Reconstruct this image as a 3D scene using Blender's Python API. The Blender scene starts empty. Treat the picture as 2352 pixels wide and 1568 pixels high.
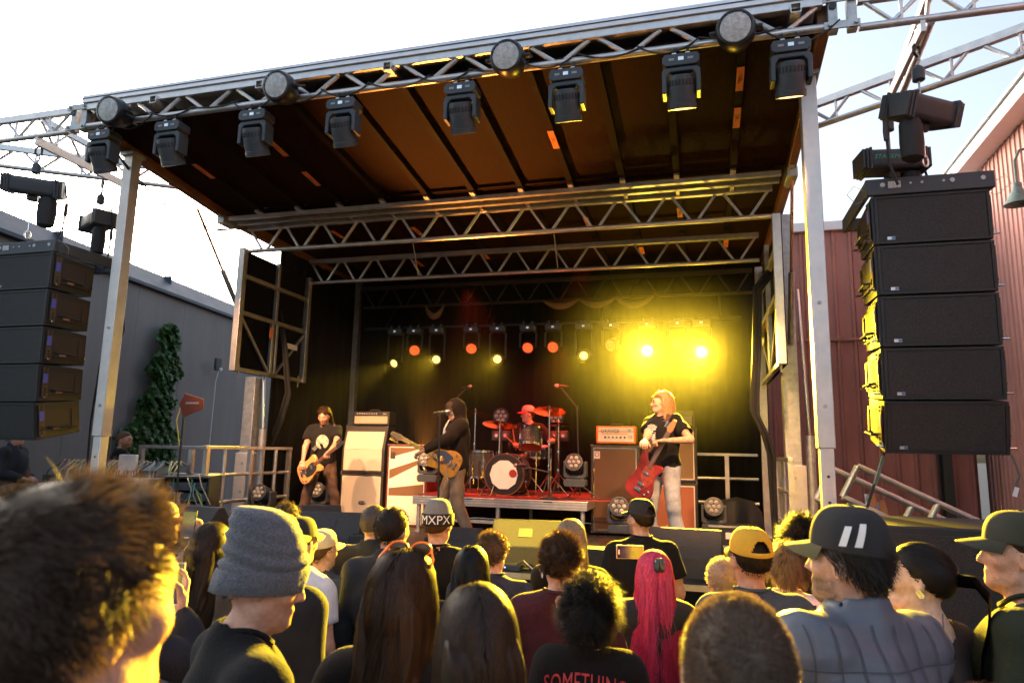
import bpy, math, random
import numpy as np
from mathutils import Vector, Matrix, Euler
random.seed(7)
rng = np.random.default_rng(7)
R = math.radians
scene = bpy.context.scene
col = scene.collection

# ------------------------------------------------------------------ camera
FPX = 683.0
YAW, PITCH, ROLL = R(15.6), R(9.1), R(1.15)
CAM = np.array([0.0, 0.0, 1.95])
_f = np.array([-math.sin(YAW) * math.cos(PITCH), math.cos(YAW) * math.cos(PITCH), math.sin(PITCH)])
_r0 = np.array([math.cos(YAW), math.sin(YAW), 0.0])
_u0 = np.cross(_r0, _f)
_r = math.cos(ROLL) * _r0 + math.sin(ROLL) * _u0
_u = -math.sin(ROLL) * _r0 + math.cos(ROLL) * _u0
cd = bpy.data.cameras.new("camera")
cam = bpy.data.objects.new("camera", cd)
col.objects.link(cam)
cam.matrix_world = Matrix(((_r[0], _u[0], -_f[0], CAM[0]), (_r[1], _u[1], -_f[1], CAM[1]),
                           (_r[2], _u[2], -_f[2], CAM[2]), (0, 0, 0, 1)))
cd.sensor_width = 36.0
cd.lens = FPX / 1024 * 36.0
cd.clip_start, cd.clip_end = 0.05, 3000
cd.dof.use_dof = True
cd.dof.focus_distance = 4.2
cd.dof.aperture_fstop = 3.4
scene.camera = cam

def at(px, py, X=None, Y=None, Z=None, d=None):
    """a pixel of the 1024 px wide photograph gives a direction; one known coordinate gives the point"""
    v = _f + _r * (px - 512) / FPX - _u * (py - 341.3) / FPX
    if X is not None: t = (X - CAM[0]) / v[0]
    elif Y is not None: t = (Y - CAM[1]) / v[1]
    elif Z is not None: t = (Z - CAM[2]) / v[2]
    else: t = d
    return Vector(CAM + v * t)

def av(x, y, **k):
    return at(x * 1024 / 2352, y * 1024 / 2352, **k)

# ------------------------------------------------------------------ sky and sun
SUN_EL, SUN_AZ = R(15), R(-55)          # low, behind the building on the left
world = bpy.data.worlds.new("World")
scene.world = world
world.use_nodes = True
wn = world.node_tree
sky = wn.nodes.new("ShaderNodeTexSky")
sky.sky_type = 'NISHITA'
sky.sun_disc = False
sky.sun_elevation = SUN_EL
sky.sun_rotation = SUN_AZ
sky.air_density = 1.0
sky.dust_density = 5.0
sky.ozone_density = 1.2
bg = wn.nodes["Background"]
bg.inputs[1].default_value = 0.15
hs = wn.nodes.new("ShaderNodeHueSaturation")        # thin high haze: a paler blue over the whole sky
hs.inputs['Saturation'].default_value = .72
wn.links.new(sky.outputs[0], hs.inputs['Color'])
wn.links.new(hs.outputs[0], bg.inputs[0])
sd = bpy.data.lights.new("sun", 'SUN')
sd.energy = 0.15
sd.angle = R(12)
sd.color = (1.0, 0.86, 0.7)
sun = bpy.data.objects.new("sun", sd)
col.objects.link(sun)
sdir = Vector((math.sin(SUN_AZ) * math.cos(SUN_EL), math.cos(SUN_AZ) * math.cos(SUN_EL), math.sin(SUN_EL)))
sun.rotation_euler = sdir.to_track_quat('Z', 'Y').to_euler()
scene.view_settings.view_transform = 'Standard'
scene.view_settings.look = 'None'
scene.view_settings.gamma = 1.0
scene.view_settings.exposure = 1.8
cy = scene.cycles
cy.use_denoising = True
cy.max_bounces = 6
cy.diffuse_bounces = 3
cy.glossy_bounces = 3
cy.transmission_bounces = 4
cy.volume_bounces = 0
cy.caustics_reflective = cy.caustics_refractive = False
cy.sample_clamp_indirect = 6.0
cy.use_light_tree = True

GND = -.12      # the ground; heights above are measured from the camera's foot level
# ------------------------------------------------------------------ materials
MATS = {}
def M(name, c=(.5, .5, .5), rough=.5, metal=0., var=.12, vs=6., bump=0., bs=60., spec=.5, trans=0., attr=False,
      sheen=0., emit=None, es=0., sss=0., aniso=None, coat=0.):
    if name in MATS: return MATS[name]
    m = bpy.data.materials.new(name); MATS[name] = m
    m.use_nodes = True
    nt = m.node_tree; N = nt.nodes; L = nt.links
    b = N["Principled BSDF"]; out = N["Material Output"]
    b.inputs['Roughness'].default_value = rough
    b.inputs['Metallic'].default_value = metal
    b.inputs['Specular IOR Level'].default_value = spec
    if sheen: b.inputs['Sheen Weight'].default_value = sheen
    if coat: b.inputs['Coat Weight'].default_value = coat
    if sss:
        b.inputs['Subsurface Weight'].default_value = sss
        b.inputs['Subsurface Radius'].default_value = (.012, .005, .003)
        b.inputs['Subsurface Scale'].default_value = 1.0
    tc = N.new("ShaderNodeTexCoord")
    src = None
    if attr:
        a = N.new("ShaderNodeAttribute"); a.attribute_name = "tint"; src = a.outputs['Color']
    if var:
        nz = N.new("ShaderNodeTexNoise"); nz.inputs['Scale'].default_value = vs
        nz.inputs['Detail'].default_value = 6; nz.inputs['Roughness'].default_value = .65
        if aniso:
            mp = N.new("ShaderNodeMapping"); mp.inputs['Scale'].default_value = aniso
            L.new(tc.outputs['Object'], mp.inputs[0]); L.new(mp.outputs[0], nz.inputs['Vector'])
        else:
            L.new(tc.outputs['Object'], nz.inputs['Vector'])
        rm = N.new("ShaderNodeMapRange"); rm.inputs[1].default_value = .3; rm.inputs[2].default_value = .7
        rm.inputs[3].default_value = 1 - var; rm.inputs[4].default_value = 1 + var
        L.new(nz.outputs['Fac'], rm.inputs[0])
        mx = N.new("ShaderNodeMix"); mx.data_type = 'RGBA'; mx.blend_type = 'MULTIPLY'
        mx.inputs['Factor'].default_value = 1
        if src: L.new(src, mx.inputs[6])
        else: mx.inputs[6].default_value = (*c, 1)
        L.new(rm.outputs[0], mx.inputs[7])
        src = mx.outputs[2]
        r2 = N.new("ShaderNodeMapRange"); r2.inputs[3].default_value = max(.03, rough - .12); r2.inputs[4].default_value = min(1, rough + .12)
        L.new(nz.outputs['Fac'], r2.inputs[0]); L.new(r2.outputs[0], b.inputs['Roughness'])
    if src: L.new(src, b.inputs['Base Color'])
    else: b.inputs['Base Color'].default_value = (*c, 1)
    if bump:
        n2 = N.new("ShaderNodeTexNoise"); n2.inputs['Scale'].default_value = bs; n2.inputs['Detail'].default_value = 4
        L.new(tc.outputs['Object'], n2.inputs['Vector'])
        bp = N.new("ShaderNodeBump"); bp.inputs['Strength'].default_value = bump; bp.inputs['Distance'].default_value = .01
        L.new(n2.outputs['Fac'], bp.inputs['Height']); L.new(bp.outputs[0], b.inputs['Normal'])
    if emit:
        b.inputs['Emission Color'].default_value = (*emit, 1); b.inputs['Emission Strength'].default_value = es
    if trans:
        t = N.new("ShaderNodeBsdfTranslucent")
        if src: L.new(src, t.inputs[0])
        else: t.inputs[0].default_value = (*c, 1)
        ms = N.new("ShaderNodeMixShader"); ms.inputs[0].default_value = trans
        L.new(b.outputs[0], ms.inputs[1]); L.new(t.outputs[0], ms.inputs[2]); L.new(ms.outputs[0], out.inputs[0])
    return m

# ------------------------------------------------------------------ objects
def tag(o, label=None, cat=None, group=None, kind=None):
    if label: o['label'] = label
    if cat: o['category'] = cat
    if group: o['group'] = group
    if kind: o['kind'] = kind
    return o

def thing(name, label, cat, loc=(0, 0, 0), rz=0., group=None, rot=None, scale=1.):
    o = bpy.data.objects.new(name, None)
    col.objects.link(o)
    o.empty_display_size = .1
    o.location = loc
    o.rotation_euler = rot if rot is not None else (0, 0, rz)
    o.scale = (scale,) * 3
    return tag(o, label, cat, group)

def mobj(name, me, mat=None, parent=None, loc=None, rot=None):
    o = bpy.data.objects.new(name, me)
    col.objects.link(o)
    if mat is not None and len(me.materials) == 0: me.materials.append(mat)
    if parent is not None: o.parent = parent
    if loc is not None: o.location = loc
    if rot is not None: o.rotation_euler = rot
    return o

def copy_tree(o, parent=None):
    c = o.copy(); col.objects.link(c)
    if parent is not None: c.parent = parent
    for ch in o.children: copy_tree(ch, c)
    return c

def frame(d, up=(0, 0, 1)):
    d = np.asarray(d, float); d = d / np.linalg.norm(d)
    up = np.asarray(up, float)
    if abs(d @ up) > .98: up = np.array([0., 1., 0.]) if abs(d[1]) < .9 else np.array([1., 0., 0.])
    x = np.cross(up, d); x /= np.linalg.norm(x)
    return x, np.cross(d, x), d

class MB:
    """collects shapes, then links them as one mesh"""
    def __init__(s): s.v, s.f, s.m = [], [], []
    def add(s, v, f, mi=0):
        b = len(s.v); s.v += [tuple(map(float, p)) for p in v]
        s.f += [tuple(b + i for i in q) for q in f]; s.m += [mi] * len(f); return s
    def box(s, c, d, rot=None, mi=0, taper=1.):
        x, y, z = d[0] / 2, d[1] / 2, d[2] / 2
        P = [(-x, -y, -z), (x, -y, -z), (x, y, -z), (-x, y, -z), (-x * taper, -y * taper, z), (x * taper, -y * taper, z), (x * taper, y * taper, z), (-x * taper, y * taper, z)]
        if rot is not None:
            m = rot if isinstance(rot, Matrix) else Euler(rot).to_matrix()
            P = [m @ Vector(p) for p in P]
        P = [(p[0] + c[0], p[1] + c[1], p[2] + c[2]) for p in P]
        return s.add(P, [(0, 3, 2, 1), (4, 5, 6, 7), (0, 1, 5, 4), (1, 2, 6, 5), (2, 3, 7, 6), (3, 0, 4, 7)], mi)
    def bb(s, a, b, mi=0):
        return s.box([(a[i] + b[i]) / 2 for i in range(3)], [abs(b[i] - a[i]) for i in range(3)], None, mi)
    def bar(s, a, b, w, h=None, mi=0, up=(0, 0, 1)):
        a, b = np.array(a, float), np.array(b, float); h = h or w
        x, y, z = frame(b - a, up)
        P = [p + x * sx * w / 2 + y * sy * h / 2 for p in (a, b) for sx, sy in ((-1, -1), (1, -1), (1, 1), (-1, 1))]
        return s.add(P, [(0, 3, 2, 1), (4, 5, 6, 7), (0, 1, 5, 4), (1, 2, 6, 5), (2, 3, 7, 6), (3, 0, 4, 7)], mi)
    def tube(s, path, r, n=8, mi=0, caps=True):
        P = np.array([tuple(p) for p in path], float); k = len(P)
        rr = np.full(k, r) if np.isscalar(r) else np.array(r, float)
        T = np.gradient(P, axis=0); V = []
        x, y, _ = frame(T[0])
        for i in range(k):
            d = T[i] / (np.linalg.norm(T[i]) + 1e-9)
            x = x - d * (x @ d); x /= np.linalg.norm(x) + 1e-9; y = np.cross(d, x)
            for j in range(n):
                a = 2 * math.pi * j / n
                V.append(P[i] + rr[i] * (x * math.cos(a) + y * math.sin(a)))
        F = [(i * n + j, i * n + (j + 1) % n, (i + 1) * n + (j + 1) % n, (i + 1) * n + j) for i in range(k - 1) for j in range(n)]
        if caps: F += [tuple(range(n - 1, -1, -1)), tuple((k - 1) * n + j for j in range(n))]
        return s.add(V, F, mi)
    def cyl(s, a, b, r, r2=None, n=12, mi=0):
        return s.tube([a, b], [r, r if r2 is None else r2], n, mi)
    def lathe(s, prof, n=24, o=(0, 0, 0), axis=(0, 0, 1), mi=0, squash=(1, 1)):
        x, y, z = frame(axis) if abs(axis[2]) < .99 else (np.array([1., 0, 0]), np.array([0, 1., 0]), np.array([0, 0, 1.]) * (1 if axis[2] > 0 else -1))
        o = np.array(o, float); k = len(prof); V = []
        for (r, h) in prof:
            for j in range(n):
                a = 2 * math.pi * j / n
                V.append(o + x * r * squash[0] * math.cos(a) + y * r * squash[1] * math.sin(a) + z * h)
        F = [(i * n + j, i * n + (j + 1) % n, (i + 1) * n + (j + 1) % n, (i + 1) * n + j) for i in range(k - 1) for j in range(n)]
        if prof[0][0] > 1e-4: F.append(tuple(range(n - 1, -1, -1)))
        if prof[-1][0] > 1e-4: F.append(tuple((k - 1) * n + j for j in range(n)))
        return s.add(V, F, mi)
    def prism(s, poly, h, tf=None, mi=0):
        """polygon in xy, from z=0 to z=h, then tf (Matrix)"""
        n = len(poly)
        V = [Vector((p[0], p[1], 0)) for p in poly] + [Vector((p[0], p[1], h)) for p in poly]
        if tf is not None: V = [tf @ v for v in V]
        F = [tuple(range(n - 1, -1, -1)), tuple(range(n, 2 * n))] + [(i, (i + 1) % n, n + (i + 1) % n, n + i) for i in range(n)]
        return s.add(V, F, mi)
    def mesh(s, name, mats=None, smooth=None):
        me = bpy.data.meshes.new(name)
        me.from_pydata(s.v, [], s.f)
        for m in (mats if isinstance(mats, (list, tuple)) else [mats] if mats else []): me.materials.append(m)
        if any(s.m): me.polygons.foreach_set('material_index', s.m)
        if smooth:
            me.shade_smooth(); me.set_sharp_from_angle(angle=R(smooth))
        me.update()
        return me
    def build(s, name, mats=None, parent=None, smooth=35, loc=None, rot=None, bevel=0):
        o = mobj(name, s.mesh(name, mats, smooth), None, parent, loc, rot)
        if bevel:
            b = o.modifiers.new('bevel', 'BEVEL'); b.width = bevel; b.segments = 2; b.limit_method = 'ANGLE'
        return o

def text_mesh(txt, size, font_shear=0., ext=.0, spacing=1., align='CENTER'):
    c = bpy.data.curves.new("lettering", 'FONT')
    c.body = txt; c.size = size; c.align_x = align; c.align_y = 'CENTER'; c.extrude = ext; c.shear = font_shear; c.space_character = spacing
    c.resolution_u = 3
    o = bpy.data.objects.new("lettering", c); col.objects.link(o)
    dg = bpy.context.evaluated_depsgraph_get(); dg.update()
    me = bpy.data.meshes.new_from_object(o.evaluated_get(dg))
    bpy.data.objects.remove(o); bpy.data.curves.remove(c)
    return me

def fat_text(txt, size, w, **k):
    """text with its outline thickened"""
    return text_mesh(txt, size, **k)

def catenary(a, b, sag, n=12):
    a, b = np.array(a, float), np.array(b, float)
    return [a + (b - a) * t - np.array([0, 0, sag * 4 * t * (1 - t)]) for t in np.linspace(0, 1, n)]
# ------------------------------------------------------------------ people: signed distance bodies turned into one surface
def smin(a, b, k):
    h = np.maximum(k - np.abs(a - b), 0) / k
    return np.minimum(a, b) - h * h * k * .25

def axis_pts(lo, hi, fine, coarse, zones):
    p = [lo]
    while p[-1] < hi:
        c = p[-1]
        st = fine if any(a - 1e-6 <= c < b for a, b in zones) else coarse
        p.append(c + st)
    return np.array(p)

def cone_d(X, Y, Z, a, b, ra, rb, flat=False):
    a = np.asarray(a, float); ab = np.asarray(b, float) - a
    L2 = ab @ ab
    px, py, pz = X - a[0], Y - a[1], Z - a[2]
    t = (px * ab[0] + py * ab[1] + pz * ab[2]) / L2
    tc = np.clip(t, 0, 1)
    d = np.sqrt((px - tc * ab[0]) ** 2 + (py - tc * ab[1]) ** 2 + (pz - tc * ab[2]) ** 2) - (ra + (rb - ra) * tc)
    if flat: d = np.maximum(d, (t - 1) * math.sqrt(L2))
    return d

def ell_d(X, Y, Z, c, r, rot=None):
    px, py, pz = X - c[0], Y - c[1], Z - c[2]
    if rot is not None:
        q = rot.T
        px, py, pz = (q[0, 0] * px + q[0, 1] * py + q[0, 2] * pz, q[1, 0] * px + q[1, 1] * py + q[1, 2] * pz, q[2, 0] * px + q[2, 1] * py + q[2, 2] * pz)
    k0 = np.sqrt((px / r[0]) ** 2 + (py / r[1]) ** 2 + (pz / r[2]) ** 2)
    k1 = np.sqrt((px / r[0] ** 2) ** 2 + (py / r[1] ** 2) ** 2 + (pz / r[2] ** 2) ** 2)
    return k0 * (k0 - 1) / np.maximum(k1, 1e-6)

def field(prims, xs, ys, zs, post=None):
    F = np.full((len(xs), len(ys), len(zs)), .3)
    for p in prims:
        if p[0] == 'c':
            _, a, b, ra, rb, k = p[:6]; flat = len(p) > 6
            lo = np.minimum(a, b) - max(ra, rb); hi = np.maximum(a, b) + max(ra, rb)
        else:
            _, c, r, rot, k = p[:5]
            m = max(r) if rot is not None else np.array(r)
            lo, hi = np.array(c) - m, np.array(c) + m
        kk = abs(k) + .03
        i0, i1 = np.searchsorted(xs, lo[0] - kk), np.searchsorted(xs, hi[0] + kk)
        j0, j1 = np.searchsorted(ys, lo[1] - kk), np.searchsorted(ys, hi[1] + kk)
        l0, l1 = np.searchsorted(zs, lo[2] - kk), np.searchsorted(zs, hi[2] + kk)
        if i0 >= i1 or j0 >= j1 or l0 >= l1: continue
        X, Y, Z = xs[i0:i1, None, None], ys[None, j0:j1, None], zs[None, None, l0:l1]
        d = cone_d(X, Y, Z, a, b, ra, rb, flat) if p[0] == 'c' else ell_d(X, Y, Z, c, r, rot)
        S = F[i0:i1, j0:j1, l0:l1]
        F[i0:i1, j0:j1, l0:l1] = smin(S, d, k) if k > 0 else -smin(-S, d, -k)
    if post is not None: F = post(F, xs[:, None, None], ys[None, :, None], zs[None, None, :])
    return F

def nets(F, xs, ys, zs):
    """surface nets: one vertex per mixed cell, one quad per crossing edge"""
    S = F < 0
    C = S[:-1, :-1, :-1].astype(np.int8)
    for i, j, k in ((1,0,0),(0,1,0),(0,0,1),(1,1,0),(1,0,1),(0,1,1),(1,1,1)):
        C = C + S[i:F.shape[0]-1+i, j:F.shape[1]-1+j, k:F.shape[2]-1+k]
    act = (C > 0) & (C < 8)
    I, J, K = np.nonzero(act)
    idx = np.full(act.shape, -1); idx[I, J, K] = np.arange(len(I))
    cs = [(i, j, k) for i in (0, 1) for j in (0, 1) for k in (0, 1)]
    v = {c: F[I + c[0], J + c[1], K + c[2]] for c in cs}
    pos = {c: (xs[I + c[0]], ys[J + c[1]], zs[K + c[2]]) for c in cs}
    acc = np.zeros((len(I), 3)); cnt = np.zeros(len(I))
    for a in cs:
        for ax in range(3):
            if a[ax]: continue
            b = list(a); b[ax] = 1; b = tuple(b)
            m = (v[a] < 0) != (v[b] < 0)
            t = np.where(m, v[a] / np.where(v[a] == v[b], 1, v[a] - v[b]), 0)
            for q in range(3): acc[:, q] += np.where(m, pos[a][q] + t * (pos[b][q] - pos[a][q]), 0)
            cnt += m
    V = acc / np.maximum(cnt, 1)[:, None]
    Q = []
    for ax in range(3):
        s0 = [slice(None)] * 3; s1 = [slice(None)] * 3
        s0[ax] = slice(0, -1); s1[ax] = slice(1, None)
        o = [q for q in range(3) if q != ax]
        for q in o: s0[q] = s1[q] = slice(1, -1)
        A, B = S[tuple(s0)], S[tuple(s1)]
        for flip, mk in ((0, A & ~B), (1, ~A & B)):
            g = list(np.nonzero(mk))
            g[o[0]] = g[o[0]] + 1; g[o[1]] = g[o[1]] + 1
            def cell(d0, d1):
                h = list(g); h[o[0]] = h[o[0]] - d0; h[o[1]] = h[o[1]] - d1
                return idx[h[0], h[1], h[2]]
            q = np.stack([cell(1, 1), cell(0, 1), cell(0, 0), cell(1, 0)], 1)
            if (flip == 1) != (ax == 1): q = q[:, ::-1]
            Q.append(q)
    return V, np.concatenate(Q)

def np_mesh(name, V, Q, mat=None, smooth=True, tint=None):
    me = bpy.data.meshes.new(name)
    n, k = Q.shape
    me.vertices.add(len(V)); me.vertices.foreach_set('co', np.ascontiguousarray(V, dtype=np.float32).ravel())
    me.loops.add(n * k); me.loops.foreach_set('vertex_index', np.ascontiguousarray(Q, dtype=np.int32).ravel())
    me.polygons.add(n); me.polygons.foreach_set('loop_start', np.arange(0, n * k, k, dtype=np.int32))
    me.update(calc_edges=True)
    if smooth: me.shade_smooth()
    if tint is not None:
        a = me.color_attributes.new('tint', 'FLOAT_COLOR', 'POINT')
        a.data.foreach_set('color', np.concatenate([tint, np.ones((len(V), 1))], 1).astype(np.float32).ravel())
    if mat: me.materials.append(mat)
    return me

def rotm(yaw=0., pitch=0., roll=0.):
    return np.array((Matrix.Rotation(yaw, 3, 'Z') @ Matrix.Rotation(pitch, 3, 'X') @ Matrix.Rotation(roll, 3, 'Y')))

NECK = np.array([0, -.005, 1.50]); HC0 = np.array([0, -.005, 1.655]); HR = np.array([.077, .098, .095])

def fold(X, Y, Z, amp, seed):
    r = np.random.default_rng(seed); s = 0
    w = .03 * np.sin(9 * Z + 7 * X + seed) + .02 * np.sin(17 * Y + 5 * Z)
    for q in range(4):
        a, b, c, ph = r.uniform(10, 34), r.uniform(-14, 14), r.uniform(-22, 22), r.uniform(0, 6)
        s = s + np.sin(a * (X + w) + b * (Y - w) + c * Z + ph)
    return amp * s / 2.2

# ---- hands
def hand_mesh(curl, spread=.0, thumb=(.052, .055, -.02), vox=.005, tcurl=.4):
    P = [('c', np.array([x * .75, .0, 0]), np.array([x, .085, 0]), .017, .014, .012) for x in (-.03, -.010, .011, .031)]
    for x, L, c in zip((-.034, -.011, .012, .034), (.058, .072, .078, .070), curl):
        p = np.array([x, .085, 0]); a = 0
        for q in range(3):
            a += c * (1 if q else .7)
            n = p + np.array([spread * x * 3 * L, math.cos(a), -math.sin(a)]) * L * (.45, .33, .26)[q]
            P.append(('c', p, n, .0095 - .0008 * q, .0088 - .0008 * q, .004)); p = n
    t0, t1 = np.array([.022, .018, -.004]), np.array(thumb)
    P.append(('c', t0, t1, .016, .012, .01))
    P.append(('c', t1, t1 + np.array([.012, .034 * math.cos(tcurl), -.034 * math.sin(tcurl)]), .0115, .009, .004))
    P.append(('c', np.array([0, -.05, 0]), np.array([0, .02, 0]), .025, .024, .015))
    pts = np.concatenate([[p[1], p[2]] for p in P]); lo, hi = pts.min(0) - .03, pts.max(0) + .03
    ax = [np.arange(lo[i], hi[i], vox) for i in range(3)]
    return nets(field(P, *ax), *ax)
HANDS = {'relax': hand_mesh((.35, .3, .28, .25)), 'grip': hand_mesh((.95, 1.0, 1.0, .9)), 'phone': hand_mesh((.75, .7, .65, .6), thumb=(.05, .06, -.03), tcurl=1.0),
         'flat': hand_mesh((.12, .08, .08, .1), .4)}

# ---- hair
def scalp_thr(u, hl=0.):
    return np.interp(u[:, 1], [-1, -.5, 0, .35, .6, 1], [-.8, -.72, -.22, .12, .42, .62]) + hl

def scalp_cap(infl, hl=0., noise=.0, seed=1, n=44):
    """closed hair mass hugging the skull; sinks into the head outside the hairline"""
    r = np.random.default_rng(seed)
    th, ph = np.linspace(0, 2 * np.pi, 2 * n, endpoint=False), np.linspace(0.02, np.pi - .02, n)
    T, P = np.meshgrid(th, ph, indexing='ij')
    u = np.stack([np.sin(P) * np.cos(T), np.sin(P) * np.sin(T), np.cos(P)], -1).reshape(-1, 3)
    e = np.clip((u[:, 2] - scalp_thr(u, hl)) / .16, 0, 1); e = e * e * (3 - 2 * e)
    ph_ = r.uniform(0, 6, 6)
    nz = sum(np.sin(u @ r.normal(0, 7, 3) + ph_[q]) for q in range(6)) / 3
    rad = 1 + infl / .09 * e * (1 + noise * nz) - .12 * (1 - e)
    V = u * rad[:, None] * HR
    m = len(ph); i = np.arange(2 * n)[:, None]; j = np.arange(m - 1)[None]
    i2 = (i + 1) % (2 * n)
    Q = np.stack(np.broadcast_arrays(i * m + j, i * m + j + 1, i2 * m + j + 1, i2 * m + j), -1).reshape(-1, 4)
    return V, Q

def strands(n, length, seed, width=.003, seg=6, hl=0., up=.4, stiff=.35, grav=1., comb=(0, -.5, 0), jitter=.4, curl=0., curlf=60., base=1.0,
            lenvar=.35, part=None, torso=True, lo=-2., clumps=70, backlim=None, vol=1.16):
    r = np.random.default_rng(seed)
    u = r.normal(size=(n * 5, 3)); u /= np.linalg.norm(u, axis=1)[:, None]
    u = u[(u[:, 2] > scalp_thr(u, hl)) & (u[:, 2] > lo)][:n]
    n = len(u)
    cen = u[r.integers(0, n, clumps)]; ci = np.argmax(u @ cen.T, 1)
    cn = r.normal(size=(clumps, 3))[ci] * .7 + r.normal(size=(n, 3)) * .4
    ph = r.uniform(0, 6.28, clumps)[ci] + r.normal(0, .4, n)
    rv = 1 + (.055 * r.random(n) ** 2 if torso else 0 * r.random(n))
    p = u * HR * base * rv[:, None]
    L = length * (1 + lenvar * r.uniform(-1, .3, n)) if np.isscalar(length) else length(u, r)
    nrm = u / HR; nrm /= np.linalg.norm(nrm, axis=1)[:, None]
    cb = np.array(comb, float)[None] * np.ones((n, 1))
    if part is not None: cb = cb + np.stack([np.sign(u[:, 0] - part + r.normal(0, .06, n)) * .32, 0 * ph, 0 * ph], 1)
    d = nrm * up + cb + jitter * cn
    d /= np.linalg.norm(d, axis=1)[:, None]
    out = []
    side0 = None
    for q in range(seg + 1):
        nn = p / HR ** 2; nn /= np.linalg.norm(nn, axis=1)[:, None]
        s = np.cross(d, nn); s /= np.linalg.norm(s, axis=1)[:, None] + 1e-6
        w = width * (1 - .75 * q / seg) * .5
        off = 0
        if curl:
            a = curlf * (q / seg) * L + ph
            off = (s * np.sin(a)[:, None] + nn * np.cos(a)[:, None] * .7) * curl * min(1, q / seg * 1.5)
        out.append(np.stack([p + off - s * w, p + off + s * w], 1))
        tgt = np.array([0, 0, -grav])[None] + cb * .15 + jitter * .35 * cn
        rq = np.linalg.norm(p / (HR * 1.02), axis=1)
        inw = np.minimum(0, (tgt * nn).sum(1))
        tgt = np.where((rq < 1.35)[:, None], tgt - nn * inw[:, None] * 1.02, tgt)
        d = d * (1 - stiff) + tgt * stiff; d /= np.linalg.norm(d, axis=1)[:, None]
        p = p + d * (L / seg)[:, None]
        k = np.linalg.norm(p / (HR * (1.07 if torso else 1.03)), axis=1) / rv
        p = np.where((k < 1)[:, None], p / np.maximum(k, .2)[:, None], p)
        k = np.linalg.norm(p / HR, axis=1)
        if torso:
            ve_ = vol + np.clip(-p[:, 2], 0, 1) * 4 + .05 * u[:, 1] * 0; far_ = (p[:, 2] > -.12) & (k > ve_); p = np.where(far_[:, None], p * (ve_ / np.maximum(k, .2))[:, None], p)
            fc_ = (p[:, 1] > .012) & (p[:, 2] < .05); p[:, 0] = np.where(fc_ & (np.abs(p[:, 0]) < .08), np.where(p[:, 0] < 0, -.081, .081), p[:, 0]); p[:, 1] = np.where(fc_, .012 - .02 * rv, p[:, 1])
            q_ = 1 - (p[:, 0] / .235) ** 2 - np.clip((p[:, 2] + .40) / .225, 0, 9) ** 2
            ys_ = np.sqrt(np.clip(q_, 0, 1)) * .15
            bk = (q_ > 0) & (np.abs(p[:, 1]) < ys_)
            p[:, 1] = np.where(bk, np.where(p[:, 1] < .05, -ys_ - .004, ys_ + .004), p[:, 1])
    A = np.stack(out, 1)                      # n, seg+1, 2, 3
    V = A.reshape(-1, 3)
    b = (np.arange(n) * (seg + 1) * 2)[:, None] + (np.arange(seg) * 2)[None]
    Q = np.stack([b, b + 1, b + 3, b + 2], -1).reshape(-1, 4)
    tn = np.repeat(np.repeat(.6 + .8 * r.random(n)[:, None] ** 1.5, seg + 1, 1)[..., None], 2, 2).reshape(-1)
    return V, Q, tn

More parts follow.
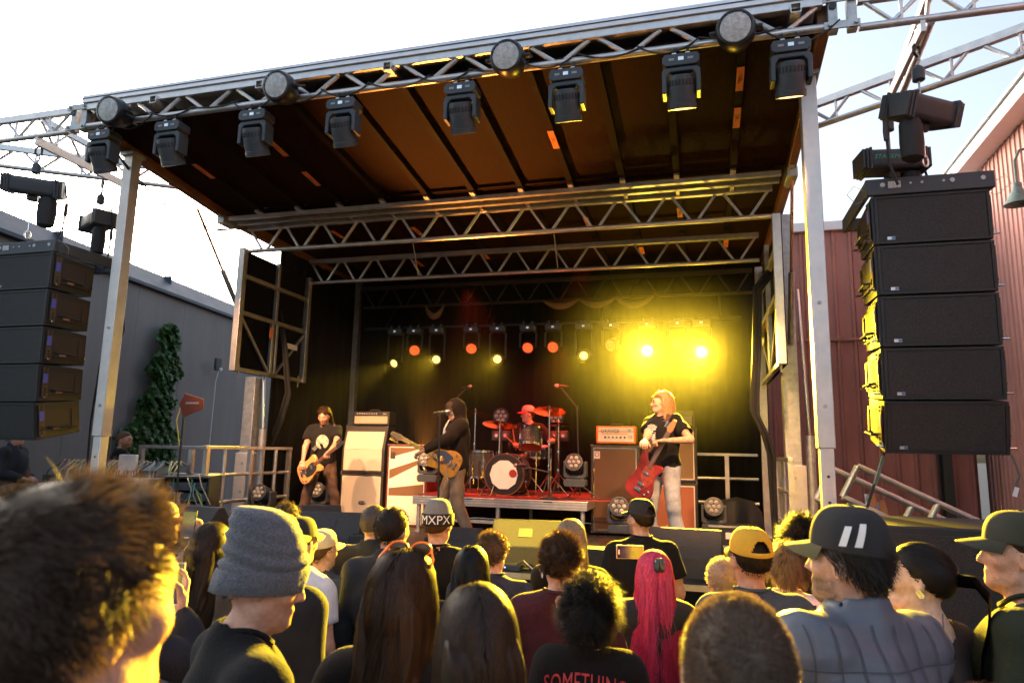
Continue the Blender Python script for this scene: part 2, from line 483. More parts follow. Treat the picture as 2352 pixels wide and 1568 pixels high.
def hair_mesh(spec, hc, hR, res=1.):
    """spec: dict(kind=, col=, n=, ...)"""
    c = np.array(spec['col']); parts = []
    kind = spec['kind']; sd = spec.get('seed', 3); n = int(spec.get('n', 1500) * res)
    W = spec.get('w', .003) / math.sqrt(max(res, .3))
    hl = spec.get('hl', 0.)
    tc2 = np.array(spec.get('col2', spec['col']))
    if kind == 'buzz':
        V, Q = scalp_cap(spec.get('t', .006), hl, .1, sd); parts.append((V, Q, np.full(len(V), .8)))
        parts.append(strands(n, spec.get('len', .014), sd, W, 2, hl, 1., .1, .2, (0, 0, 0), .35, base=1.03, torso=False))
    elif kind == 'short':
        t = spec.get('t', .02); V, Q = scalp_cap(t * .75, hl, .25, sd); parts.append((V, Q, np.full(len(V), .7)))
        parts.append(strands(n, spec.get('len', .05), sd, W, 5, hl, spec.get('up', .5), .25, .5, spec.get('comb', (.2, -.6, 0)), spec.get('jit', .45), base=1 + t / .15, torso=False))
    elif kind == 'curly':
        t = spec.get('t', .03); V, Q = scalp_cap(t * .5, hl, .5, sd); parts.append((V, Q, np.full(len(V), .6)))
        parts.append(strands(n, spec.get('len', .075), sd, W, 9, hl, 1.1, .22, spec.get('grav', .8), (0, 0, 0), .5, curl=spec.get('curl', .009), curlf=spec.get('cf', 130), base=1 + t / .2, torso=False, lenvar=.5))
    elif kind == 'long':
        V, Q = scalp_cap(.003, hl, .15, sd); parts.append((V, Q, np.full(len(V), .8)))
        L = spec.get('len', .45)
        parts.append(strands(n, lambda u, r: L * (.8 + .3 * r.random(len(u))) * (1 + .12 * u[:, 2]), sd, W, spec.get('seg', 12), hl, .12, .55, 1., spec.get('comb', (0, -.35, 0)), spec.get('jit', .1), curl=spec.get('curl', .0), curlf=spec.get('cf', 30), base=1.08, part=spec.get('part', 0.), torso=True, clumps=spec.get('clumps', 90), vol=spec.get('vol', 1.16)))
        if spec.get('mass', True):
            mw = spec.get('mw', .085)
            pr = [('e', (0, -.03, -.02), (.078, .07, .085), None, .03), ('c', np.array([-mw * .45, -.07, -.06]), np.array([-mw * .7, -.115, -L * .72]), mw * .5, mw * .34, .05),
                  ('c', np.array([mw * .45, -.07, -.06]), np.array([mw * .7, -.115, -L * .72]), mw * .5, mw * .34, .05)]
            ax = [np.arange(-.2, .2, .008), np.arange(-.24, .1, .008), np.arange(-L - .05, .12, .014)]
            F = field(pr, *ax, post=lambda F, X, Y, Z: F + .005 * np.sin(X * 210 + 3 * np.sin(Z * 14) + sd) + .003 * np.sin(X * 95 + Z * 10))
            V, Q = nets(F, *ax); parts.append((V, Q, np.full(len(V), .75)))
    elif kind == 'pony':
        V, Q = scalp_cap(.008, hl, .06, sd); parts.append((V, Q, np.full(len(V), .8)))
        r = np.random.default_rng(sd + 1); u = r.normal(size=(n * 5, 3)); u /= np.linalg.norm(u, axis=1)[:, None]
        u = u[u[:, 2] > scalp_thr(u, hl)][:n]; k = len(u); tie = np.array([0, -.995, -.06]); A = []
        rad = 1.05 + .06 * r.random(k)[:, None] ** 2
        for q in range(9):
            t = q / 8; g = u * (1 - t) + tie * t + np.array([0, 0, -.25]) * (t * (1 - t)) * np.clip(1 - np.abs(u[:, 2:3]), 0, 1)
            g /= np.linalg.norm(g, axis=1)[:, None]; p = g * HR * rad
            s_ = np.cross(tie - u, g); s_ /= np.linalg.norm(s_, axis=1)[:, None] + 1e-6
            A.append(np.stack([p - s_ * W * .5, p + s_ * W * .5], 1))
        V = np.stack(A, 1).reshape(-1, 3); bb_ = (np.arange(k) * 18)[:, None] + (np.arange(8) * 2)[None]
        parts.append((V, np.stack([bb_, bb_ + 1, bb_ + 3, bb_ + 2], -1).reshape(-1, 4), np.repeat(.75 + .5 * r.random(k), 18)))
        r = np.random.default_rng(sd); k = int(n * .5); a = r.uniform(0, 6.28, k); rr = np.sqrt(r.random(k)) * .02
        st = np.stack([rr * np.cos(a), -.105 + 0 * a, -.01 + rr * np.sin(a)], 1); A = []
        ctrl = np.array([[0, 0, 0], [0, -.05, .0], [0, -.085, -.05], [0, -.075, -.14], [.0, -.05, -.24], [.0, -.04, -.33]])
        for q in range(11):
            t = q / 10 * 5; i = min(4, int(t)); f = t - i; cc = ctrl[i] * (1 - f) + ctrl[i + 1] * f
            p = st * np.array([1, 1, 1]) + cc + np.stack([rr * np.cos(a) * math.sin(q / 10 * 3.0) * 1.0 + .006 * np.sin(q * .8 + a * 5), 0 * a, 0 * a], 1)
            w = W * (1 - .6 * q / 10) * .8
            A.append(np.stack([p - [w, 0, 0], p + [w, 0, 0]], 1))
        V = np.stack(A, 1).reshape(-1, 3); b = (np.arange(k) * 22)[:, None] + (np.arange(10) * 2)[None]
        parts.append((V, np.stack([b, b + 1, b + 3, b + 2], -1).reshape(-1, 4), np.repeat(.75 + .5 * r.random(k), 22)))
    Vs, Qs, Ts, o = [], [], [], 0
    for V, Q, t in parts:
        Vs.append(V); Qs.append(Q + o); Ts.append(t); o += len(V)
    V = np.concatenate(Vs); Q = np.concatenate(Qs); t = np.concatenate(Ts)
    g = np.clip((-V[:, 2] - spec.get('fade', 9.)) / .15, 0, 1)[:, None]
    tint = (c * (1 - g) + tc2 * g) * t[:, None]
    if spec.get('rim') is not None: pass
    return V @ hR.T + hc, Q, np.clip(tint, 0, 1)

HAIRM = None
def hair_mat():
    return M('hair', rough=.5, var=.0, attr=True, trans=.35, spec=.3)

def tf_head(V, hR): return (np.asarray(V) - HC0) @ hR.T

# ---- hats (in head space: origin at skull centre)
def hat_cap(par, P, hc, hR, colr, brimc=None, back=True, seedm='cap', tall=.0, button=True, frontc=None):
    f = lambda v: tuple(np.array(v) @ hR.T + hc)
    n, m = 84, 25
    rx, ry, rim, top = .0885, .110, .018, .125 + tall
    mb = MB(); V = []; ids = {}
    for i in range(n):
        a = 2 * math.pi * i / n
        for j in range(m):
            t = j / (m - 1)
            cr = math.cos(t * math.pi / 2) ** .62
            z = rim + (top - rim) * math.sin(t * math.pi / 2) ** 1.05 + .012 * math.sin(a) * (1 - t)
            seam = 1 - .012 * max(0, 1 - abs(((a / (math.pi / 3) + .5) % 1) - .5) * 22) * (1 - t * .6)
            bulge = 1 + .03 * max(0, math.sin(a)) * t
            V.append(f((rx * cr * math.cos(a) * seam, ry * cr * math.sin(a) * seam * bulge - .004, z)))
    F, mi = [], []
    for i in range(n):
        a = 2 * math.pi * (i + .5) / n
        da = abs(((a - 1.5 * math.pi) + math.pi) % (2 * math.pi) - math.pi)
        for j in range(m - 1):
            if back and (da / .52) ** 2 + ((j + .5) / 10.5) ** 2 < 1 and j > 2: continue
            F.append((i * m + j, (i + 1) % n * m + j, (i + 1) % n * m + j + 1, i * m + j + 1)); mi.append(1 if frontc is not None and math.sin(a) > .5 else 0)
    mb.v, mb.f, mb.m = V, F, mi
    mats = [colr] + ([frontc] if frontc is not None else [])
    o = mb.build('cap', mats, par, smooth=60)
    sm = o.modifiers.new('thick', 'SOLIDIFY'); sm.thickness = .003
    b = MB(); V = []; A, B = 15, 5
    for l in (0, 1):
        for i in range(A):
            s = -1 + 2 * i / (A - 1)
            for j in range(B):
                t = j / (B - 1); ang = math.pi / 2 - s * 1.12
                x0, y0 = rx * 1.0 * math.cos(ang), ry * 1.0 * math.sin(ang) - .004
                V.append(f((x0 * (1 + .05 * t), y0 + t * .078 * math.sqrt(max(0, 1 - (s * .98) ** 2)) , rim + .012 * math.sin(ang) - .018 * s * s * t - .016 * t + (.004 if l else 0))))
    o2 = A * B
    F = []
    for i in range(A - 1):
        for j in range(B - 1):
            q = (i * B + j, (i + 1) * B + j, (i + 1) * B + j + 1, i * B + j + 1)
            F += [q[::-1], tuple(o2 + k for k in q)]
    for i in range(A - 1):
        F += [(i * B + B - 1, o2 + i * B + B - 1, o2 + (i + 1) * B + B - 1, (i + 1) * B + B - 1)]
    b.add(V, F); b.build('brim', brimc or colr, o, smooth=40)
    if button: MB().lathe([(.0, -.003), (.008, -.002), (.007, .003), (0, .006)], 10, f((0, -.004, top)), tuple(hR @ np.array([0, 0, 1.]))).build('button', brimc or colr, o)
    return o

def hat_beanie(par, hc, hR, mat, cuffmat=None, slouch=0., top=.135, cuff=.06, rim=-.005, fold_amp=.0, tilt=0.):
    f = lambda V: (np.asarray(V) @ hR.T + hc)
    n, m = 64, 26
    V = []
    r = np.random.default_rng(4)
    for i in range(n):
        a = 2 * math.pi * i / n
        for j in range(m):
            t = j / (m - 1); z = rim + .01 + (top - rim) * (t if t < .5 else .5 + .5 * math.sin((t - .5) * math.pi))
            k = max(0, 1 - t ** 2.3) ** .52
            k = max(k, .02)
            rx, ry = .0950 * k, .1165 * k
            x, y = rx * math.cos(a), ry * math.sin(a)
            y -= slouch * max(0, t - .3) ** 1.5
            fo = fold_amp * math.sin(z * 170 + 1.6 * math.sin(a * 2 + 1) + 2 * math.sin(a)) * min(1, t * 3) * (1 - t)
            V.append((x * (1 + fo * 8), y * (1 + fo * 8), z + tilt * y))
    Q = np.array([(i * m + j, (i + 1) % n * m + j, (i + 1) % n * m + j + 1, i * m + j + 1) for i in range(n) for j in range(m - 1)])
    o = mobj('beanie', np_mesh('beanie', f(V), Q, mat), None, par)
    V = []; prof = [(.0905, rim), (.0965, rim + .002), (.0978, rim + cuff * .5), (.0972, rim + cuff - .005), (.0945, rim + cuff)]
    for i in range(n):
        a = 2 * math.pi * i / n
        for k, (rr, z) in enumerate(prof):
            rr = rr + (.0012 * math.sin(a * 50) if 0 < k < 4 else 0)
            y = rr * 1.22 * math.sin(a); V.append((rr * math.cos(a), y, z + tilt * y))
    k = len(prof)
    Q = np.array([(i * k + j, (i + 1) % n * k + j, (i + 1) % n * k + j + 1, i * k + j + 1) for i in range(n) for j in range(k - 1)])
    mobj('cuff', np_mesh('cuff', f(V), Q, cuffmat or mat), None, o)
    return o

# ---- the whole person
def v3(*a): return np.array(a, float)
POSE = {
 'down': dict(er=v3(.245, -.03, 1.14), wr=v3(.25, .06, .90), el=v3(-.245, -.03, 1.14), wl=v3(-.25, .06, .90)),
 'front': dict(er=v3(.25, .0, 1.14), wr=v3(.10, .20, 1.08), el=v3(-.25, .0, 1.14), wl=v3(-.10, .20, 1.08)),
 'phone': dict(er=v3(.24, .16, 1.20), wr=v3(.10, .33, 1.40), el=v3(-.24, .16, 1.20), wl=v3(-.08, .33, 1.38)),
 'phone_r': dict(er=v3(.26, .18, 1.30), wr=v3(.20, .33, 1.52), el=v3(-.245, -.03, 1.14), wl=v3(-.25, .06, .90)),
 'phone_l': dict(el=v3(-.26, .18, 1.30), wl=v3(-.20, .33, 1.52), er=v3(.245, -.03, 1.14), wr=v3(.25, .06, .90)),
}
def mirror(p): return p * np.array([-1, 1, 1])

def person(label, loc, heading, h=1.75, skin=(.52, .30, .21), shirt='tee', shirtm=None, pants=None, pose='down', hair=None, res=1., w=1., hy=0., hp=0., hroll=0.,
           beard=0., beardc=(.05, .03, .02), seat=None, legs=None, group=None, fine=.0075, coarse=.02, hands=('relax', 'relax'), seed=1, tattoo=0., lean=0., ears=True,
           name='person', lady=False, arms_bare=False, lips=1., chest=0., shoes=True, hipturn=None, rot=None, roll_hands=(0., 0.), hand_dirs=(None, None), browc=None, hood=None, quilt=False):
    s = h / 1.75
    o = thing(name, label, 'person', loc, heading, group, scale=s, rot=rot)
    J = dict(POSE[pose]) if isinstance(pose, str) else dict(pose)
    dz = 0. if seat is None else seat
    T = v3(0, 0, dz)
    lz = lambda p: v3(p[0], p[1] + lean * max(0, p[2] - .95), p[2]) + T
    sw = .165 * (0.9 if lady else 1.) * (.5 + .5 * w)
    SH = {1: lz(v3(sw + .015, -.012, 1.415)), -1: lz(v3(-sw - .015, -.012, 1.415))}
    EL = {1: lz(J['er'] * v3(.7 + .3 * w, 1, 1)), -1: lz(J['el'] * v3(.7 + .3 * w, 1, 1))}
    WR = {1: lz(J['wr']), -1: lz(J['wl'])}
    HP = {1: v3(.09, 0, .92) + T, -1: v3(-.09, 0, .92) + T}
    G = legs or {1: (v3(.105, .02, .50), v3(.11, -.03, .09), v3(.125, .11, .035)), -1: (v3(-.105, .02, .50), v3(-.11, -.03, .09), v3(-.125, .11, .035))}
    hR = rotm(hy, hp, hroll)
    hc = lz(NECK) + hR @ (HC0 - NECK)
    hh = lambda *p: lz(NECK) + hR @ (v3(*p) - NECK)
    def torso(e=0., arm=0.):
        W = w * (.92 if lady else 1)
        t = [('e', lz(v3(0, -.005, .96)), (.165 * W + e, .12 * W + e, .13 + e), None, .05),
             ('e', lz(v3(0, .005 + .02 * (W - 1), 1.12)), (.150 * W + e, .112 * W * (1 + .25 * (W - 1)) + e, .17 + e), None, .06),
             ('e', lz(v3(0, 0, 1.29)), (.168 * W + e, .122 * W + e, .18 + e), None, .06),
             ('c', lz(v3(-sw, -.015, 1.412)), lz(v3(sw, -.015, 1.412)), .056 + e, .056 + e, .04),
             ('c', lz(v3(0, -.022, 1.485)), lz(v3(sw * .85, -.018, 1.425)), .042 + e * .7, .045 + e, .04),
             ('c', lz(v3(0, -.022, 1.485)), lz(v3(-sw * .85, -.018, 1.425)), .042 + e * .7, .045 + e, .04)]
        if chest: t += [('e', lz(v3(sx * .07, .1, 1.27)), (.062 + e, .055 + e, .065 + e), None, .05) for sx in (-1, 1)]
        return t
    aw = .5 + .5 * w
    B = torso()
    for k in (1, -1):
        B += [('c', SH[k], EL[k], .050 * aw, .039 * aw, .03), ('c', EL[k], WR[k], .040 * aw, .026, .02)]
        kn, an, toe = G[k]
        B += [('c', HP[k], kn, .086 * aw, .056, .05), ('c', kn, an, .056, .036, .03), ('c', an + v3(0, 0, -.03), toe, .036, .03, .02)]
    B += [('c', lz(v3(0, -.02, 1.44)), hh(0, .005, 1.57), .058 * aw, .053, .03)]
    E_ = lambda c, r, k: ('e', hh(*c), r, hR, k)
    C_ = lambda a, b, ra, rb, k: ('c', hh(*a), hh(*b), ra, rb, k)
    jw = .9 if lady else 1.
    B += [E_((0, -.008, 1.655), (.076, .097, .094), .02), C_((0, .035, 1.64), (0, .052, 1.57), .064, .046 * jw, .03), C_((.038 * jw, .015, 1.572), (0, .072, 1.546), .03, .022, .02),
          C_((-.038 * jw, .015, 1.572), (0, .072, 1.546), .03, .022, .02), E_((0, .085, 1.548), (.02, .016, .016), .02), C_((-.034, .078, 1.668), (.034, .078, 1.668), .015, .015, .02),
          E_((.044, .062, 1.618), (.022, .022, .02), .02), E_((-.044, .062, 1.618), (.022, .022, .02), .02),
          E_((.031, .102, 1.645), (.017, .014, .012), -.012), E_((-.031, .102, 1.645), (.017, .014, .012), -.012),
          E_((.031, .082, 1.645), (.0125, .0125, .0125), .003), E_((-.031, .082, 1.645), (.0125, .0125, .0125), .003),
          C_((0, .092, 1.655), (0, .114, 1.614), .008, .011, .012), E_((.011, .1, 1.610), (.009, .011, .008), .008), E_((-.011, .1, 1.610), (.009, .011, .008), .008),
          E_((0, .094, 1.584), (.024, .011, .006), .008), E_((0, .092, 1.574), (.021, .012, .007), .006)]
    if ears:
        for sx in (1, -1):
            B += [E_((sx * .077, -.006, 1.628), (.011, .02, .032), .006), E_((sx * .089, .0, 1.63), (.008, .011, .018), -.005)]
    ext = np.concatenate([[WR[1], WR[-1], EL[1], EL[-1], G[1][0], G[-1][0], G[1][2], G[-1][2], hc + .13, hc - .13, v3(-.26, -.2, .0), v3(.26, .2, .9)]])
    lo, hi = ext.min(0) - .08, ext.max(0) + .08
    lo[2] = -.0
    z0 = hc[2] - .125
    xs = axis_pts(lo[0], hi[0], fine, coarse, [(hc[0] - .1, hc[0] + .1)])
    ys = axis_pts(lo[1], hi[1], fine, coarse, [(hc[1] - .125, hc[1] + .14)])
    zs = axis_pts(min(lo[2], -.02), hi[2], fine, coarse, [(z0, hc[2] + .12)])
    V, Q = nets(field(B, xs, ys, zs), xs, ys, zs)
    # hands: closed to the wrist and joined into the same mesh
    for k, nm, rl, hd in ((1, hands[0], roll_hands[0], hand_dirs[0]), (-1, hands[1], roll_hands[1], hand_dirs[1])):
        HV, HQ = HANDS[nm]
        d = WR[k] - EL[k] if hd is None else np.array(hd, float)
        y = d / np.linalg.norm(d)
        z = v3(0, 0, 1) if abs(y[2]) < .85 else v3(0, -1, 0)
        if abs(y[2]) >= .85: z = v3(k, 0, 0)
        z = z - y * (z @ y); z /= np.linalg.norm(z); x = np.cross(y, z)
        c, s_ = math.cos(rl), math.sin(rl); x, z = x * c + z * s_, z * c - x * s_
        m = np.stack([x * (-k), y, z], 1)
        if k == 1: HQ = HQ[:, ::-1]
        if np.linalg.det(m) * (-1 if k == 1 else 1) < 0: pass
        V2 = HV @ m.T + WR[k] + y * .01
        Q = np.concatenate([Q, HQ + len(V)]); V = np.concatenate([V, V2])
    tint = np.tile(np.array(skin), (len(V), 1))
    L = (V - lz(NECK)) @ hR + NECK
    inh = L[:, 2] > 1.5
    def blend(mask, c):
        mk = np.clip(mask, 0, 1)[:, None]; tint[:] = tint * (1 - mk) + np.array(c) * mk
    g = lambda c, r: np.where(inh, 1.4 - 1.4 * np.sqrt((((L - np.array(c)) / np.array(r)) ** 2).sum(1)), 0)
    blend(g((0, .1, 1.612), (.02, .03, .02)) * .3, (skin[0], skin[1] * .75, skin[2] * .7))
    for sx in (1, -1): blend(g((sx * .048, .07, 1.61), (.025, .03, .02)) * .25, (skin[0], skin[1] * .75, skin[2] * .75))
    bc = browc or beardc
    for sx in (1, -1):
        blend(g((sx * .033, .094, 1.668), (.022, .02, .006)), bc)
        blend(g((sx * .031, .094, 1.645), (.012, .02, .007)) * .9, (.55, .52, .5)); blend(g((sx * .031, .096, 1.645), (.006, .02, .006)) * 1.5, (.02, .015, .01))
    blend(g((0, .103, 1.579), (.024, .02, .009)) * .7 * lips, (skin[0] * .85, skin[1] * .5, skin[2] * .5))
    if beard:
        bz = np.clip((1.602 - L[:, 2] + .25 * np.clip(.02 - L[:, 1], 0, .05)) / .012, 0, 1) * np.clip((L[:, 1] - .0) / .02, 0, 1) * inh
        bz *= 1 - np.clip(g((0, .104, 1.579), (.022, .02, .008)), 0, 1)
        nz = .75 + .25 * np.sin(V[:, 0] * 700) * np.sin(V[:, 2] * 650)
        blend(bz * beard * nz, beardc)
    if tattoo:
        t = np.clip((np.sin(V[:, 0] * 60 + 2 * np.sin(V[:, 2] * 45)) * np.sin(V[:, 2] * 55 + 2 * np.sin(V[:, 1] * 50)) - .1) * 3, 0, 1) * (np.abs(V[:, 0]) > .15) * (L[:, 2] < 1.45)
        blend(t * tattoo, (.10, .07, .06))
    mobj('body', np_mesh('body', V, Q, M('skin', rough=.58, var=.2, vs=45, attr=True, sss=.1, bump=.22, bs=200, spec=.35), True, tint), None, o)
    if shirt:
        spec = dict(tee=(.019, .62, .80, .07), long=(.016, 9, .80, .068), hoodie=(.030, 9, .78, .075), jacket=(.026, 9, .80, .07), tank=(.010, 0, .80, .085), vest=(.034, 0, .80, .07))[shirt]
        e, sl, hem, nr = spec
        P = torso(e)
        for k in (1, -1):
            if 0 < sl < 1:
                P.append(('c', SH[k], SH[k] + (EL[k] - SH[k]) * sl, .052 * aw + e, .052 * aw + e + .004, .035, 1))
            elif sl > 1:
                P += [('c', SH[k], EL[k], .052 * aw + e, .042 * aw + e, .035), ('c', EL[k], EL[k] + (WR[k] - EL[k]) * .97, .042 * aw + e, .030 + e * .6, .02, 1)]
        if hood == 'down': P += [('c', lz(v3(-.075, -.085, 1.455)), lz(v3(.075, -.085, 1.455)), .042, .042, .03), ('c', lz(v3(.075, -.085, 1.455)), lz(v3(.095, .02, 1.455)), .038, .024, .02), ('c', lz(v3(-.075, -.085, 1.455)), lz(v3(-.095, .02, 1.455)), .038, .024, .02)]
        if shirt in ('vest', 'jacket'): P += [('c', lz(v3(0, -.02, 1.46)), lz(v3(0, -.008, 1.545)), .082, .074, .02, 1)]
        if hood == 'up':
            P += [E_((0, -.03, 1.66), (.105, .118, .122), .03), C_((0, -.03, 1.58), (0, -.02, 1.47), .095, .10, .04)]
        nk0, nk1 = lz(v3(0, -.004, 1.475)), lz(v3(0, .02, 1.65))
        def post(F, X, Y, Z):
            F = F + fold(X, Y, Z, .0095 if shirt != 'tank' else .003, seed)
            if quilt: F = F - .006 * np.sqrt(np.abs(np.sin(np.pi * (X + .27) / .06) * np.sin(np.pi * (Z - .86) / .06)))
            F = np.maximum(F, hem + dz - Z)
            if hood != 'up': F = np.maximum(F, -cone_d(X, Y, Z, nk0, nk1, nr, nr))
            else:
                c = hh(0, .10, 1.635); F = np.maximum(F, -ell_d(X, Y, Z, c, (.078, .10, .105), hR))
            return F
        q = .014 if res >= .6 else .018
        pts = np.array([p[1] for p in P] + [p[2] for p in P if p[0] == 'c']); lo, hi = pts.min(0) - .3, pts.max(0) + .26
        lo[2] = hem + dz - .03
        ax = [np.arange(lo[i], hi[i], q) for i in range(3)]
        SV, SQ = nets(field(P, *ax, post=post), *ax)
        so = mobj({'tee': 't_shirt', 'long': 'long_sleeve_shirt', 'hoodie': 'hoodie', 'jacket': 'jacket', 'tank': 'tank_top', 'vest': 'padded_vest'}[shirt], np_mesh('shirt', SV, SQ, shirtm or M('black cotton', (.008, .008, .009), .95, sheen=.03, bump=.2, bs=220)), None, o)
        if shirt in ('tee', 'long') and hood is None:
            an_ = np.linspace(0, 2 * np.pi, 29)[:-1]; cx, cyy = (nr + .003) * np.cos(an_), -.004 + lean * .5 + (nr + .003) * np.sin(an_)
            lo_, hi_ = np.full(28, 1.36 + dz), np.full(28, 1.60 + dz)
            for _ in range(22):
                mid = (lo_ + hi_) / 2; Fv = np.full(28, .3)
                for p_ in P:
                    dd = cone_d(cx, cyy, mid, p_[1], p_[2], p_[3], p_[4]) if p_[0] == 'c' else ell_d(cx, cyy, mid, p_[1], p_[2], p_[3])
                    Fv = smin(Fv, dd, abs(p_[5] if p_[0] == 'c' else p_[4]))
                ins = Fv < 0; lo_ = np.where(ins, mid, lo_); hi_ = np.where(ins, hi_, mid)
            ring = [(cx[i % 28], cyy[i % 28], lo_[i % 28] + .002) for i in range(29)]
            MB().tube(ring, .0085, 6, caps=False).build('collar', shirtm or M('black cotton'), so)
        person.last = (P, post, so, dz)
        if shirt == 'vest':
            P2 = []
            for k in (1, -1): P2 += [('c', SH[k], EL[k], .062 * aw, .055 * aw, .03), ('c', EL[k], WR[k], .055 * aw, .036, .02)]
            pts = np.array([p[1] for p in P2] + [p[2] for p in P2]); lo, hi = pts.min(0) - .1, pts.max(0) + .1
            ax = [np.arange(lo[i], hi[i], .016) for i in range(3)]
            a, b = nets(field(P2, *ax, post=lambda F, X, Y, Z: F + fold(X, Y, Z, .005, seed)), *ax)
            mobj('sleeves', np_mesh('sleeves', a, b, M('black cotton', (.008, .008, .009), .95, sheen=.03, bump=.2, bs=220)), None, o)
    pm = pants or M('dark denim', (.03, .035, .05), .85, bump=.15, bs=200)
    P = [('e', v3(0, -.005, .95) + T, (.176 * w, .13 * w, .12), None, .05)]
    for k in (1, -1):
        kn, an, toe = G[k]
        P += [('c', HP[k], kn, .098 * aw, .075, .05), ('c', kn, an + (kn - an) * .04, .075, .062, .03, 1)]
    pts = np.array([p[1] for p in P] + [p[2] for p in P if p[0] == 'c']); lo, hi = pts.min(0) - .22, pts.max(0) + .22
    ax = [np.arange(lo[i], hi[i], .02 if res < 1.5 else .014) for i in range(3)]
    a, b = nets(field(P, *ax, post=lambda F, X, Y, Z: F + fold(X * .7, Y * .7, Z * 1.5, .006, seed + 5)), *ax)
    mobj('trousers', np_mesh('trousers', a, b, pm), None, o)
    for k in (1, -1):
        kn, an, toe = G[k]
        d = toe - an; d[2] = 0; d /= np.linalg.norm(d)
        P = [('c', an + v3(0, 0, -.035) - d * .02, toe + d * .03 + v3(0, 0, .005), .047, .040, .02), ('c', an + v3(0, 0, .01), an + v3(0, 0, -.03), .045, .045, .02)]
        fl = min(an[2] - .09, toe[2] - .035)
        pts = np.array([p[1] for p in P] + [p[2] for p in P]); lo, hi = pts.min(0) - .07, pts.max(0) + .07
        ax = [np.arange(lo[i], hi[i], .014) for i in range(3)]
        a, b = nets(field(P, *ax, post=lambda F, X, Y, Z: np.maximum(F, fl - Z)), *ax)
        mobj('shoe', np_mesh('shoe', a, b, M('shoe leather', (.03, .028, .027), .5)), None, o)
    if hair: 
        HV, HQ, ht = hair_mesh(hair, hc, hR, res)
        mobj('hair', np_mesh('hair', HV, HQ, hair_mat(), True, ht), None, o)
    person.hc, person.hR, person.WR, person.EL, person.s = hc, hR, WR, EL, s
    return o

def drape(me, fn, origin, off=.004, ydir=1., size=None):
    """lay flat lettering (xy plane) on the back of the last shirt: x stays, y becomes z, depth is found on the cloth"""
    P, post, so, dz = person.last
    co = np.zeros(len(me.vertices) * 3, np.float32); me.vertices.foreach_get('co', co); co = co.reshape(-1, 3)
    xs = co[:, 0] + origin[0]; zs = co[:, 1] + origin[1]
    def D(y):
        F = np.full(len(xs), .3)
        for p in P:
            d = cone_d(xs, y, zs, p[1], p[2], p[3], p[4]) if p[0] == 'c' else ell_d(xs, y, zs, p[1], p[2], p[3])
            F = smin(F, d, abs(p[-1] if p[0] == 'e' else p[5]))
        return F + fold(xs, y, zs, .0095, fn)
    lo, hi = np.full(len(xs), -.45), np.full(len(xs), -.02)
    for _ in range(28):
        mid = (lo + hi) / 2; ins = D(mid) < 0
        hi = np.where(ins, mid, hi); lo = np.where(ins, lo, mid)
    co[:, 0] = xs; co[:, 1] = lo - off; co[:, 2] = zs
    me.vertices.foreach_set('co', co.ravel()); me.update()
    return me
# ------------------------------------------------------------------ shared materials
ALU = M('brushed aluminium', (.62, .61, .60), .38, .85, .14, 9, bump=.08, bs=90)
GALV = M('galvanised steel', (.45, .47, .47), .5, .8, .25, 14)
STEEL = M('chrome', (.8, .8, .8), .12, 1., .03)
BLK = M('black powder coat', (.018, .019, .021), .45, 0, .2, 12, bump=.1, bs=180)
BLKM = M('charcoal moulded plastic', (.045, .054, .064), .5, 0, .15, 12, bump=.06, bs=160)
CABL = M('black cable rubber', (.012, .012, .012), .6)
PLY = M('brown coated plywood', (.019, .0072, .0028), .7, 0, .5, 5, bump=.25, bs=45, aniso=(9, 1.2, 1), spec=.08)
RIBM = M('dark roof rib', (.012, .006, .003), .7, 0, .2, 5, spec=.1)
VELV = M('black stage drape', (.007, .007, .0075), .98, 0, .25, 3, spec=.15)
WHT = M('white print', (.78, .78, .76), .6, var=.05)
GLASS = M('dark glass', (.03, .03, .035), .08, 0, 0)
ORNG = M('orange label', (.75, .22, .07), .6, var=.1)

XL, XR, YP = -6.26, .95, 6.0
XC = (XL + XR) / 2
STG = .82

# ------------------------------------------------------------------ ground
def grid_sheet(name, x0, x1, y0, y1, nx, ny, zf, mat, kind='structure'):
    X, Y = np.meshgrid(np.linspace(x0, x1, nx), np.linspace(y0, y1, ny), indexing='ij')
    V = np.stack([X, Y, zf(X, Y)], -1).reshape(-1, 3)
    i, j = np.meshgrid(np.arange(nx - 1), np.arange(ny - 1), indexing='ij'); a = (i * ny + j).ravel()
    o = mobj(name, np_mesh(name, V, np.stack([a, a + ny, a + ny + 1, a + 1], 1), mat))
    return tag(o, kind=kind)
grid_sheet('ground', -600, 600, -600, 600, 60, 60, lambda X, Y: 0 * X + GND, M('asphalt', (.055, .055, .056), .9, 0, .3, 3, bump=.3, bs=120))

# ------------------------------------------------------------------ buildings
WALLG = M('grey stucco', (.185, .176, .166), .9, 0, .16, .9, bump=.25, bs=40, aniso=(1.5, 1.5, .35))
COPE = M('dark slate coping', (.05, .06, .08), .5, .3, .12, 3)
def along(a, b, t): return (a[0] + (b[0] - a[0]) * t, a[1] + (b[1] - a[1]) * t)
A, B = (-9.6, 4.6), (-11.6, 18.0)
ang = math.atan2(B[1] - A[1], B[0] - A[0]); Lw = math.hypot(B[0] - A[0], B[1] - A[1])
gb = thing('grey_building', 'long grey stucco building with dark sloped roof edge left of the stage', 'building', (A[0], A[1], 0), ang)
nb = 9
for i in range(nb):
    MB().bb((i * Lw / nb + .0025, 0, GND), ((i + 1) * Lw / nb - .0025, .3, 4.98)).build('wall_panel', WALLG, gb, bevel=.004)
MB().bb((0, .03, GND), (Lw, 7.5, 4.97)).build('wall', M('grey stucco joint', (.16, .16, .165), .9), gb)
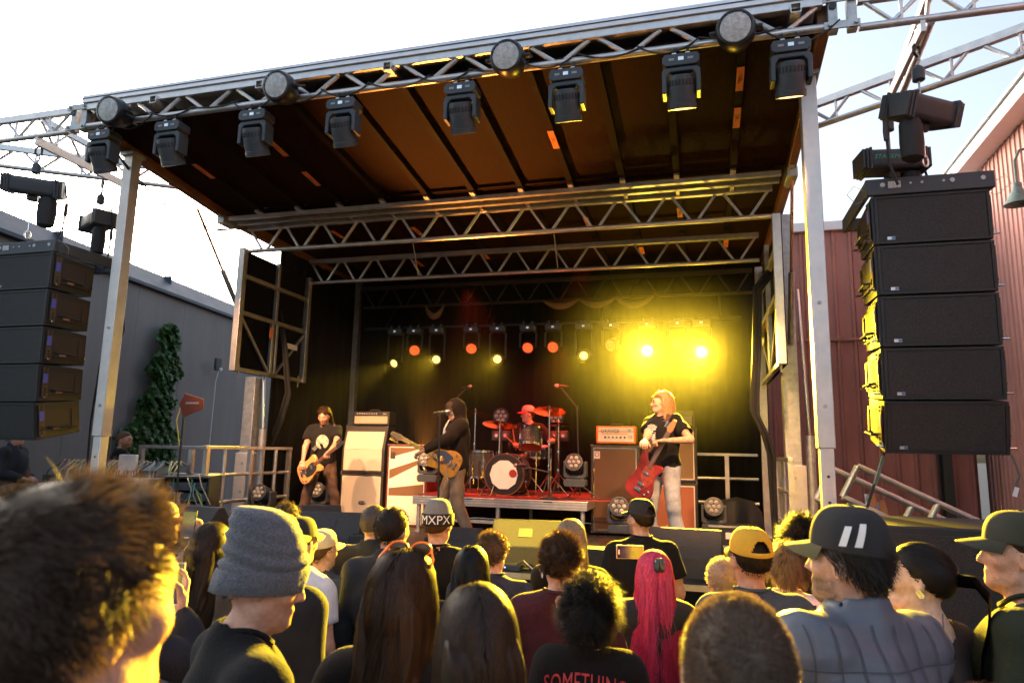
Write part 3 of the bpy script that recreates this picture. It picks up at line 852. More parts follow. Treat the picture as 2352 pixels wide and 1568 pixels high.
rf = MB().prism([(-.12, 0), (.10, 0), (.10, .05), (.3, .42), (.26, .46), (-.12, .06)], Lw, Matrix(((0, 0, 1, 0), (1, 0, 0, 0), (0, 1, 0, 4.985), (0, 0, 0, 1)))).build('roof_edge', COPE, gb, smooth=None)
MB().bb((-.1, .25, 5.3), (Lw + .1, 7.6, 5.42)).build('roof', COPE, gb)
for i in range(5): MB().bb((i * 3 + 1.1, .1, 5.06), (i * 3 + 1.13, .3, 5.46)).build('roof_seam', COPE, gb)
MB().bb((1.9, -.004, 4.72), (2.15, .0, 4.92)).build('wall_vent', M('vent grey', (.1, .11, .12), .6), gb)
p = av(498, 835, X=-10.65)
wl = thing('wall_light', 'small dark box light with a white drop cable on the grey building', 'wall light', (p.x, p.y, p.z), R(-8))
MB().bb((0, -.08, -.16), (.07, .08, .12)).build('housing', BLKM, wl, bevel=.01)
MB().lathe([(.0, -.03), (.03, -.02), (.045, .02), (.03, .06), (0, .07)], 12, (.1, .03, -.16)).build('lamp', M('frosted glass', (.6, .6, .6), .3), wl)
MB().tube([(.08, 0, -.15), (.03, -.01, -.4), (.02, -.03, -2.2)], .008, 5).build('cable', WHT, wl)

# climbing ivy: stem and a crown of separate leaves
def leaf_cloud(n, posf, size, seed, flat=None):
    r = np.random.default_rng(seed); P = posf(n, r); n = len(P)
    nrm = r.normal(size=(n, 3)); nrm = nrm if flat is None else np.array(flat) + .55 * nrm
    nrm /= np.linalg.norm(nrm, axis=1)[:, None]
    t = np.cross(nrm, r.normal(size=(n, 3))); t /= np.linalg.norm(t, axis=1)[:, None]; b = np.cross(nrm, t)
    s = size * r.uniform(.6, 1.3, n)[:, None]
    V = np.stack([P - t * s * .5, P - t * s * .05 + b * s * .48 + nrm * s * .1, P + t * s * .62, P - t * s * .05 - b * s * .48 + nrm * s * .1], 1).reshape(-1, 3)
    tint = np.repeat(r.uniform(.55, 1.25, n), 4)
    return V, np.arange(4 * n).reshape(-1, 4), tint
iv = thing('climbing_ivy', 'tall column of green ivy climbing the grey building', 'ivy', (-10.46, 11.2, 0), R(8))
def ivp(n, r):
    z = r.uniform(-.1, 4.32, n); k = np.sqrt(np.clip(1 - (np.clip(z - 3.85, 0, 1) / .47) ** 2, 0, 1))
    hw = (.36 + .09 * np.sin(z * 4.1) + .10 * np.sin(z * 9.3 + 1) + .05 * np.sin(z * 21) + .36 * np.clip((2.95 - z) / 1.3, 0, 1)) * k
    y = np.sign(r.uniform(-1, 1, n)) * r.random(n) ** .8 * hw + .16 * np.sin(z * 1.9 + .6) + r.normal(0, .05, n)
    dep = .26 * np.sqrt(np.clip(1 - (y / (1.2 * hw + .02)) ** 2, 0, 1)) * (.45 + .55 * np.sin(z * 9 + y * 12) ** 2)
    return np.stack([.03 + dep * r.uniform(.3, 1, n), y, z], 1)
V, Q, t = leaf_cloud(9500, ivp, .10, 3, (1, 0, .3))
mobj('foliage', np_mesh('foliage', V, Q, M('ivy leaf', rough=.5, var=.1, attr=True, trans=.25), False, np.array([.05, .13, .03]) * t[:, None]), None, iv)
MB().tube([(.03, 0, GND), (.05, .08, 1.2), (.04, -.06, 2.4), (.04, .05, 4.1)], [.05, .04, .03, .01], 7).build('stem', M('ivy bark', (.1, .07, .045), .9), iv)

REDM = M('red painted sheet metal', (.35, .145, .11), .55, .0, .3, 1.2, bump=.08, bs=14, aniso=(2, 2, .4))
REDM2 = M('faded red sheet metal', (.45, .22, .195), .6, .0, .28, 1.2, aniso=(2, 2, .4))
TRIMW = M('white roof trim', (.75, .76, .78), .5, var=.05)
def corrugated(parent, length, height, panel, nrib, mat, depth=.035, z0=0.):
    n = int(math.ceil(length / panel)); rp = panel / nrib
    prof = []
    for i in range(nrib):
        x = i * rp
        prof += [(x + .006, 0), (x + rp * .72, 0), (x + rp * .80, -depth), (x + rp * .92, -depth), (x + rp * .995, 0)]
    me = None
    for k in range(n):
        if me is None:
            m = MB(); q = len(prof)
            V = [(x, y, z0) for x, y in prof] + [(x, y, z0 + height) for x, y in prof]
            V += [(x, y + .02, z0) for x, y in prof] + [(x, y + .02, z0 + height) for x, y in prof]
            F = [(i, i + 1, q + i + 1, q + i) for i in range(q - 1)] + [(2 * q + i + 1, 2 * q + i, 3 * q + i, 3 * q + i + 1) for i in range(q - 1)]
            m.add(V, F); me = m.mesh('panel', mat)
        mobj('panel', me, None, parent, (k * panel, 0, 0))
lb = thing('low_red_building', 'low red corrugated metal building with white roof trim behind the right speaker array', 'building', (.2, 13.0, 0))
corrugated(lb, 4.1, 6.0 - GND, .82, 3, REDM, z0=GND)
MB().bb((-.05, .045, GND), (4.15, 6, 5.98)).build('wall', M('red wall behind sheets', (.2, .06, .04), .7), lb)
MB().bb((-.1, -.10, 5.99), (4.2, 6.05, 6.16)).build('roof_trim', TRIMW, lb, bevel=.01)
MB().bb((0, -.075, 3.98), (4.15, -.037, 4.03)).build('seam_rail', REDM, lb)
rb = thing('tall_red_building', 'tall red ribbed metal building with white eave at the right edge', 'building', (4.58, 13.3, 0), R(-91.5))
corrugated(rb, 12.3, 6.72 - GND, .82, 5, REDM2, .02, GND)
MB().bb((-.2, .045, GND), (12.4, 8, 6.7)).build('wall', M('red wall behind sheets'), rb)
ev = MB().bb((-.4, -.32, 6.73), (12.6, 8, 6.93)).build('eave', TRIMW, rb, bevel=.01)
MB().bb((-.42, -.36, 6.94), (12.62, 8.02, 6.99)).build('roof_edge', M('grey roof metal', (.3, .31, .33), .5, .4), rb)
p = av(2175, 1100, Y=12.75)
sc_ = thing('steel_column', 'dark green steel column in front of the red corner', 'column', (p.x, 12.75, 0))
MB().bb((-.07, -.1, GND), (.07, -.085, 4.2)).bb((-.07, .085, GND), (.07, .1, 4.2)).bb((-.008, -.085, GND), (.008, .085, 4.2)).build('column', M('dark green paint', (.02, .03, .022), .5), sc_, smooth=None)
MB().bb((-.12, -.14, GND), (.12, .14, GND + .02)).build('base_plate', BLK, sc_)
# gooseneck lamp on the tall building
p = av(2338, 448, X=3.85)
gl = thing('gooseneck_lamp', 'weathered green gooseneck lamp on the tall red building', 'lamp', (p.x, p.y, p.z))
MB().lathe([(.05, .15), (.055, .09), (.06, .07), (.15, -.1), (.16, -.12), (.14, -.115), (.05, .06)], 20, (0, 0, 0)).build('shade', M('verdigris paint', (.13, .19, .18), .6, 0, .4, 25), gl)
MB().tube([(0, 0, .14), (0, 0, .45), (.06, .0, .58), (.2, 0, .62), (.45, 0, .5), (.47, 0, .48)], .018, 8).build('arm', M('verdigris paint'), gl)
MB().lathe([(0, -.06), (.04, -.05), (.05, 0), (.03, .05), (0, .06)], 12).build('bulb', M('warm bulb glass', (.8, .6, .3), .2), gl)

# ------------------------------------------------------------------ stage deck
dk = thing('stage_deck', 'black stage floor of the mobile stage with skirted front', 'stage', (0, 0, 0))
for i in range(6):
    for j in range(4):
        x0 = -6.3 + i * 7.3 / 6; y0 = 6.5 + j * 1.25
        MB().bb((x0 + .004, y0 + .004, STG - .06), (x0 + 7.3 / 6 - .004, y0 + 1.246, STG)).build('deck_panel', M('worn black deck', (.035, .033, .032), .6, 0, .4, 4, bump=.15, bs=60), dk)
V, F = [], []
for i in range(146):
    x = -6.29 + i * .05; y = 6.5 + .03 * math.sin(i * 1.3) - .03
    V += [(x, y, GND + .01), (x, y, STG - .065)]
F = [(2 * i, 2 * i + 2, 2 * i + 3, 2 * i + 1) for i in range(145)]
MB().add(V, F).build('skirt', VELV, dk, smooth=60)
MB().bb((-6.3, 6.48, STG - .055), (1., 6.497, STG - .002)).build('edge_trim', ALU, dk)
MB().bb((-6.2, 6.6, .3), (.9, 11.4, STG - .07)).build('chassis', BLK, dk)
for x in (-6.0, -2.65, .7):
    for y in (6.7, 9, 11.2): MB().bb((x - .05, y - .05, GND), (x + .05, y + .05, .3)).build('leg', GALV, dk)
pf = thing('side_platform', 'dark side platform carrying the monitor desk left of the stage', 'platform', (0, 0, 0))
MB().bb((-9.3, 6.75, STG - .08), (-6.34, 9.6, STG - .01)).build('deck', M('worn black deck'), pf)
for x in (-9.1, -7.8, -6.5):
    for y in (6.9, 9.4): MB().cyl((x, y, GND), (x, y, STG - .08), .03).build('leg', GALV, pf)

# ------------------------------------------------------------------ roof
rib_x = [XC - 3.66 + .61 * i for i in range(13)]
rt = thing('stage_roof', 'brown plywood roof canopy of the mobile stage with aluminium ribs', 'roof', (0, 0, 0))
zr = lambda y: 5.40 - .112 * (y - 5.45)          # underside, tilted up towards the crowd
sl = math.atan(.112)
for i in range(12):
    for y0, y1, f in ((5.5, 7.68, zr), (7.72, 9.5, lambda y: 5.16 - .02 * (y - 7.7)), (9.5, 11.35, lambda y: 5.16 - .02 * (y - 7.7))):
        m = MB(); x0, x1 = rib_x[i] + .035, rib_x[i + 1] - .035
        V = [(x0, y0, f(y0)), (x1, y0, f(y0)), (x1, y1, f(y1)), (x0, y1, f(y1))]
        V += [(a, b, c + .02) for a, b, c in V]
        m.add(V, [(3, 2, 1, 0), (4, 5, 6, 7), (0, 1, 5, 4), (1, 2, 6, 5), (2, 3, 7, 6), (3, 0, 4, 7)])
        m.build('roof_panel', PLY, rt, smooth=None)
for x in rib_x:
    MB().bar((x, 5.5, zr(5.5) - .03), (x, 7.66, zr(7.66) - .03), .07, .11).build('rib', RIBM, rt, smooth=None)
    MB().bar((x, 7.72, 5.11), (x, 11.35, 5.04), .07, .11).build('rib', RIBM, rt, smooth=None)
    MB().box((x, 7.60, zr(7.6) - .10), (.06, .14, .03), (-sl, 0, 0)).build('rib_shoe', ALU, rt)
MB().bar((XC, 5.47, 5.62), (XC, 11.4, 5.32), 7.36, .05).build('roof_skin', ALU, rt, smooth=None)
SIDEB = M('rust brown roof beam', (.20, .085, .04), .5, .1, .25, 6)
for x in (XL - .06, XR + .06):
    MB().bar((x, 5.47, 5.42), (x, 7.75, 5.17), .09, .26).build('side_beam', SIDEB, rt, bevel=.008, smooth=None)
    MB().bar((x, 7.75, 5.13), (x, 11.4, 5.06), .09, .22).build('side_beam', SIDEB, rt, bevel=.008, smooth=None)
    MB().box((x, 7.75, 5.02), (.12, .3, .12)).build('hinge_block', GALV, rt, bevel=.01)
labs = [(1, 6.5), (3, 6.2), (3, 6.9), (8, 6.6), (11, 5.95), (11, 6.55), (4, 8.7), (5, 10.0), (8, 8.8), (10, 8.7), (9, 10.2), (11, 10.1), (3, 10.2), (2, 8.6)]
for i, y in labs:
    z = (zr(y) - .092) if y < 7.6 else 5.11 - .0194 * (y - 7.72) - .062
    MB().box((rib_x[i], y, z), (.065, .34, .006), (-sl if y < 7.6 else -.02, 0, 0)).build('load_label', ORNG, rt)
    me = text_mesh('1200 lbs', .05)
    o = mobj('lettering', me, M('dark print', (.08, .03, .02), .7), rt, (rib_x[i], y, z - .008)); o.rotation_euler = (math.pi - (sl if y < 7.6 else .02), 0, R(90))
def lattice(name, label, x0, x1, y, zl, zu, n, rl, bw, upper='box', group='roof trusses', brace=.02, post=False, square=False, cat='truss', ALU=ALU):
    t = thing(name, label, cat, (0, 0, 0), group=group)
    MB().cyl((x0, y, zl), (x1, y, zl), rl, n=12).build('lower_chord', ALU, t)
    if upper == 'box': MB().bb((x0, y - bw / 2, zu - .035), (x1, y + bw / 2, zu + .035)).build('upper_chord', ALU, t, bevel=.004)
    st = (x1 - x0) / n
    for i in range(n):
        a, m, b = x0 + i * st, x0 + (i + .5) * st, x0 + (i + 1) * st
        for p, q in (((m - .045, y, zl + rl * .6), (a + .045, y, zu - .03)), ((m + .045, y, zl + rl * .6), (b - .045, y, zu - .03))):
            mb = MB()
            if square: mb.bar(p, q, brace * 2, brace * 2)
            else: mb.cyl(p, q, brace, n=8)
            mb.build('brace', ALU, t)
    return t
ft = lattice('front_truss', 'aluminium front truss along the roof edge carrying the lights', XL - .05, XR + .05, 5.42, 5.31, 5.52, 12, .032, .08, brace=.021)
MB().bb((XL - .1, 5.36, 5.557), (XR + .1, 5.45, 5.64)).build('fascia', M('pale aluminium fascia', (.72, .71, .72), .35, .6, .1, 6), ft, bevel=.003)
MB().bb((XL - .1, 5.352, 5.60), (XR + .1, 5.359, 5.605)).build('fascia_seam', BLK, ft)
for x in (rib_x[1] + .3, rib_x[3] + .35, rib_x[6] - .1, rib_x[8] - .2, rib_x[11] + .4):
    m = MB()
    for a, b in (((-.04, -.04), (.04, -.034)), ((-.04, .034), (.04, .04)), ((-.04, -.034), (-.034, .034)), ((.034, -.034), (.04, .034))): m.bb((x + a[0], 5.34, 5.47 + a[1]), (x + b[0], 5.9, 5.47 + b[1]))
    m.build('square_tube', ALU, ft, smooth=None)
t1 = lattice('inner_truss', 'aluminium lattice truss nearest the front inside the roof', -6.16, .84, 8.0, 4.66, 5.0, 12, .03, .06, square=True, brace=.014)
t2 = lattice('inner_truss', 'aluminium lattice truss in the middle of the roof', -6.1, .8, 9.52, 4.57, 4.92, 12, .028, .07, square=True, brace=.014)
t3 = lattice('inner_truss', 'dim lattice truss at the back of the stage roof', -5.9, .8, 10.95, 4.45, 4.80, 12, .028, .06, square=True, brace=.013, ALU=M('shaded truss aluminium', (.03, .028, .025), .6))  # rear truss shade put into a darker colour than the other trusses
MB().bb((-6.2, 7.62, 5.0), (.9, 7.68, 5.05)).build('cross_rail', ALU, t1)
MB().bb((-6.2, 7.80, 4.99), (.9, 7.86, 5.04)).build('cross_rail', ALU, t1)
for x in rib_x: MB().bar((x, 7.86, 5.015), (x, 8.0, 5.0), .04).build('link_bar', ALU, t1)
for x in (-4.2, -2.0): MB().cyl((x, 9.3, 5.05), (x + .02, 9.5, 4.6), .008).build('drop_rod', ALU, t2)
lp = thing('light_pipe', 'dark steel pipe hanging at the back with the stage lights', 'pipe', (0, 0, 0))
MB().cyl((-5.6, 10.55, 3.98), (.6, 10.55, 3.98), .025).build('pipe', BLK, lp)
for x in (-5.2, -3.4, -1.5, .3): MB().tube([(x, 10.55, 4.0), (x, 10.75, 4.2), (x, 10.92, 4.44)], .016, 6).build('hanger', BLK, lp)
CRM = M('cream strap cloth', (.2, .14, .09), .8)
sw_ = thing('cloth_swag', 'bundled cream cloth swagged along the rear truss', 'cloth', (0, 0, 0))
for k, (xa, xb, sg) in enumerate(((-2.5, -1.9, .10), (-1.9, -1.3, .1), (-1.3, -.7, .13), (-4.6, -4.25, .2))):
    P = catenary((xa, 10.82, 4.42), (xb, 10.82, 4.42), sg, 10)
    MB().tube(P, [.012 + .05 * math.sin(math.pi * i / 9) for i in range(10)], 7).build('swag', CRM, sw_)

# ------------------------------------------------------------------ posts
POSTM = M('pale aluminium post', (.66, .645, .63), .42, .55, .12, 5, bump=.06, bs=60)
def post(x, label):
    t = thing('roof_post', label, 'post', (x, YP, 0), group='front roof posts')
    MB().bb((-.065, -.065, 2.02), (.065, .065, 5.2)).build('outer_tube', POSTM, t, bevel=.006)
    MB().bb((-.052, -.052, GND + .04), (.052, .052, 2.04)).build('inner_tube', POSTM, t, bevel=.006)
    MB().bb((-.12, -.12, GND), (.12, .12, GND + .04)).build('foot_plate', GALV, t)
    for z in (2.35, 3.2): MB().cyl((0, -.078, z), (0, -.06, z), .016, n=8).build('bolt', GALV, t)
    for z in (1.2, 1.6, 1.8): MB().cyl((0, -.055, z), (0, -.051, z), .012, n=8).build('pin_hole', BLK, t)
    MB().bb((-.09, -.1, 5.2), (.09, .1, 5.24)).build('head_plate', GALV, t)
post(XL, 'tall pale aluminium roof post at the left front corner')
post(XR, 'tall pale aluminium roof post at the right front corner')

# ------------------------------------------------------------------ side frames, lift columns
def side_frame(x, y0, y1, label, cloth):
    t = thing('wing_frame', label, 'frame', (0, 0, 0), group='folding side frames')
    zb, zt, ym = 2.95, 4.66, (y0 + y1) / 2
    for nm, a, b, w in (('post', (x, y0, zb), (x, y0, zt), .09), ('post', (x, y1, zb), (x, y1, zt), .08), ('mullion', (x, ym, 3.78), (x, ym, zt), .055), ('mullion', (x, ym - .05, zb), (x, ym - .05, 3.74), .05), ('mullion', (x, ym + .05, zb), (x, ym + .05, 3.74), .05),
                        ('rail', (x, y0 + .046, zb + .03), (x, y1 - .041, zb + .03), .05), ('rail', (x, y0 + .046, 3.76), (x, y1 - .041, 3.76), .06), ('rail', (x, y0 + .046, 4.28), (x, y1 - .041, 4.28), .06),
                        ('brace', (x, y0 + .06, 3.70), (x, ym - .09, zb + .07), .035), ('brace', (x, ym + .1, zb + .07), (x, y1 - .06, 3.70), .035)):
        MB().bar(a, b, w).build(nm, ALU, t, smooth=None, bevel=.003)
    sx = -1 if x < XC else 1
    MB().bb((x + sx * .05, y0, zb), (x + sx * .06, y1, zt)).build('scrim', cloth, t)
    for y in (y0 + .1, y1 - .12): MB().cyl((x, y, zb - .08), (x, y, zb + .1), .012, n=6).build('drop_pin', GALV, t)
    MB().bb((x - sx * .052, ym - .17, 3.5), (x - sx * .048, ym - .09, 3.66)).build('warning_label', ORNG, t)
    MB().bb((x - sx * .052, ym + .25, 3.42), (x - sx * .048, ym + .55, 3.5)).build('notice_label', WHT, t)
    return t
side_frame(-6.1, 7.86, 9.52, 'left folding side frame with black scrim', VELV)
side_frame(.86, 7.95, 10.35, 'right folding side frame seen edge on', VELV)
for x, y, lab in ((-6.42, 8.75, 'left square lift column with hydraulic ram'), (1.04, 8.9, 'right square lift column with hydraulic ram')):
    t = thing('lift_column', lab, 'column', (x, y, 0), group='roof lift columns')
    MB().bb((-.09, -.09, .05), (.09, .09, 4.95 if x > 0 else 2.95)).build('mast', GALV, t, bevel=.006)
    MB().bb((-.13, -.12, .5), (.13, .12, 1.85)).build('sleeve', POSTM, t, bevel=.008)
    MB().bb((-.16, -.15, GND), (.16, .15, .06)).build('foot', GALV, t)
    MB().cyl((.2, .02, .3), (.2, .02, 2.2), .055).build('ram_cylinder', GALV, t)
    MB().cyl((.2, .02, 2.2), (.14, .02, 4.0 if x > 0 else 3.0), .022).build('ram_rod', STEEL, t)
    MB().bb((-.14, -.135, 1.0), (.14, -.121, 1.03)).build('bracket', POSTM, t)
    for z in (1.3, 1.7): MB().cyl((0, -.13, z), (0, -.119, z), .02, n=8).build('bolt', GALV, t)
for x0, x1, lab in ((-6.75, -6.32, 'left inclined gas strut beside the roof'), (1.3, 1.04, 'right inclined gas strut beside the roof')):
    t = thing('gas_strut', lab, 'strut', (0, 0, 0), group='roof struts')
    if x0 < XC:
        a, b = (-6.36, 7.2, 5.02), (-6.3, 8.2, 3.75)
    else: a, b = (1.02, 7.7, 5.0), (1.06, 8.78, 3.3)
    c = [a[i] * .45 + b[i] * .55 for i in range(3)]
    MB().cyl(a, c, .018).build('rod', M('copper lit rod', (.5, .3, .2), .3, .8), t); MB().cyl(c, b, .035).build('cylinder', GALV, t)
t = thing('rear_post', 'slim grey post at the left rear corner of the stage', 'post', (-6.05, 11.1, STG))
MB().bb((-.05, -.05, 0), (.05, .05, 4.2)).build('tube', ALU, t); MB().bb((-.09, -.09, 0), (.09, .09, .015)).build('foot', GALV, t)
t = thing('rear_post', 'slim pale post behind the right side frame', 'post', (.86, 10.5, STG))
MB().bb((-.05, -.05, 0), (.05, .05, 3.9)).build('tube', ALU, t); MB().bb((-.09, -.09, 0), (.09, .09, .015)).build('foot', GALV, t)

# ------------------------------------------------------------------ drapes
def drape_sheet(name, a, b, z0, z1, label, n=160, amp=.035):
    a, b = np.array(a, float), np.array(b, float); d = b - a; L = np.linalg.norm(d); d /= L; nn = np.array([-d[1], d[0]])
    V = []
    for i in range(n + 1):
        s = L * i / n; w = amp * (math.sin(s * 17) + .5 * math.sin(s * 41 + 1)); p = a + d * s
        for z in (z0, z1): q = p + nn * w * (1 if z == z0 else .5); V.append((q[0], q[1], z))
    o = MB().add(V, [(2 * i, 2 * i + 2, 2 * i + 3, 2 * i + 1) for i in range(n)]).build(name, VELV, None, smooth=80)
    sm = o.modifiers.new('thick', 'SOLIDIFY'); sm.thickness = .006
    return tag(o, label, 'curtain', 'stage drapes')
drape_sheet('stage_curtain', (-6.35, 11.3), (1.0, 11.3), STG + .005, 5.08, 'wide black backdrop curtain across the rear of the stage')
drape_sheet('stage_curtain', (-6.22, 8.9), (-6.22, 11.4), STG + .005, 4.98, 'black curtain closing the left rear side of the stage', 50)

# ------------------------------------------------------------------ PA wings, hoists, line arrays
def wing(sx, lab):
    fx = (lambda x: x) if sx > 0 else (lambda x: 2 * XC - x)
    t = thing('speaker_wing_truss', lab, 'truss', (0, 0, 0), group='speaker wing trusses')
    def tr(a, b, n, zl=5.29, zu=5.53, vert=True):
        a, b = np.array([fx(a[0]), a[1]]), np.array([fx(b[0]), b[1]])
        P = lambda k, z: (*(a + (b - a) * k), z)
        MB().cyl(P(0, zl), P(1, zl), .03).build('lower_chord', ALU, t)
        MB().bar(P(0, zu), P(1, zu), .055, .075).build('upper_chord', ALU, t, bevel=.003)
        for i in range(n):
            k0, k1, k2 = i / n, (i + .5) / n, (i + 1) / n
            MB().cyl(P(k0 + .02, zu - .03), P(k1, zl + .02), .017, n=7).build('brace', ALU, t)
            MB().cyl(P(k1, zl + .02), P(k2 - .02, zu - .03), .017, n=7).build('brace', ALU, t)
            MB().cyl(P(k1 + .13 / n, zl + .02), P(k1 + .13 / n, zu - .03), .016, n=7).build('upright', ALU, t)
    tr((1.26, 5.45), (3.7, 5.45), 5)
    tr((1.1, 7.2), (3.66, 5.52), 6)
    tr((1.78, 5.5), (1.86, 6.68), 3)
    MB().bar((fx(1.70), 5.42, 5.22), (fx(1.72), 6.72, 5.20), .035, .09).build('pick_beam', POSTM, t, smooth=None)
    x = fx(1.13)
    for dx in (-.06, .08): MB().bb((x + dx - .035, 5.40, 5.26), (x + dx + .035, 5.47, 5.58)).build('hinge_plate', GALV, t, bevel=.005)
    for z in (5.30, 5.53):
        MB().bb((x - .13, 5.38, z - .03), (x + .13, 5.395, z + .03)).build('splice_plate', GALV, t)
        for dx in (-.09, .1): MB().cyl((x + dx, 5.36, z), (x + dx, 5.38, z), .016, n=7).build('bolt', GALV, t)
    MB().cyl((x - .06, 5.385, 5.47), (x - .06, 5.399, 5.47), .028).build('socket', BLK, t)
wing(1, 'right speaker wing truss of aluminium lattice beyond the roof corner')
wing(-1, 'left speaker wing truss of aluminium lattice beyond the roof corner')

def hoist(loc, rz, z0, zb, label, rot=0., txt=True, bagside=1):
    """chain hoist hanging from height z0; zb is where its lower hook holds the frame"""
    t = thing('chain_hoist', label, 'hoist', loc, rz, 'chain hoists above the arrays')
    z = 0.
    m = MB(); m.tube([(0, 0, z0 - loc[2]), (.03, 0, z0 - loc[2] - .04), (.03, 0, z0 - loc[2] - .09), (0, 0, z0 - loc[2] - .12), (-.03, 0, z0 - loc[2] - .09), (-.03, 0, z0 - loc[2] - .04), (0, 0, z0 - loc[2])], .012, 7, caps=False); m.build('shackle', BLK, t)
    MB().tube([(0, 0, z0 - loc[2] - .10), (.02, 0, z0 - loc[2] - .15), (-.01, 0, z0 - loc[2] - .2)], .013, 7).build('hook', GALV, t)
    MB().lathe([(.02, -.07), (.045, -.06), (.045, .03), (.03, .05), (.02, .06)], 14, (0, 0, z0 - loc[2] - .26)).build('hook_block', BLKM, t)
    MB().cyl((0, 0, .09), (0, 0, z0 - loc[2] - .3), .008, n=6).build('chain', GALV, t)
    b = MB().prism([(-.11, -.09), (.11, -.09), (.13, -.06), (.13, .06), (.11, .09), (-.11, .09), (-.13, .06), (-.13, -.06)], .42, Matrix(((0, 0, 1, -.21), (1, 0, 0, 0), (0, 1, 0, 0), (0, 0, 0, 1)))).build('motor_housing', BLKM, t, bevel=.012, rot=(rot, 0, 0))
    for sx in (-1, 1):
        for k in range(3): MB().bb((sx * (.215 + .028 * k) - .012, -.142 + .006 * k, -.102 + .006 * k), (sx * (.215 + .028 * k) + .012, .142 - .006 * k, .102 - .006 * k)).build('end_rib', BLKM, b, bevel=.006)
    MB().bb((-.05, -.06, -.16), (.05, .06, -.09)).build('lower_guide', BLK, b, bevel=.01)
    if txt:
        o = mobj('lettering', text_mesh('STAGEMAKER', .055, font_shear=.3), M('green print', (.05, .5, .3), .6), b, (-.02, -.134, .01)); o.rotation_euler = (R(90), 0, 0)
        MB().bb((.02, -.04, -.0945), (.14, .03, -.091)).build('rating_plate', M('red white plate', (.5, .2, .18), .6, 0, .5, 60), b)
    bx = .15 * bagside
    m = MB(); prof = [(.075, .0), (.09, -.05), (.095, -.2), (.085, -.32), (.05, -.345), (.0, -.35)]
    m.lathe(prof, 18, (bx, -.02, -.1), squash=(1, .8)); m.build('chain_bag', M('black chain bag', (.014, .014, .015), .7, bump=.5, bs=22), t)
    P = [(bx * .2, .05, .1), (bx * 1.8, .05, .12), (bx * 2.1, .06, -.1), (bx * 2.0, .06, -.45), (bx * 1.6, .05, -.62)]
    MB().tube(P, .011, 6).build('power_cable', CABL, t); MB().lathe([(.018, -.07), (.022, .0), (.018, .08)], 8, (bx * 2.08, .06, -.2)).build('connector', BLK, t)
    MB().cyl((0, 0, -.15), (0, 0, zb - loc[2] + .1), .007, n=6).build('lift_wire', STEEL, t)
    m = MB(); c = zb - loc[2] + .07
    m.tube([(.028 * math.sin(a), 0, c + .045 * math.cos(a)) for a in np.linspace(0, 6.28, 11)], .009, 6, caps=False); m.build('shackle', STEEL, t)
    return t
GRILLE = None
def grille_mat():
    m = M('black speaker grille', (.02, .021, .022), .6, .2, 0, spec=.4)
    nt = m.node_tree; N = nt.nodes; L = nt.links
    tc = N.new("ShaderNodeTexCoord"); v = N.new("ShaderNodeTexVoronoi"); v.inputs['Scale'].default_value = 110
    L.new(tc.outputs['Object'], v.inputs['Vector'])
    b = N.new("ShaderNodeBump"); b.inputs['Strength'].default_value = .4; b.inputs['Distance'].default_value = .004
    L.new(v.outputs['Distance'], b.inputs['Height']); L.new(b.outputs[0], N["Principled BSDF"].inputs['Normal'])
    cr = N.new("ShaderNodeMapRange"); cr.inputs[1].default_value = 0; cr.inputs[2].default_value = .6; cr.inputs[3].default_value = .006; cr.inputs[4].default_value = .04
    L.new(v.outputs['Distance'], cr.inputs[0]); L.new(cr.outputs[0], N["Principled BSDF"].inputs['Base Color'])
    return m
GRILLE = grille_mat()
CABM = M('black cabinet paint', (.016, .017, .018), .5, 0, .15, 10, bump=.15, bs=140)
BRN = M('dark brown cabinet side', (.035, .024, .02), .55, 0, .2, 8)
BLUEP = M('blue lilac label', (.12, .13, .5), .6, 0, .3, 60)
YPL = M('yellow brass plate', (.11, .075, .035), .45, .4, .3, 40)
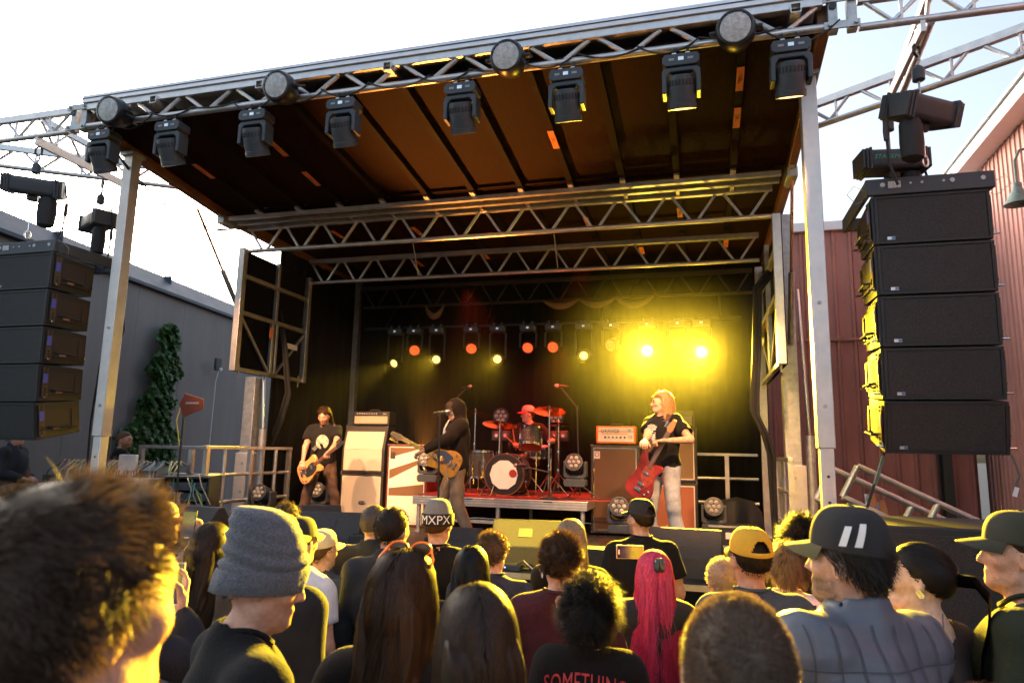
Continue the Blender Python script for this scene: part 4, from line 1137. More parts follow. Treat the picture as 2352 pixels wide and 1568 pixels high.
def speaker_proto():
    t = thing('line_array_speaker', 'x', 'speaker', group='line array speakers')
    w, h, d = .83, .398, .55
    m = MB(); z2 = .175
    V = [(-w / 2, 0, -h / 2), (w / 2, 0, -h / 2), (w / 2, 0, h / 2), (-w / 2, 0, h / 2), (-w / 2 + .02, d, -z2), (w / 2 - .02, d, -z2), (w / 2 - .02, d, z2), (-w / 2 + .02, d, z2)]
    m.add(V, [(0, 1, 2, 3), (5, 4, 7, 6), (4, 5, 1, 0), (3, 2, 6, 7), (1, 5, 6, 2), (4, 0, 3, 7)]); m.build('cabinet', CABM, t, smooth=None, bevel=.006)
    MB().bb((-w / 2 + .045, -.006, -h / 2 + .025), (w / 2 - .03, .003, h / 2 - .025)).build('grille', GRILLE, t)
    for a, b in (((-w / 2 + .02, -h / 2 + .004), (w / 2 - .005, -h / 2 + .022)), ((-w / 2 + .02, h / 2 - .022), (w / 2 - .005, h / 2 - .004)), ((-w / 2 + .02, -h / 2 + .023), (-w / 2 + .042, h / 2 - .023)), ((w / 2 - .027, -h / 2 + .023), (w / 2 - .005, h / 2 - .023))):
        MB().bb((a[0], -.012, a[1]), (b[0], .001, b[1])).build('grille_frame', CABM, t)
    bd = MB().bb((-w / 2 + .1, -.011, -h / 2 + .034), (-w / 2 + .155, -.007, -h / 2 + .058)).build('logo_badge', M('silver badge', (.6, .62, .65), .3, .5), t)
    MB().bb((-w / 2 + .13, -.0125, -h / 2 + .036), (-w / 2 + .154, -.0112, -h / 2 + .056)).build('badge_panel', M('blue badge', (.1, .2, .4), .4), bd)
    for s in (-1, 1):
        x = s * (w / 2 + .004)
        MB().bb((x - .004, .05, -.12), (x + .004, .5, .12)).build('side_plate', BRN, t)
        pl = MB().bb((x + s * .005, .03, -.16), (x + s * .012, .1, .165)).build('rigging_link', YPL, t)
        MB().bb((x + s * .0125, .035, .0), (x + s * .015, .085, .1)).build('scale_label', BLUEP, pl)
        for z in (-.13, -.1, -.06, .12, .15): MB().cyl((x + s * .012, .065, z), (x + s * .02, .065, z), .009, n=6).build('pin_hole', BLK, pl)
        MB().bb((x + s * .005, .42, -.1), (x + s * .012, .47, .1)).build('rigging_link', BRN, t)
        hd = MB(); hd.tube([(x, .14, -.07), (x + s * .05, .15, -.075), (x + s * .05, .36, -.085), (x, .37, -.08)], .011, 7); hd.build('handle', CABM, t)
        for y in (.03, .48): MB().cyl((x, y, -.15 if y < .1 else -.1), (x + s * .05, y, -.15 if y < .1 else -.1), .008, n=6).build('quick_pin', STEEL, t)
        MB().bb((x + s * .0045, .2, -.105), (x + s * .0065, .28, -.085)).build('serial_label', M('tan label', (.5, .28, .18), .6), t)
    return t
sp0 = speaker_proto()
used = [False]
ordn = ('topmost', 'second', 'third', 'fourth', 'lowest')
def array(cx, yf, ztop, side):
    y, z = yf, ztop
    tilt = (0, .5, 1.5, 3.5, 9)
    for i in range(5):
        o = sp0 if not used[0] else copy_tree(sp0); used[0] = True
        a = R(tilt[i])
        o.location = (cx, y, z - .182); o.rotation_euler = (a, 0, 0)
        o['label'] = '%s black line array speaker in the %s hanging stack' % (ordn[i], side)
        z -= .408; y += .006 * i
    fr = thing('flying_frame', 'black steel flying frame on top of the %s speaker stack' % side, 'frame', (cx, yf, ztop + .08), group='flying frames')
    w = .9
    for nm, a, b in (('front_beam', (-w / 2, -.03, -.06), (w / 2, .02, .075)), ('side_beam', (-w / 2, .022, -.055), (-w / 2 + .035, .95, .07)), ('side_beam', (w / 2 - .035, .022, -.055), (w / 2, .95, .07)), ('rear_beam', (-w / 2 + .036, .88, -.05), (w / 2 - .036, .95, .06)), ('centre_beam', (-.05, .024, -.03), (.05, .878, .06))):
        MB().bb(a, b).build(nm, BLKM, fr, bevel=.006)
    for x in (-.33, -.13, -.05, .1, .16, .37): MB().cyl((x, -.036, .02), (x, -.029, .02), .018 if x in (-.33, .16, .37) else .01, n=10).build('rigging_hole', M('pale hole', (.5, .55, .6), .6), fr)
    MB().bb((-.29, -.034, -.01), (-.2, -.031, .045)).build('scuffed_sticker', M('scuffed sticker', (.5, .5, .5), .7, 0, .7, 90), fr)
    for x in (-w / 2, w / 2):
        s = 1 if x > 0 else -1
        MB().tube([(x + s * .01, .02, 0), (x + s * .08, 0, .04), (x + s * .13, .03, -.02), (x + s * .05, .1, -.08), (x, .12, -.05)], .003, 5).build('lanyard', GALV, fr)
array(1.76, 5.8, 4.0, 'right')
array(-7.18, 5.6, 3.97, 'left')
hoist((1.70, 5.62, 4.62), R(35), 5.20, 4.14, 'upper right chain hoist tilted in front of the lattice wing', R(18), False, -1)
hoist((1.68, 6.45, 4.55), R(8), 5.18, 4.14, 'lower right chain hoist with green lettering behind the bag', 0, True, 1)
hoist((-7.05, 5.5, 4.72), R(40), 5.20, 4.10, 'front left chain hoist hanging beside the image edge', R(12), False, 1)
hoist((-7.1, 6.4, 4.62), R(-25), 5.18, 4.10, 'rear left chain hoist next to the left roof post', 0, False, 1)
t = thing('cable_bundle', 'black cable bundle hanging behind the left speaker stack', 'cable', (0, 0, 0))
for k in range(7):
    r = random.Random(k); x, y = -6.80 + r.uniform(-.05, .05), 6.5 + r.uniform(-.05, .05)
    MB().tube([(x, y, 3.95), (x + .08, y + r.uniform(-.1, .1), 3.3), (x - .05, y, 2.9 - r.random() * .3), (x + r.uniform(-.1, .1), y, 2.2), (x, y, GND + .02)], .014, 6).build('cable', CABL, t)
t = thing('tie_strap', 'grey tie strap hanging from the right speaker stack', 'strap', (0, 0, 0))
MB().bar((1.37, 6.0, 2.0), (1.12, 6.25, 1.1), .035, .004).build('webbing', M('grey webbing', (.12, .13, .12), .8), t)
MB().bar((1.36, 5.98, 1.97), (1.3, 6.05, 1.75), .04, .008).build('label', M('green white label', (.3, .45, .35), .7), t)
t = thing('tag_strap', 'short strap with a white tag under the right speaker stack', 'strap', (0, 0, 0))
MB().tube([(2.17, 5.85, 2.0), (2.2, 5.86, 1.92), (2.21, 5.85, 1.84), (2.18, 5.85, 1.77)], .008, 5).build('strap', M('grey webbing'), t)
MB().box((2.18, 5.85, 1.73), (.03, .004, .07), (0, .3, 0)).build('tag', WHT, t)
# subwoofers in front of the right stack
for k, lab in ((0, 'lower black subwoofer on the ground under the right stack'), (1, 'upper black subwoofer under the right hanging stack')):
    t = thing('subwoofer', lab, 'subwoofer', (1.84, 5.2, .76 if k else GND), group='stacked subwoofers')
    MB().bb((-.72, 0, .005), (.95, .9, .75 if k else .87)).build('cabinet', CABM, t, bevel=.012)
    MB().bb((-.66, -.012, .05), (.89, .0, .70 if k else .82)).build('grille', GRILLE, t, bevel=.004)
    MB().cyl((-.725, .45, .45), (-.715, .45, .45), .05).build('handle_cup', BLK, t)
# ------------------------------------------------------------------ stage lights
def spot(name, loc, target, energy, color, size=60, blend=.6, radius=.06, parent=None):
    l = bpy.data.lights.new(name, 'SPOT'); l.energy = energy; l.color = color; l.spot_size = R(size); l.spot_blend = blend; l.shadow_soft_size = radius
    o = bpy.data.objects.new(name, l); col.objects.link(o); o.location = loc
    d = Vector(target) - Vector(loc); o.rotation_euler = d.to_track_quat('-Z', 'Y').to_euler()
    return o
def emis(name, c, s):
    return M(name, c, .4, emit=c, es=s, var=0)
LENS_OFF = M('clear fresnel lens', (.35, .33, .30), .12, 0, .4, 70, spec=.8)
def mover_proto(face):
    """moving head: hangs from the pipe at its origin; face = lens arrangement"""
    t = thing('moving_head_light', 'x', 'stage light', group='moving head lights')
    oct_ = [(-.15, -.03), (-.12, -.055), (.12, -.055), (.15, -.03), (.15, .02), (.13, .05), (-.13, .05), (-.15, .02)]
    b = MB().prism(oct_, .17, Matrix(((1, 0, 0, 0), (0, 0, 1, -.085), (0, 1, 0, -.115), (0, 0, 0, 1)))).build('base', BLKM, t, bevel=.006)
    MB().bb((-.022, -.0885, -.128), (.022, -.0855, -.098)).build('display', emis('pale display', (.55, .7, .85), .12), b)
    for x in (-.075, .075): MB().bb((x - .022, -.0875, -.125), (x + .022, -.0855, -.105)).build('printed_label', M('grey print', (.3, .32, .34), .6), b)
    for x in (-.055, .055):
        c = MB().tube([(x, 0, -.065), (x, -.032, -.05), (x, -.04, .0), (x, -.0, .042), (x, .04, 0), (x, .032, -.05)], .009, 6).build('clamp', BLK, t)
        MB().box((x, -.045, -.045), (.035, .012, .018)).build('clamp_tab', WHT, c, bevel=.004)
    m = MB(); pl = [(-.155, -.40), (-.155, -.20), (-.125, -.175), (.125, -.175), (.155, -.20), (.155, -.40), (.118, -.40), (.118, -.25), (.09, -.215), (-.09, -.215), (-.118, -.25), (-.118, -.40)]
    m.prism(pl, .14, Matrix(((1, 0, 0, 0), (0, 0, 1, -.07), (0, 1, 0, 0), (0, 0, 0, 1)))); m.build('yoke', BLKM, t, bevel=.008, smooth=None)
    MB().cyl((0, 0, -.176), (0, 0, -.165), .07).build('pan_bearing', BLK, t)
    h = MB().lathe([(.085, .12), (.1, .115), (.108, .08), (.108, .03), (.112, .025), (.114, -.03), (.112, -.10), (.118, -.105), (.118, -.15), (.105, -.152), (.1, -.14)], 24).build('head', BLKM, t, loc=(0, 0, -.35))
    for k in range(22):
        a = 2 * math.pi * k / 22
        MB().box((.1095 * math.cos(a), .1095 * math.sin(a), .055), (.006, .012, .045), (0, 0, a)).build('vent_slot', BLK, h)
    if face == 'led':
        MB().lathe([(.101, -.1395), (.101, -.146)], 20, axis=(0, 0, 1)).build('face_plate', BLK, h)
        for k in range(7):
            a = k * math.pi / 3; r = 0 if k == 6 else .062
            MB().lathe([(.028, -.1465), (.026, -.157), (.016, -.165), (0, -.168)], 12, (r * math.cos(a), r * math.sin(a), 0)).build('lens', LENS_OFF, h)
    elif face == 'beam':
        MB().lathe([(.098, -.1395), (.098, -.147)], 20).build('lens', LENS_OFF, h)
    return t
mv0, mv1 = mover_proto('beam'), mover_proto('led')
mvu = {id(mv0): False, id(mv1): False}
def mover(proto, loc, rz, label, floor=False, tilt=0., head_rz=0., scale=1., lens=None, group=None):
    o = copy_tree(proto) if mvu[id(proto)] else proto
    mvu[id(proto)] = True
    o.location = loc; o.rotation_euler = (math.pi, 0, rz) if floor else (0, 0, rz); o.scale = (scale,) * 3
    o['label'] = label
    if group: o['group'] = group
    for c in o.children:
        if c.name.startswith('head'): c.rotation_euler = (tilt, 0, head_rz)
        if floor and c.name.startswith('clamp'): pass
    if lens is not None:
        for c in o.children:
            for g in c.children:
                if g.name.startswith('lens'):
                    g.data = g.data.copy(); g.data.materials.clear(); g.data.materials.append(lens)
    return o
WARM = (1.0, .50, .22)
names = ('first', 'second', 'third', 'fourth', 'fifth', 'sixth', 'seventh', 'eighth')
mxs = [(237, 345), (393, 325), (588, 300), (790, 268), (1062, 230), (1303, 205), (1565, 175), (1815, 145)]
targets = [(-5.0, 9.6, 1.5), (-4.8, 9.6, 1.7), (-3.0, 8.3, 2.2), (-5.2, 9.7, 1.8), (-3.4, 9.3, 1.6), (-1.2, 9.0, 1.6), (-.6, 8.4, 1.7), (.1, 8.2, 1.7)]
powers = [330, 520, 170, 470, 260, 260, 190, 420]
lit = emis('amber lit lens', (1., .45, .15), 1.5)
for i, ((x, y), tg) in enumerate(zip(mxs, targets)):
    p = av(x, y, Y=5.42)
    d = Vector(tg) - Vector((p.x, 5.42, 4.96)); tl = math.atan2(math.hypot(d.x, d.y), -d.z) * .55
    mover(mv0, (p.x, 5.42, 5.27), 0, '%s black moving head light from the left under the front truss' % names[i], tilt=tl, head_rz=0, lens=lit, group='moving heads under the front truss')
    u = d.normalized()
    if i == 4: spot('wedge_light', Vector((p.x + .05, 5.42, 4.92)) + u * .2, av(1212, 1215, Y=6.95), 1100, (1., .66, .05), 13, .4)
    spot('key_light', Vector((p.x, 5.42, 4.92)) + u * .22, tg, powers[i], WARM, 48 if i in (0, 7) else 32, .7)
# audience blinders on the front truss
bl0 = None
bxs = [(262, 258), (645, 203), (1168, 137), (1690, 73)]
blab = ('leftmost round black blinder lamp on the front truss', 'second round black blinder lamp from the left on the truss', 'third round black blinder lamp above the roof middle', 'rightmost round black blinder lamp on the front truss')
for i, (x, y) in enumerate(bxs):
    p = av(x, y, Y=5.2)
    if bl0 is None:
        t = bl0 = thing('blinder_lamp', 'x', 'stage light', group='round blinder lamps')
        MB().lathe([(.03, .22), (.07, .2), (.12, .12), (.15, .02), (.152, -.05), (.14, -.085), (.125, -.09), (.118, -.07)], 32, axis=(0, 0, 1)).build('housing', M('black lamp housing', (.014, .015, .017), .35), t)
        ln = MB().lathe([(.119, -.072), (.117, -.08), (.08, -.088), (0, -.094)], 32).build('lens', M('pale fresnel lens', (.62, .60, .58), .15, 0, .35, 30, bump=.5, bs=60), t)
        for k in range(9):
            q = -.1 + .025 * k; hw = math.sqrt(max(0, .115 ** 2 - q * q))
            if hw > .02:
                MB().bar((q, -hw, -.1), (q, hw, -.1), .0016).build('mesh_wire', GALV, ln); MB().bar((-hw, q, -.1015), (hw, q, -.1015), .0016).build('mesh_wire', GALV, ln)
        MB().tube([(-.17, 0, -.02), (-.175, .05, .12), (-.12, .1, .22), (.12, .1, .22), (.175, .05, .12), (.17, 0, -.02)], .011, 6).build('bracket', BLK, t)
        for s in (-1, 1): MB().cyl((s * .15, 0, -.02), (s * .2, 0, -.02), .022, n=8).build('tilt_knob', BLK, t)
        MB().lathe([(.018, 0), (.02, .02), (.02, .1), (.012, .12)], 10, (.02, 0, .22)).build('cable_gland', GALV, t)
        o = t
    else: o = copy_tree(bl0)
    o.location = (p.x, 5.2, p.z); o['label'] = blab[i]
    o.rotation_euler = Vector((-.05 + .14 * i / 3, 1, .12)).to_track_quat('Z', 'Y').to_euler()
# cables along the truss
t = thing('truss_cables', 'thin black cables looped along the front truss', 'cable', (0, 0, 0))
for i in range(14):
    r = random.Random(i + 40); x = XL + .3 + i * .5
    MB().tube(catenary((x, 5.38, 5.35), (x + .45 + r.random() * .2, 5.38, 5.34), .03 + .14 * r.random(), 9), .008, 5).build('cable', CABL, t)
for k in range(2): MB().tube(catenary((-6.25, 5.7, 5.2), (-6.15, 7.6, 4.85), .25 + .05 * k, 12), .01, 5).build('cable', CABL, t)
# rear fixtures: five red wash lights, five yellow beams and two glaring ones
RED = emis('red led', (1., .025, .004), .22); REDH = emis('red led core', (1., .20, .05), .38); YEL = emis('yellow lamp', (1., .70, .14), .9); GLARE = emis('glaring yellow lamp', (1., .80, .25), 25)
YC = (1.0, .64, .03); RC = (1., .05, .02)
def par(x, y, label, lens, tgt, big=False, lens2=None, energy=0, colr=RC, size=60, Y=10.5, cat='stage light'):
    p = av(x, y, Y=Y)
    t = thing('wash_light' if not big else 'beam_light', label, cat, (p.x, Y, p.z), group='red wash lights at the back' if not big else 'yellow beam lights at the back')
    d = (Vector(tgt) - p).normalized()
    q = d.to_track_quat('-Z', 'Y').to_matrix()
    r = .085
    h = MB().lathe([(.05, .16), (.085, .14), (.1, .05), (.1, -.03), (.095, -.04), (r, -.03)], 20).build('head', BLK, t); h.rotation_euler = q.to_euler()
    if not big:
        MB().lathe([(r, -.031), (r - .002, -.036)], 20).build('face_plate', RED, h)
        for k in range(19):
            rr, a = (0, 0) if k == 0 else (.034, (k - 1) * math.pi / 3) if k < 7 else (.066, (k - 7) * math.pi / 6)
            MB().lathe([(.014, -.0365), (.011, -.043), (0, -.045)], 8, (rr * math.cos(a), rr * math.sin(a), 0)).build('lens', REDH, h)
    else:
        MB().lathe([(.065, -.024), (.06, -.034), (.03, -.045), (0, -.048)], 20).build('lens', lens, h)
        MB().lathe([(.088, -.03), (.09, -.05), (.082, -.05), (.067, -.028)], 20).build('rim', YPL, h)
    m = MB(); zc = 3.98 - p.z
    m.tube([(-.13, 0, 0), (-.135, 0, zc - .16), (-.09, 0, zc - .12), (.09, 0, zc - .12), (.135, 0, zc - .16), (.13, 0, 0)], .018, 6); m.build('yoke', BLK, t)
    MB().bb((-.13, -.07, zc - .12), (.13, .07, zc - .03)).build('base', BLKM, t, bevel=.01)
    MB().bb((-.02, -.074, zc - .09), (.02, -.071, zc - .06)).build('display', emis('pale display', (.55, .7, .85), .12), t)
    for s in (-.07, .07): MB().bb((s - .02, -.05, zc - .03), (s + .02, .05, zc + .03)).build('clamp', BLK, t)
    if lens is GLARE:
        l = bpy.data.lights.new('lamp_spill', 'POINT'); l.energy = 10; l.color = YC; l.shadow_soft_size = .06
        q2 = bpy.data.objects.new('lamp_spill', l); col.objects.link(q2); q2.location = p + d * .12
    if energy: spot('stage_lamp', p + d * .1, tgt, energy, colr, size, 1., .05)
rl = [(952, 803), (1083, 799), (1213, 797), (1271, 796), (1404, 792), (1557, 788)]
rn = ('leftmost', 'second', 'third', 'fourth', 'fifth', 'rightmost')
for i, (x, y) in enumerate(rl):
    par(x, y, '%s red glowing wash light from the left at the back' % rn[i], RED, (-2.6, 6.5 if i < 3 else 5.0, 1.5), energy=0)
spot('drum_wash', (-2.0, 10.3, 3.62), (-2.6, 9.6, 1.4), 150, RC, 80, .8)
spot('drum_wash', (-3.4, 9.5, 4.4), (-2.7, 9.8, 1.5), 130, RC, 70, .8)
spot('drum_wash', (-1.4, 8.6, 4.45), (-2.5, 9.9, 1.7), 130, RC, 50, .8)
yl = [(907, 833), (1003, 825), (1143, 824), (1341, 816)]
yn = ('leftmost', 'second', 'third', 'fourth')
for i, (x, y) in enumerate(yl):
    par(x, y, '%s small yellow beam light from the left at the back' % yn[i], YEL, (-5.9, 5.5, 1.0) if i == 0 else (-4 + i, 3.0, 1.6), True, energy=220 if i == 0 else 400, colr=YC, size=40 if i == 0 else 34)
for x, y, lab in ((1487, 805, 'left glaring yellow beam light above the bass player'), (1612, 808, 'right glaring yellow beam light above the bass player')):
    par(x, y, lab, GLARE, (-.9, .5, 1.75), True, energy=9000, colr=YC, size=58)

# ------------------------------------------------------------------ stage haze
hz = MB().bb((-6.0, 8.1, .95), (.78, 11.15, 4.9)).build('haze', None, None)
tag(hz, 'thin stage haze glowing yellow around the back lights', 'haze', kind='stuff')
hm = bpy.data.materials.new('stage haze'); hm.use_nodes = True; nt = hm.node_tree
for n in list(nt.nodes):
    if n.type == 'BSDF_PRINCIPLED': nt.nodes.remove(n)
pv = nt.nodes.new("ShaderNodeVolumePrincipled"); pv.inputs['Color'].default_value = (.9, .9, .9, 1); pv.inputs['Density'].default_value = .0044; pv.inputs['Anisotropy'].default_value = .35
nt.links.new(pv.outputs[0], nt.nodes['Material Output'].inputs['Volume']); hz.data.materials.append(hm)

# ------------------------------------------------------------------ railings
def railing(label, pts, posts, z0, zs, r=.024, top=.035, name='railing'):
    t = thing(name, label, 'railing', (0, 0, 0), group='aluminium railings')
    for a, b in zip(pts[:-1], pts[1:]):
        MB().bar((*a, z0 + zs[-1]), (*b, z0 + zs[-1]), top * 1.6, top * 1.2).build('top_rail', ALU, t, smooth=None, bevel=.004)
        for z in zs[:-1]: MB().cyl((*a, z0 + z), (*b, z0 + z), r).build('rail', ALU, t)
    for (x, y, sq) in posts:
        m = MB()
        if sq: m.bb((x - .03, y - .03, z0), (x + .03, y + .03, z0 + zs[-1] - .022))
        else: m.cyl((x, y, z0), (x, y, z0 + zs[-1] - .022), .028)
        m.build('post', ALU, t)
railing('left aluminium railing along the side of the stage', [(-6.2, 7.55), (-6.2, 9.5)], [(-6.2, 7.6, 1), (-6.2, 7.95, 0), (-6.2, 8.5, 1), (-6.2, 9.1, 0), (-6.2, 9.45, 1)], STG, (.38, .74, 1.1))
railing('aluminium railing at the back of the side platform', [(-7.6, 7.95), (-6.3, 7.75)], [(-7.55, 7.94, 1), (-6.6, 7.8, 1)], STG - .01, (.38, .74, 1.1))
railing('pale railing at the right rear of the stage', [(-.35, 11.1), (.8, 11.1)], [(-.3, 11.1, 1), (.35, 11.1, 1)], STG, (.42, .78, 1.14))
railing('short aluminium railing beside the right lift column', [(.9, 7.9), (.9, 9.2)], [(.9, 7.95, 1), (.9, 8.5, 0), (.9, 9.15, 1)], STG, (.38, .74, 1.1))
# aluminium guard frames leaning to the right of the post
def leaning(label, y, dx, dz):
    t = thing('guard_frame', label, 'guard frame', (0, y, 0), group='leaning guard frames')
    A = lambda x, yy: at(x * 1024 / 2352, yy * 1024 / 2352, Y=y)
    P = [A(1906 + dx, 1065 + dz), A(1870 + dx, 1140 + dz)]
    a0, a1 = A(1910 + dx, 1070 + dz), A(2160 + dx, 1185 + dz); b0 = A(1875 + dx, 1140 + dz)
    v = a1 - a0; v2 = v * 1.7
    loc = lambda p: (p.x, p.y - y, p.z)
    w = b0 - a0
    for nm, p, q in (('rail', a0, a0 + v2), ('rail', b0, b0 + v2), ('end_bar', a0, b0), ('cross_bar', a0 + v * .75, b0 + v * .75), ('end_bar', a0 + v2, b0 + v2)):
        MB().cyl(loc(p), loc(q), .03).build(nm, ALU, t)
    lowp = b0 + v2
    for k in (.35, 1.0): 
        q = b0 + v2 * k * .55; MB().cyl(loc(q), (q.x, .35, GND), .02).build('prop', GALV, t)
    return t
leaning('nearer leaning aluminium guard frame right of the front post', 7.2, 60, 0)
leaning('farther leaning aluminium guard frame beside the red wall', 7.6, 0, 5)

# ------------------------------------------------------------------ cables hanging in loops at the stage sides
for lab, P in (('thick cable loom looping down inside the left side frame', [av(640, 705, Y=8.9), av(655, 800, Y=8.9), av(662, 900, Y=8.9), av(645, 960, Y=9.0), av(612, 1035, Y=9.1)]),
               ('thick cable loom looping down beside the right side frame', [av(1770, 620, Y=8.3), av(1740, 660, Y=8.3), av(1738, 800, Y=8.3), av(1732, 940, Y=8.3), av(1760, 1000, Y=8.3), av(1772, 1040, Y=8.4)])):
    t = thing('cable_loom', lab, 'cable', (0, 0, 0), group='cable looms')
    for k in range(3): MB().tube([p + Vector((.03 * (k - 1), .02 * (k % 2), -.02 * k)) for p in P] + [Vector((P[-1].x, P[-1].y, STG + .02))], .022, 7).build('cable', CABL, t)

# ------------------------------------------------------------------ wedges
TWD = M('black monitor paint', (.05, .046, .044), .6, 0, .2, 30, bump=.4, bs=150)
def wedge(x, y, Y, label, rz=0., w=.70, h=.43, d=.54):
    p = av(x, y, Y=Y)
    t = thing('monitor_wedge', label, 'monitor', (p.x, Y, STG), rz, 'monitor wedges at the stage front')
    # the baffle slopes towards the performer (+y); the audience sees the back and the sloped rear
    prof = [(-d / 2, 0), (-d / 2, h * .45), (-d * .12, h), (d * .02, h), (d / 2, .07), (d / 2, 0)]
    MB().prism(prof, w, Matrix(((0, 0, 1, -w / 2), (1, 0, 0, 0), (0, 1, 0, 0), (0, 0, 0, 1)))).build('cabinet', TWD, t, bevel=.01, smooth=None)
    gr = MB().bar((0, d * .05, h - .012), (0, d / 2 - .01, .095), w - .06, .01).build('grille', GRILLE, t, smooth=None)
    s = math.atan2(h * .55, d * .38)
    MB().box((0, -d * .31 - .004, h * .725 + .003), (.14, .1, .003), (s, 0, 0)).build('logo_plate', M('worn logo plate', (.05, .05, .052), .5, 0, .5, 80), t)
    for sx in (-1, 1): MB().bb((sx * w / 2 - .002, -.06, h * .45), (sx * w / 2 + .002, .06, h * .6)).build('handle', BLK, t)
wedge(455, 1250, 6.9, 'monitor wedge at the far left stage corner', R(-8))
wedge(765, 1255, 6.95, 'monitor wedge second from the left at the stage edge', R(10))
wedge(1058, 1255, 7.25, 'small monitor wedge in front of the drum riser', 0, .5, .3)
wedge(1212, 1255, 7.1, 'yellow lit monitor wedge in the middle of the stage', R(6))
wedge(1560, 1255, 7.0, 'wide monitor wedge in front of the bass player', R(-4), .80)
wedge(712, 1215, 7.6, 'monitor wedge behind the second one on the left', R(35))

for x, w_, lab in ((1330, .62, 'low black front fill speaker at the stage edge in the middle'), (860, .5, 'low black front fill speaker at the stage edge on the left')):
    p = av(x, 1250, Y=6.62)
    t = thing('front_fill_speaker', lab, 'speaker', (p.x, 6.62, STG), group='front fill speakers')
    MB().bb((-w_ / 2, -.1, 0), (w_ / 2, .12, .25)).build('cabinet', CABM, t, bevel=.008)
    MB().bb((-w_ / 2 + .02, -.108, .02), (w_ / 2 - .02, -.099, .23)).build('grille', GRILLE, t, bevel=.003)
p = av(1175, 1275, Y=6.6)
t = thing('effects_unit', 'small dark effects unit with a blue light at the stage edge', 'device', (p.x, 6.62, STG))
MB().bb((-.1, -.07, 0), (.1, .07, .05)).build('housing', BLKM, t, bevel=.006)
MB().lathe([(.005, 0), (.004, .003), (0, .004)], 8, (-.05, -.071, .03), (0, -1, 0)).build('blue_light', emis('blue led', (.2, .4, 1.), 3.), t)
for k in range(4): MB().tube([(.05, -.02 + .02 * k, .05), (.12, -.03 + .02 * k, .09), (.2 + .03 * k, -.05, .02), (.35, -.02 * k, .009)], .006, 5).build('cable', WHT if k == 1 else CABL, t)

# ------------------------------------------------------------------ drum riser and kit
RT = 1.33
rs = thing('drum_riser', 'low drum riser with silver fascia and red carpet', 'riser', (-2.68, 10.0, STG))
MB().bb((-1.22, -1., RT - STG - .13), (1.22, 1., RT - STG - .012)).build('frame', ALU, rs, bevel=.004)
for z in (-.10, -.062, -.03): MB().bb((-1.221, -1.004, RT - STG + z - .003), (1.221, -1.0005, RT - STG + z + .003)).build('fascia_groove', M('groove grey', (.2, .2, .2), .5, .5), rs)
MB().bb((-1.2, -.985, RT - STG - .0115), (1.2, .99, RT - STG)).build('carpet', M('red carpet', (.14, .014, .014), .95, 0, .3, 30, bump=.4, bs=200), rs)
for x in (-1.15, 0, 1.15):
    for y in (-.93, .93): MB().cyl((x, y, .02), (x, y, RT - STG - .13), .03).lathe([(.05, 0), (.05, .02), (.03, .03)], 12, (x, y, 0)).build('leg', GALV, rs)
MB().bb((-1.12, -.95, .16), (1.12, -.91, .2)).build('cross_bar', GALV, rs)
for x in (-.4, .7): MB().bb((x - .06, -1.006, RT - STG - .04), (x + .06, -1.0045, RT - STG - .025)).build('slot', BLK, rs)
DRM = M('charcoal drum wrap', (.05, .048, .046), .25, 0, .3, 25, coat=.4); HEADM = M('white drum head', (.75, .73, .70), .5, var=.05); REDH_ = M('translucent red head', (.6, .08, .04), .3)
CYM = M('bronze cymbal', (.72, .42, .15), .22, 1., .15, 30)
def drum(name, label, c, r, L, axis, headm, cat='drum', lugs=8, legs=0):
    t = thing(name, label, cat, c)
    ax = Vector(axis).normalized(); q = ax.to_track_quat('Z', 'Y').to_matrix().to_4x4()
    def X(o): o.rotation_euler = q.to_euler(); return o
    X(MB().lathe([(r, -L / 2), (r, L / 2)], 36).build('shell', DRM, t))
    for s in (-1, 1):
        X(MB().lathe([(r + .002, s * L / 2 - .02), (r + .012, s * L / 2 - .02), (r + .012, s * L / 2 + .012), (r - .002, s * L / 2 + .012), (r + .002, s * L / 2 - .02)], 36).build('hoop', STEEL if r < .26 else M('dark wood hoop', (.12, .05, .025), .3), t))
        X(MB().lathe([(r - .002, s * (L / 2 + .003)), (0, s * (L / 2 + .005))], 36).build('drum_head', headm if s > 0 else HEADM, t))
    for k in range(lugs):
        a = 2 * math.pi * (k + .5) / lugs
        X(MB().box(((r + .012) * math.cos(a), (r + .012) * math.sin(a), 0), (.022, .02, L * .35), (0, 0, a)).cyl(((r + .014) * math.cos(a), (r + .014) * math.sin(a), -L / 2), ((r + .014) * math.cos(a), (r + .014) * math.sin(a), L / 2), .004, n=5).build('lug', STEEL, t))
    for k in range(legs):
        a = 2 * math.pi * (k + .3) / legs; x, y = (r + .03) * math.cos(a), (r + .03) * math.sin(a)
        MB().cyl((x, y, RT - c[2]), (x, y, .05), .009, n=7).build('leg', STEEL, t)
    return t
kp = av(1157, 1081, Y=9.32)
kd = drum('bass_drum', 'bass drum with a white decagon patch on a black head', (kp.x, 9.55, RT + .292), .28, .42, (0, -1, 0), M('black resonant head', (.015, .013, .012), .35), lugs=10)
MB().lathe([(.205, -.0), (.205, .003)], 10, (0, -.222, 0), (0, -1, 0)).build('white_patch', HEADM, kd)
MB().lathe([(.055, 0), (.055, .003)], 20, (.13, -.227, .02), (0, -1, 0)).build('port_hole', M('red lit port', (.3, .02, .01), .6), kd)  # red stage light painted into the port hole colour
for s in (-1, 1): MB().cyl((s * .26, -.05, -.1), (s * .36, -.2, -.29), .01).build('spur', STEEL, kd)
tp = av(1217, 1007, Y=9.45)
tm = drum('rack_tom', 'charcoal rack tom tilted above the bass drum', (tp.x, 9.5, tp.z), .155, .25, (.05, -.42, -1), REDH_, lugs=6)
MB().cyl((0, .05, -.1), (-.1, .1, RT + .55 - tp.z), .014).build('mount', STEEL, tm)
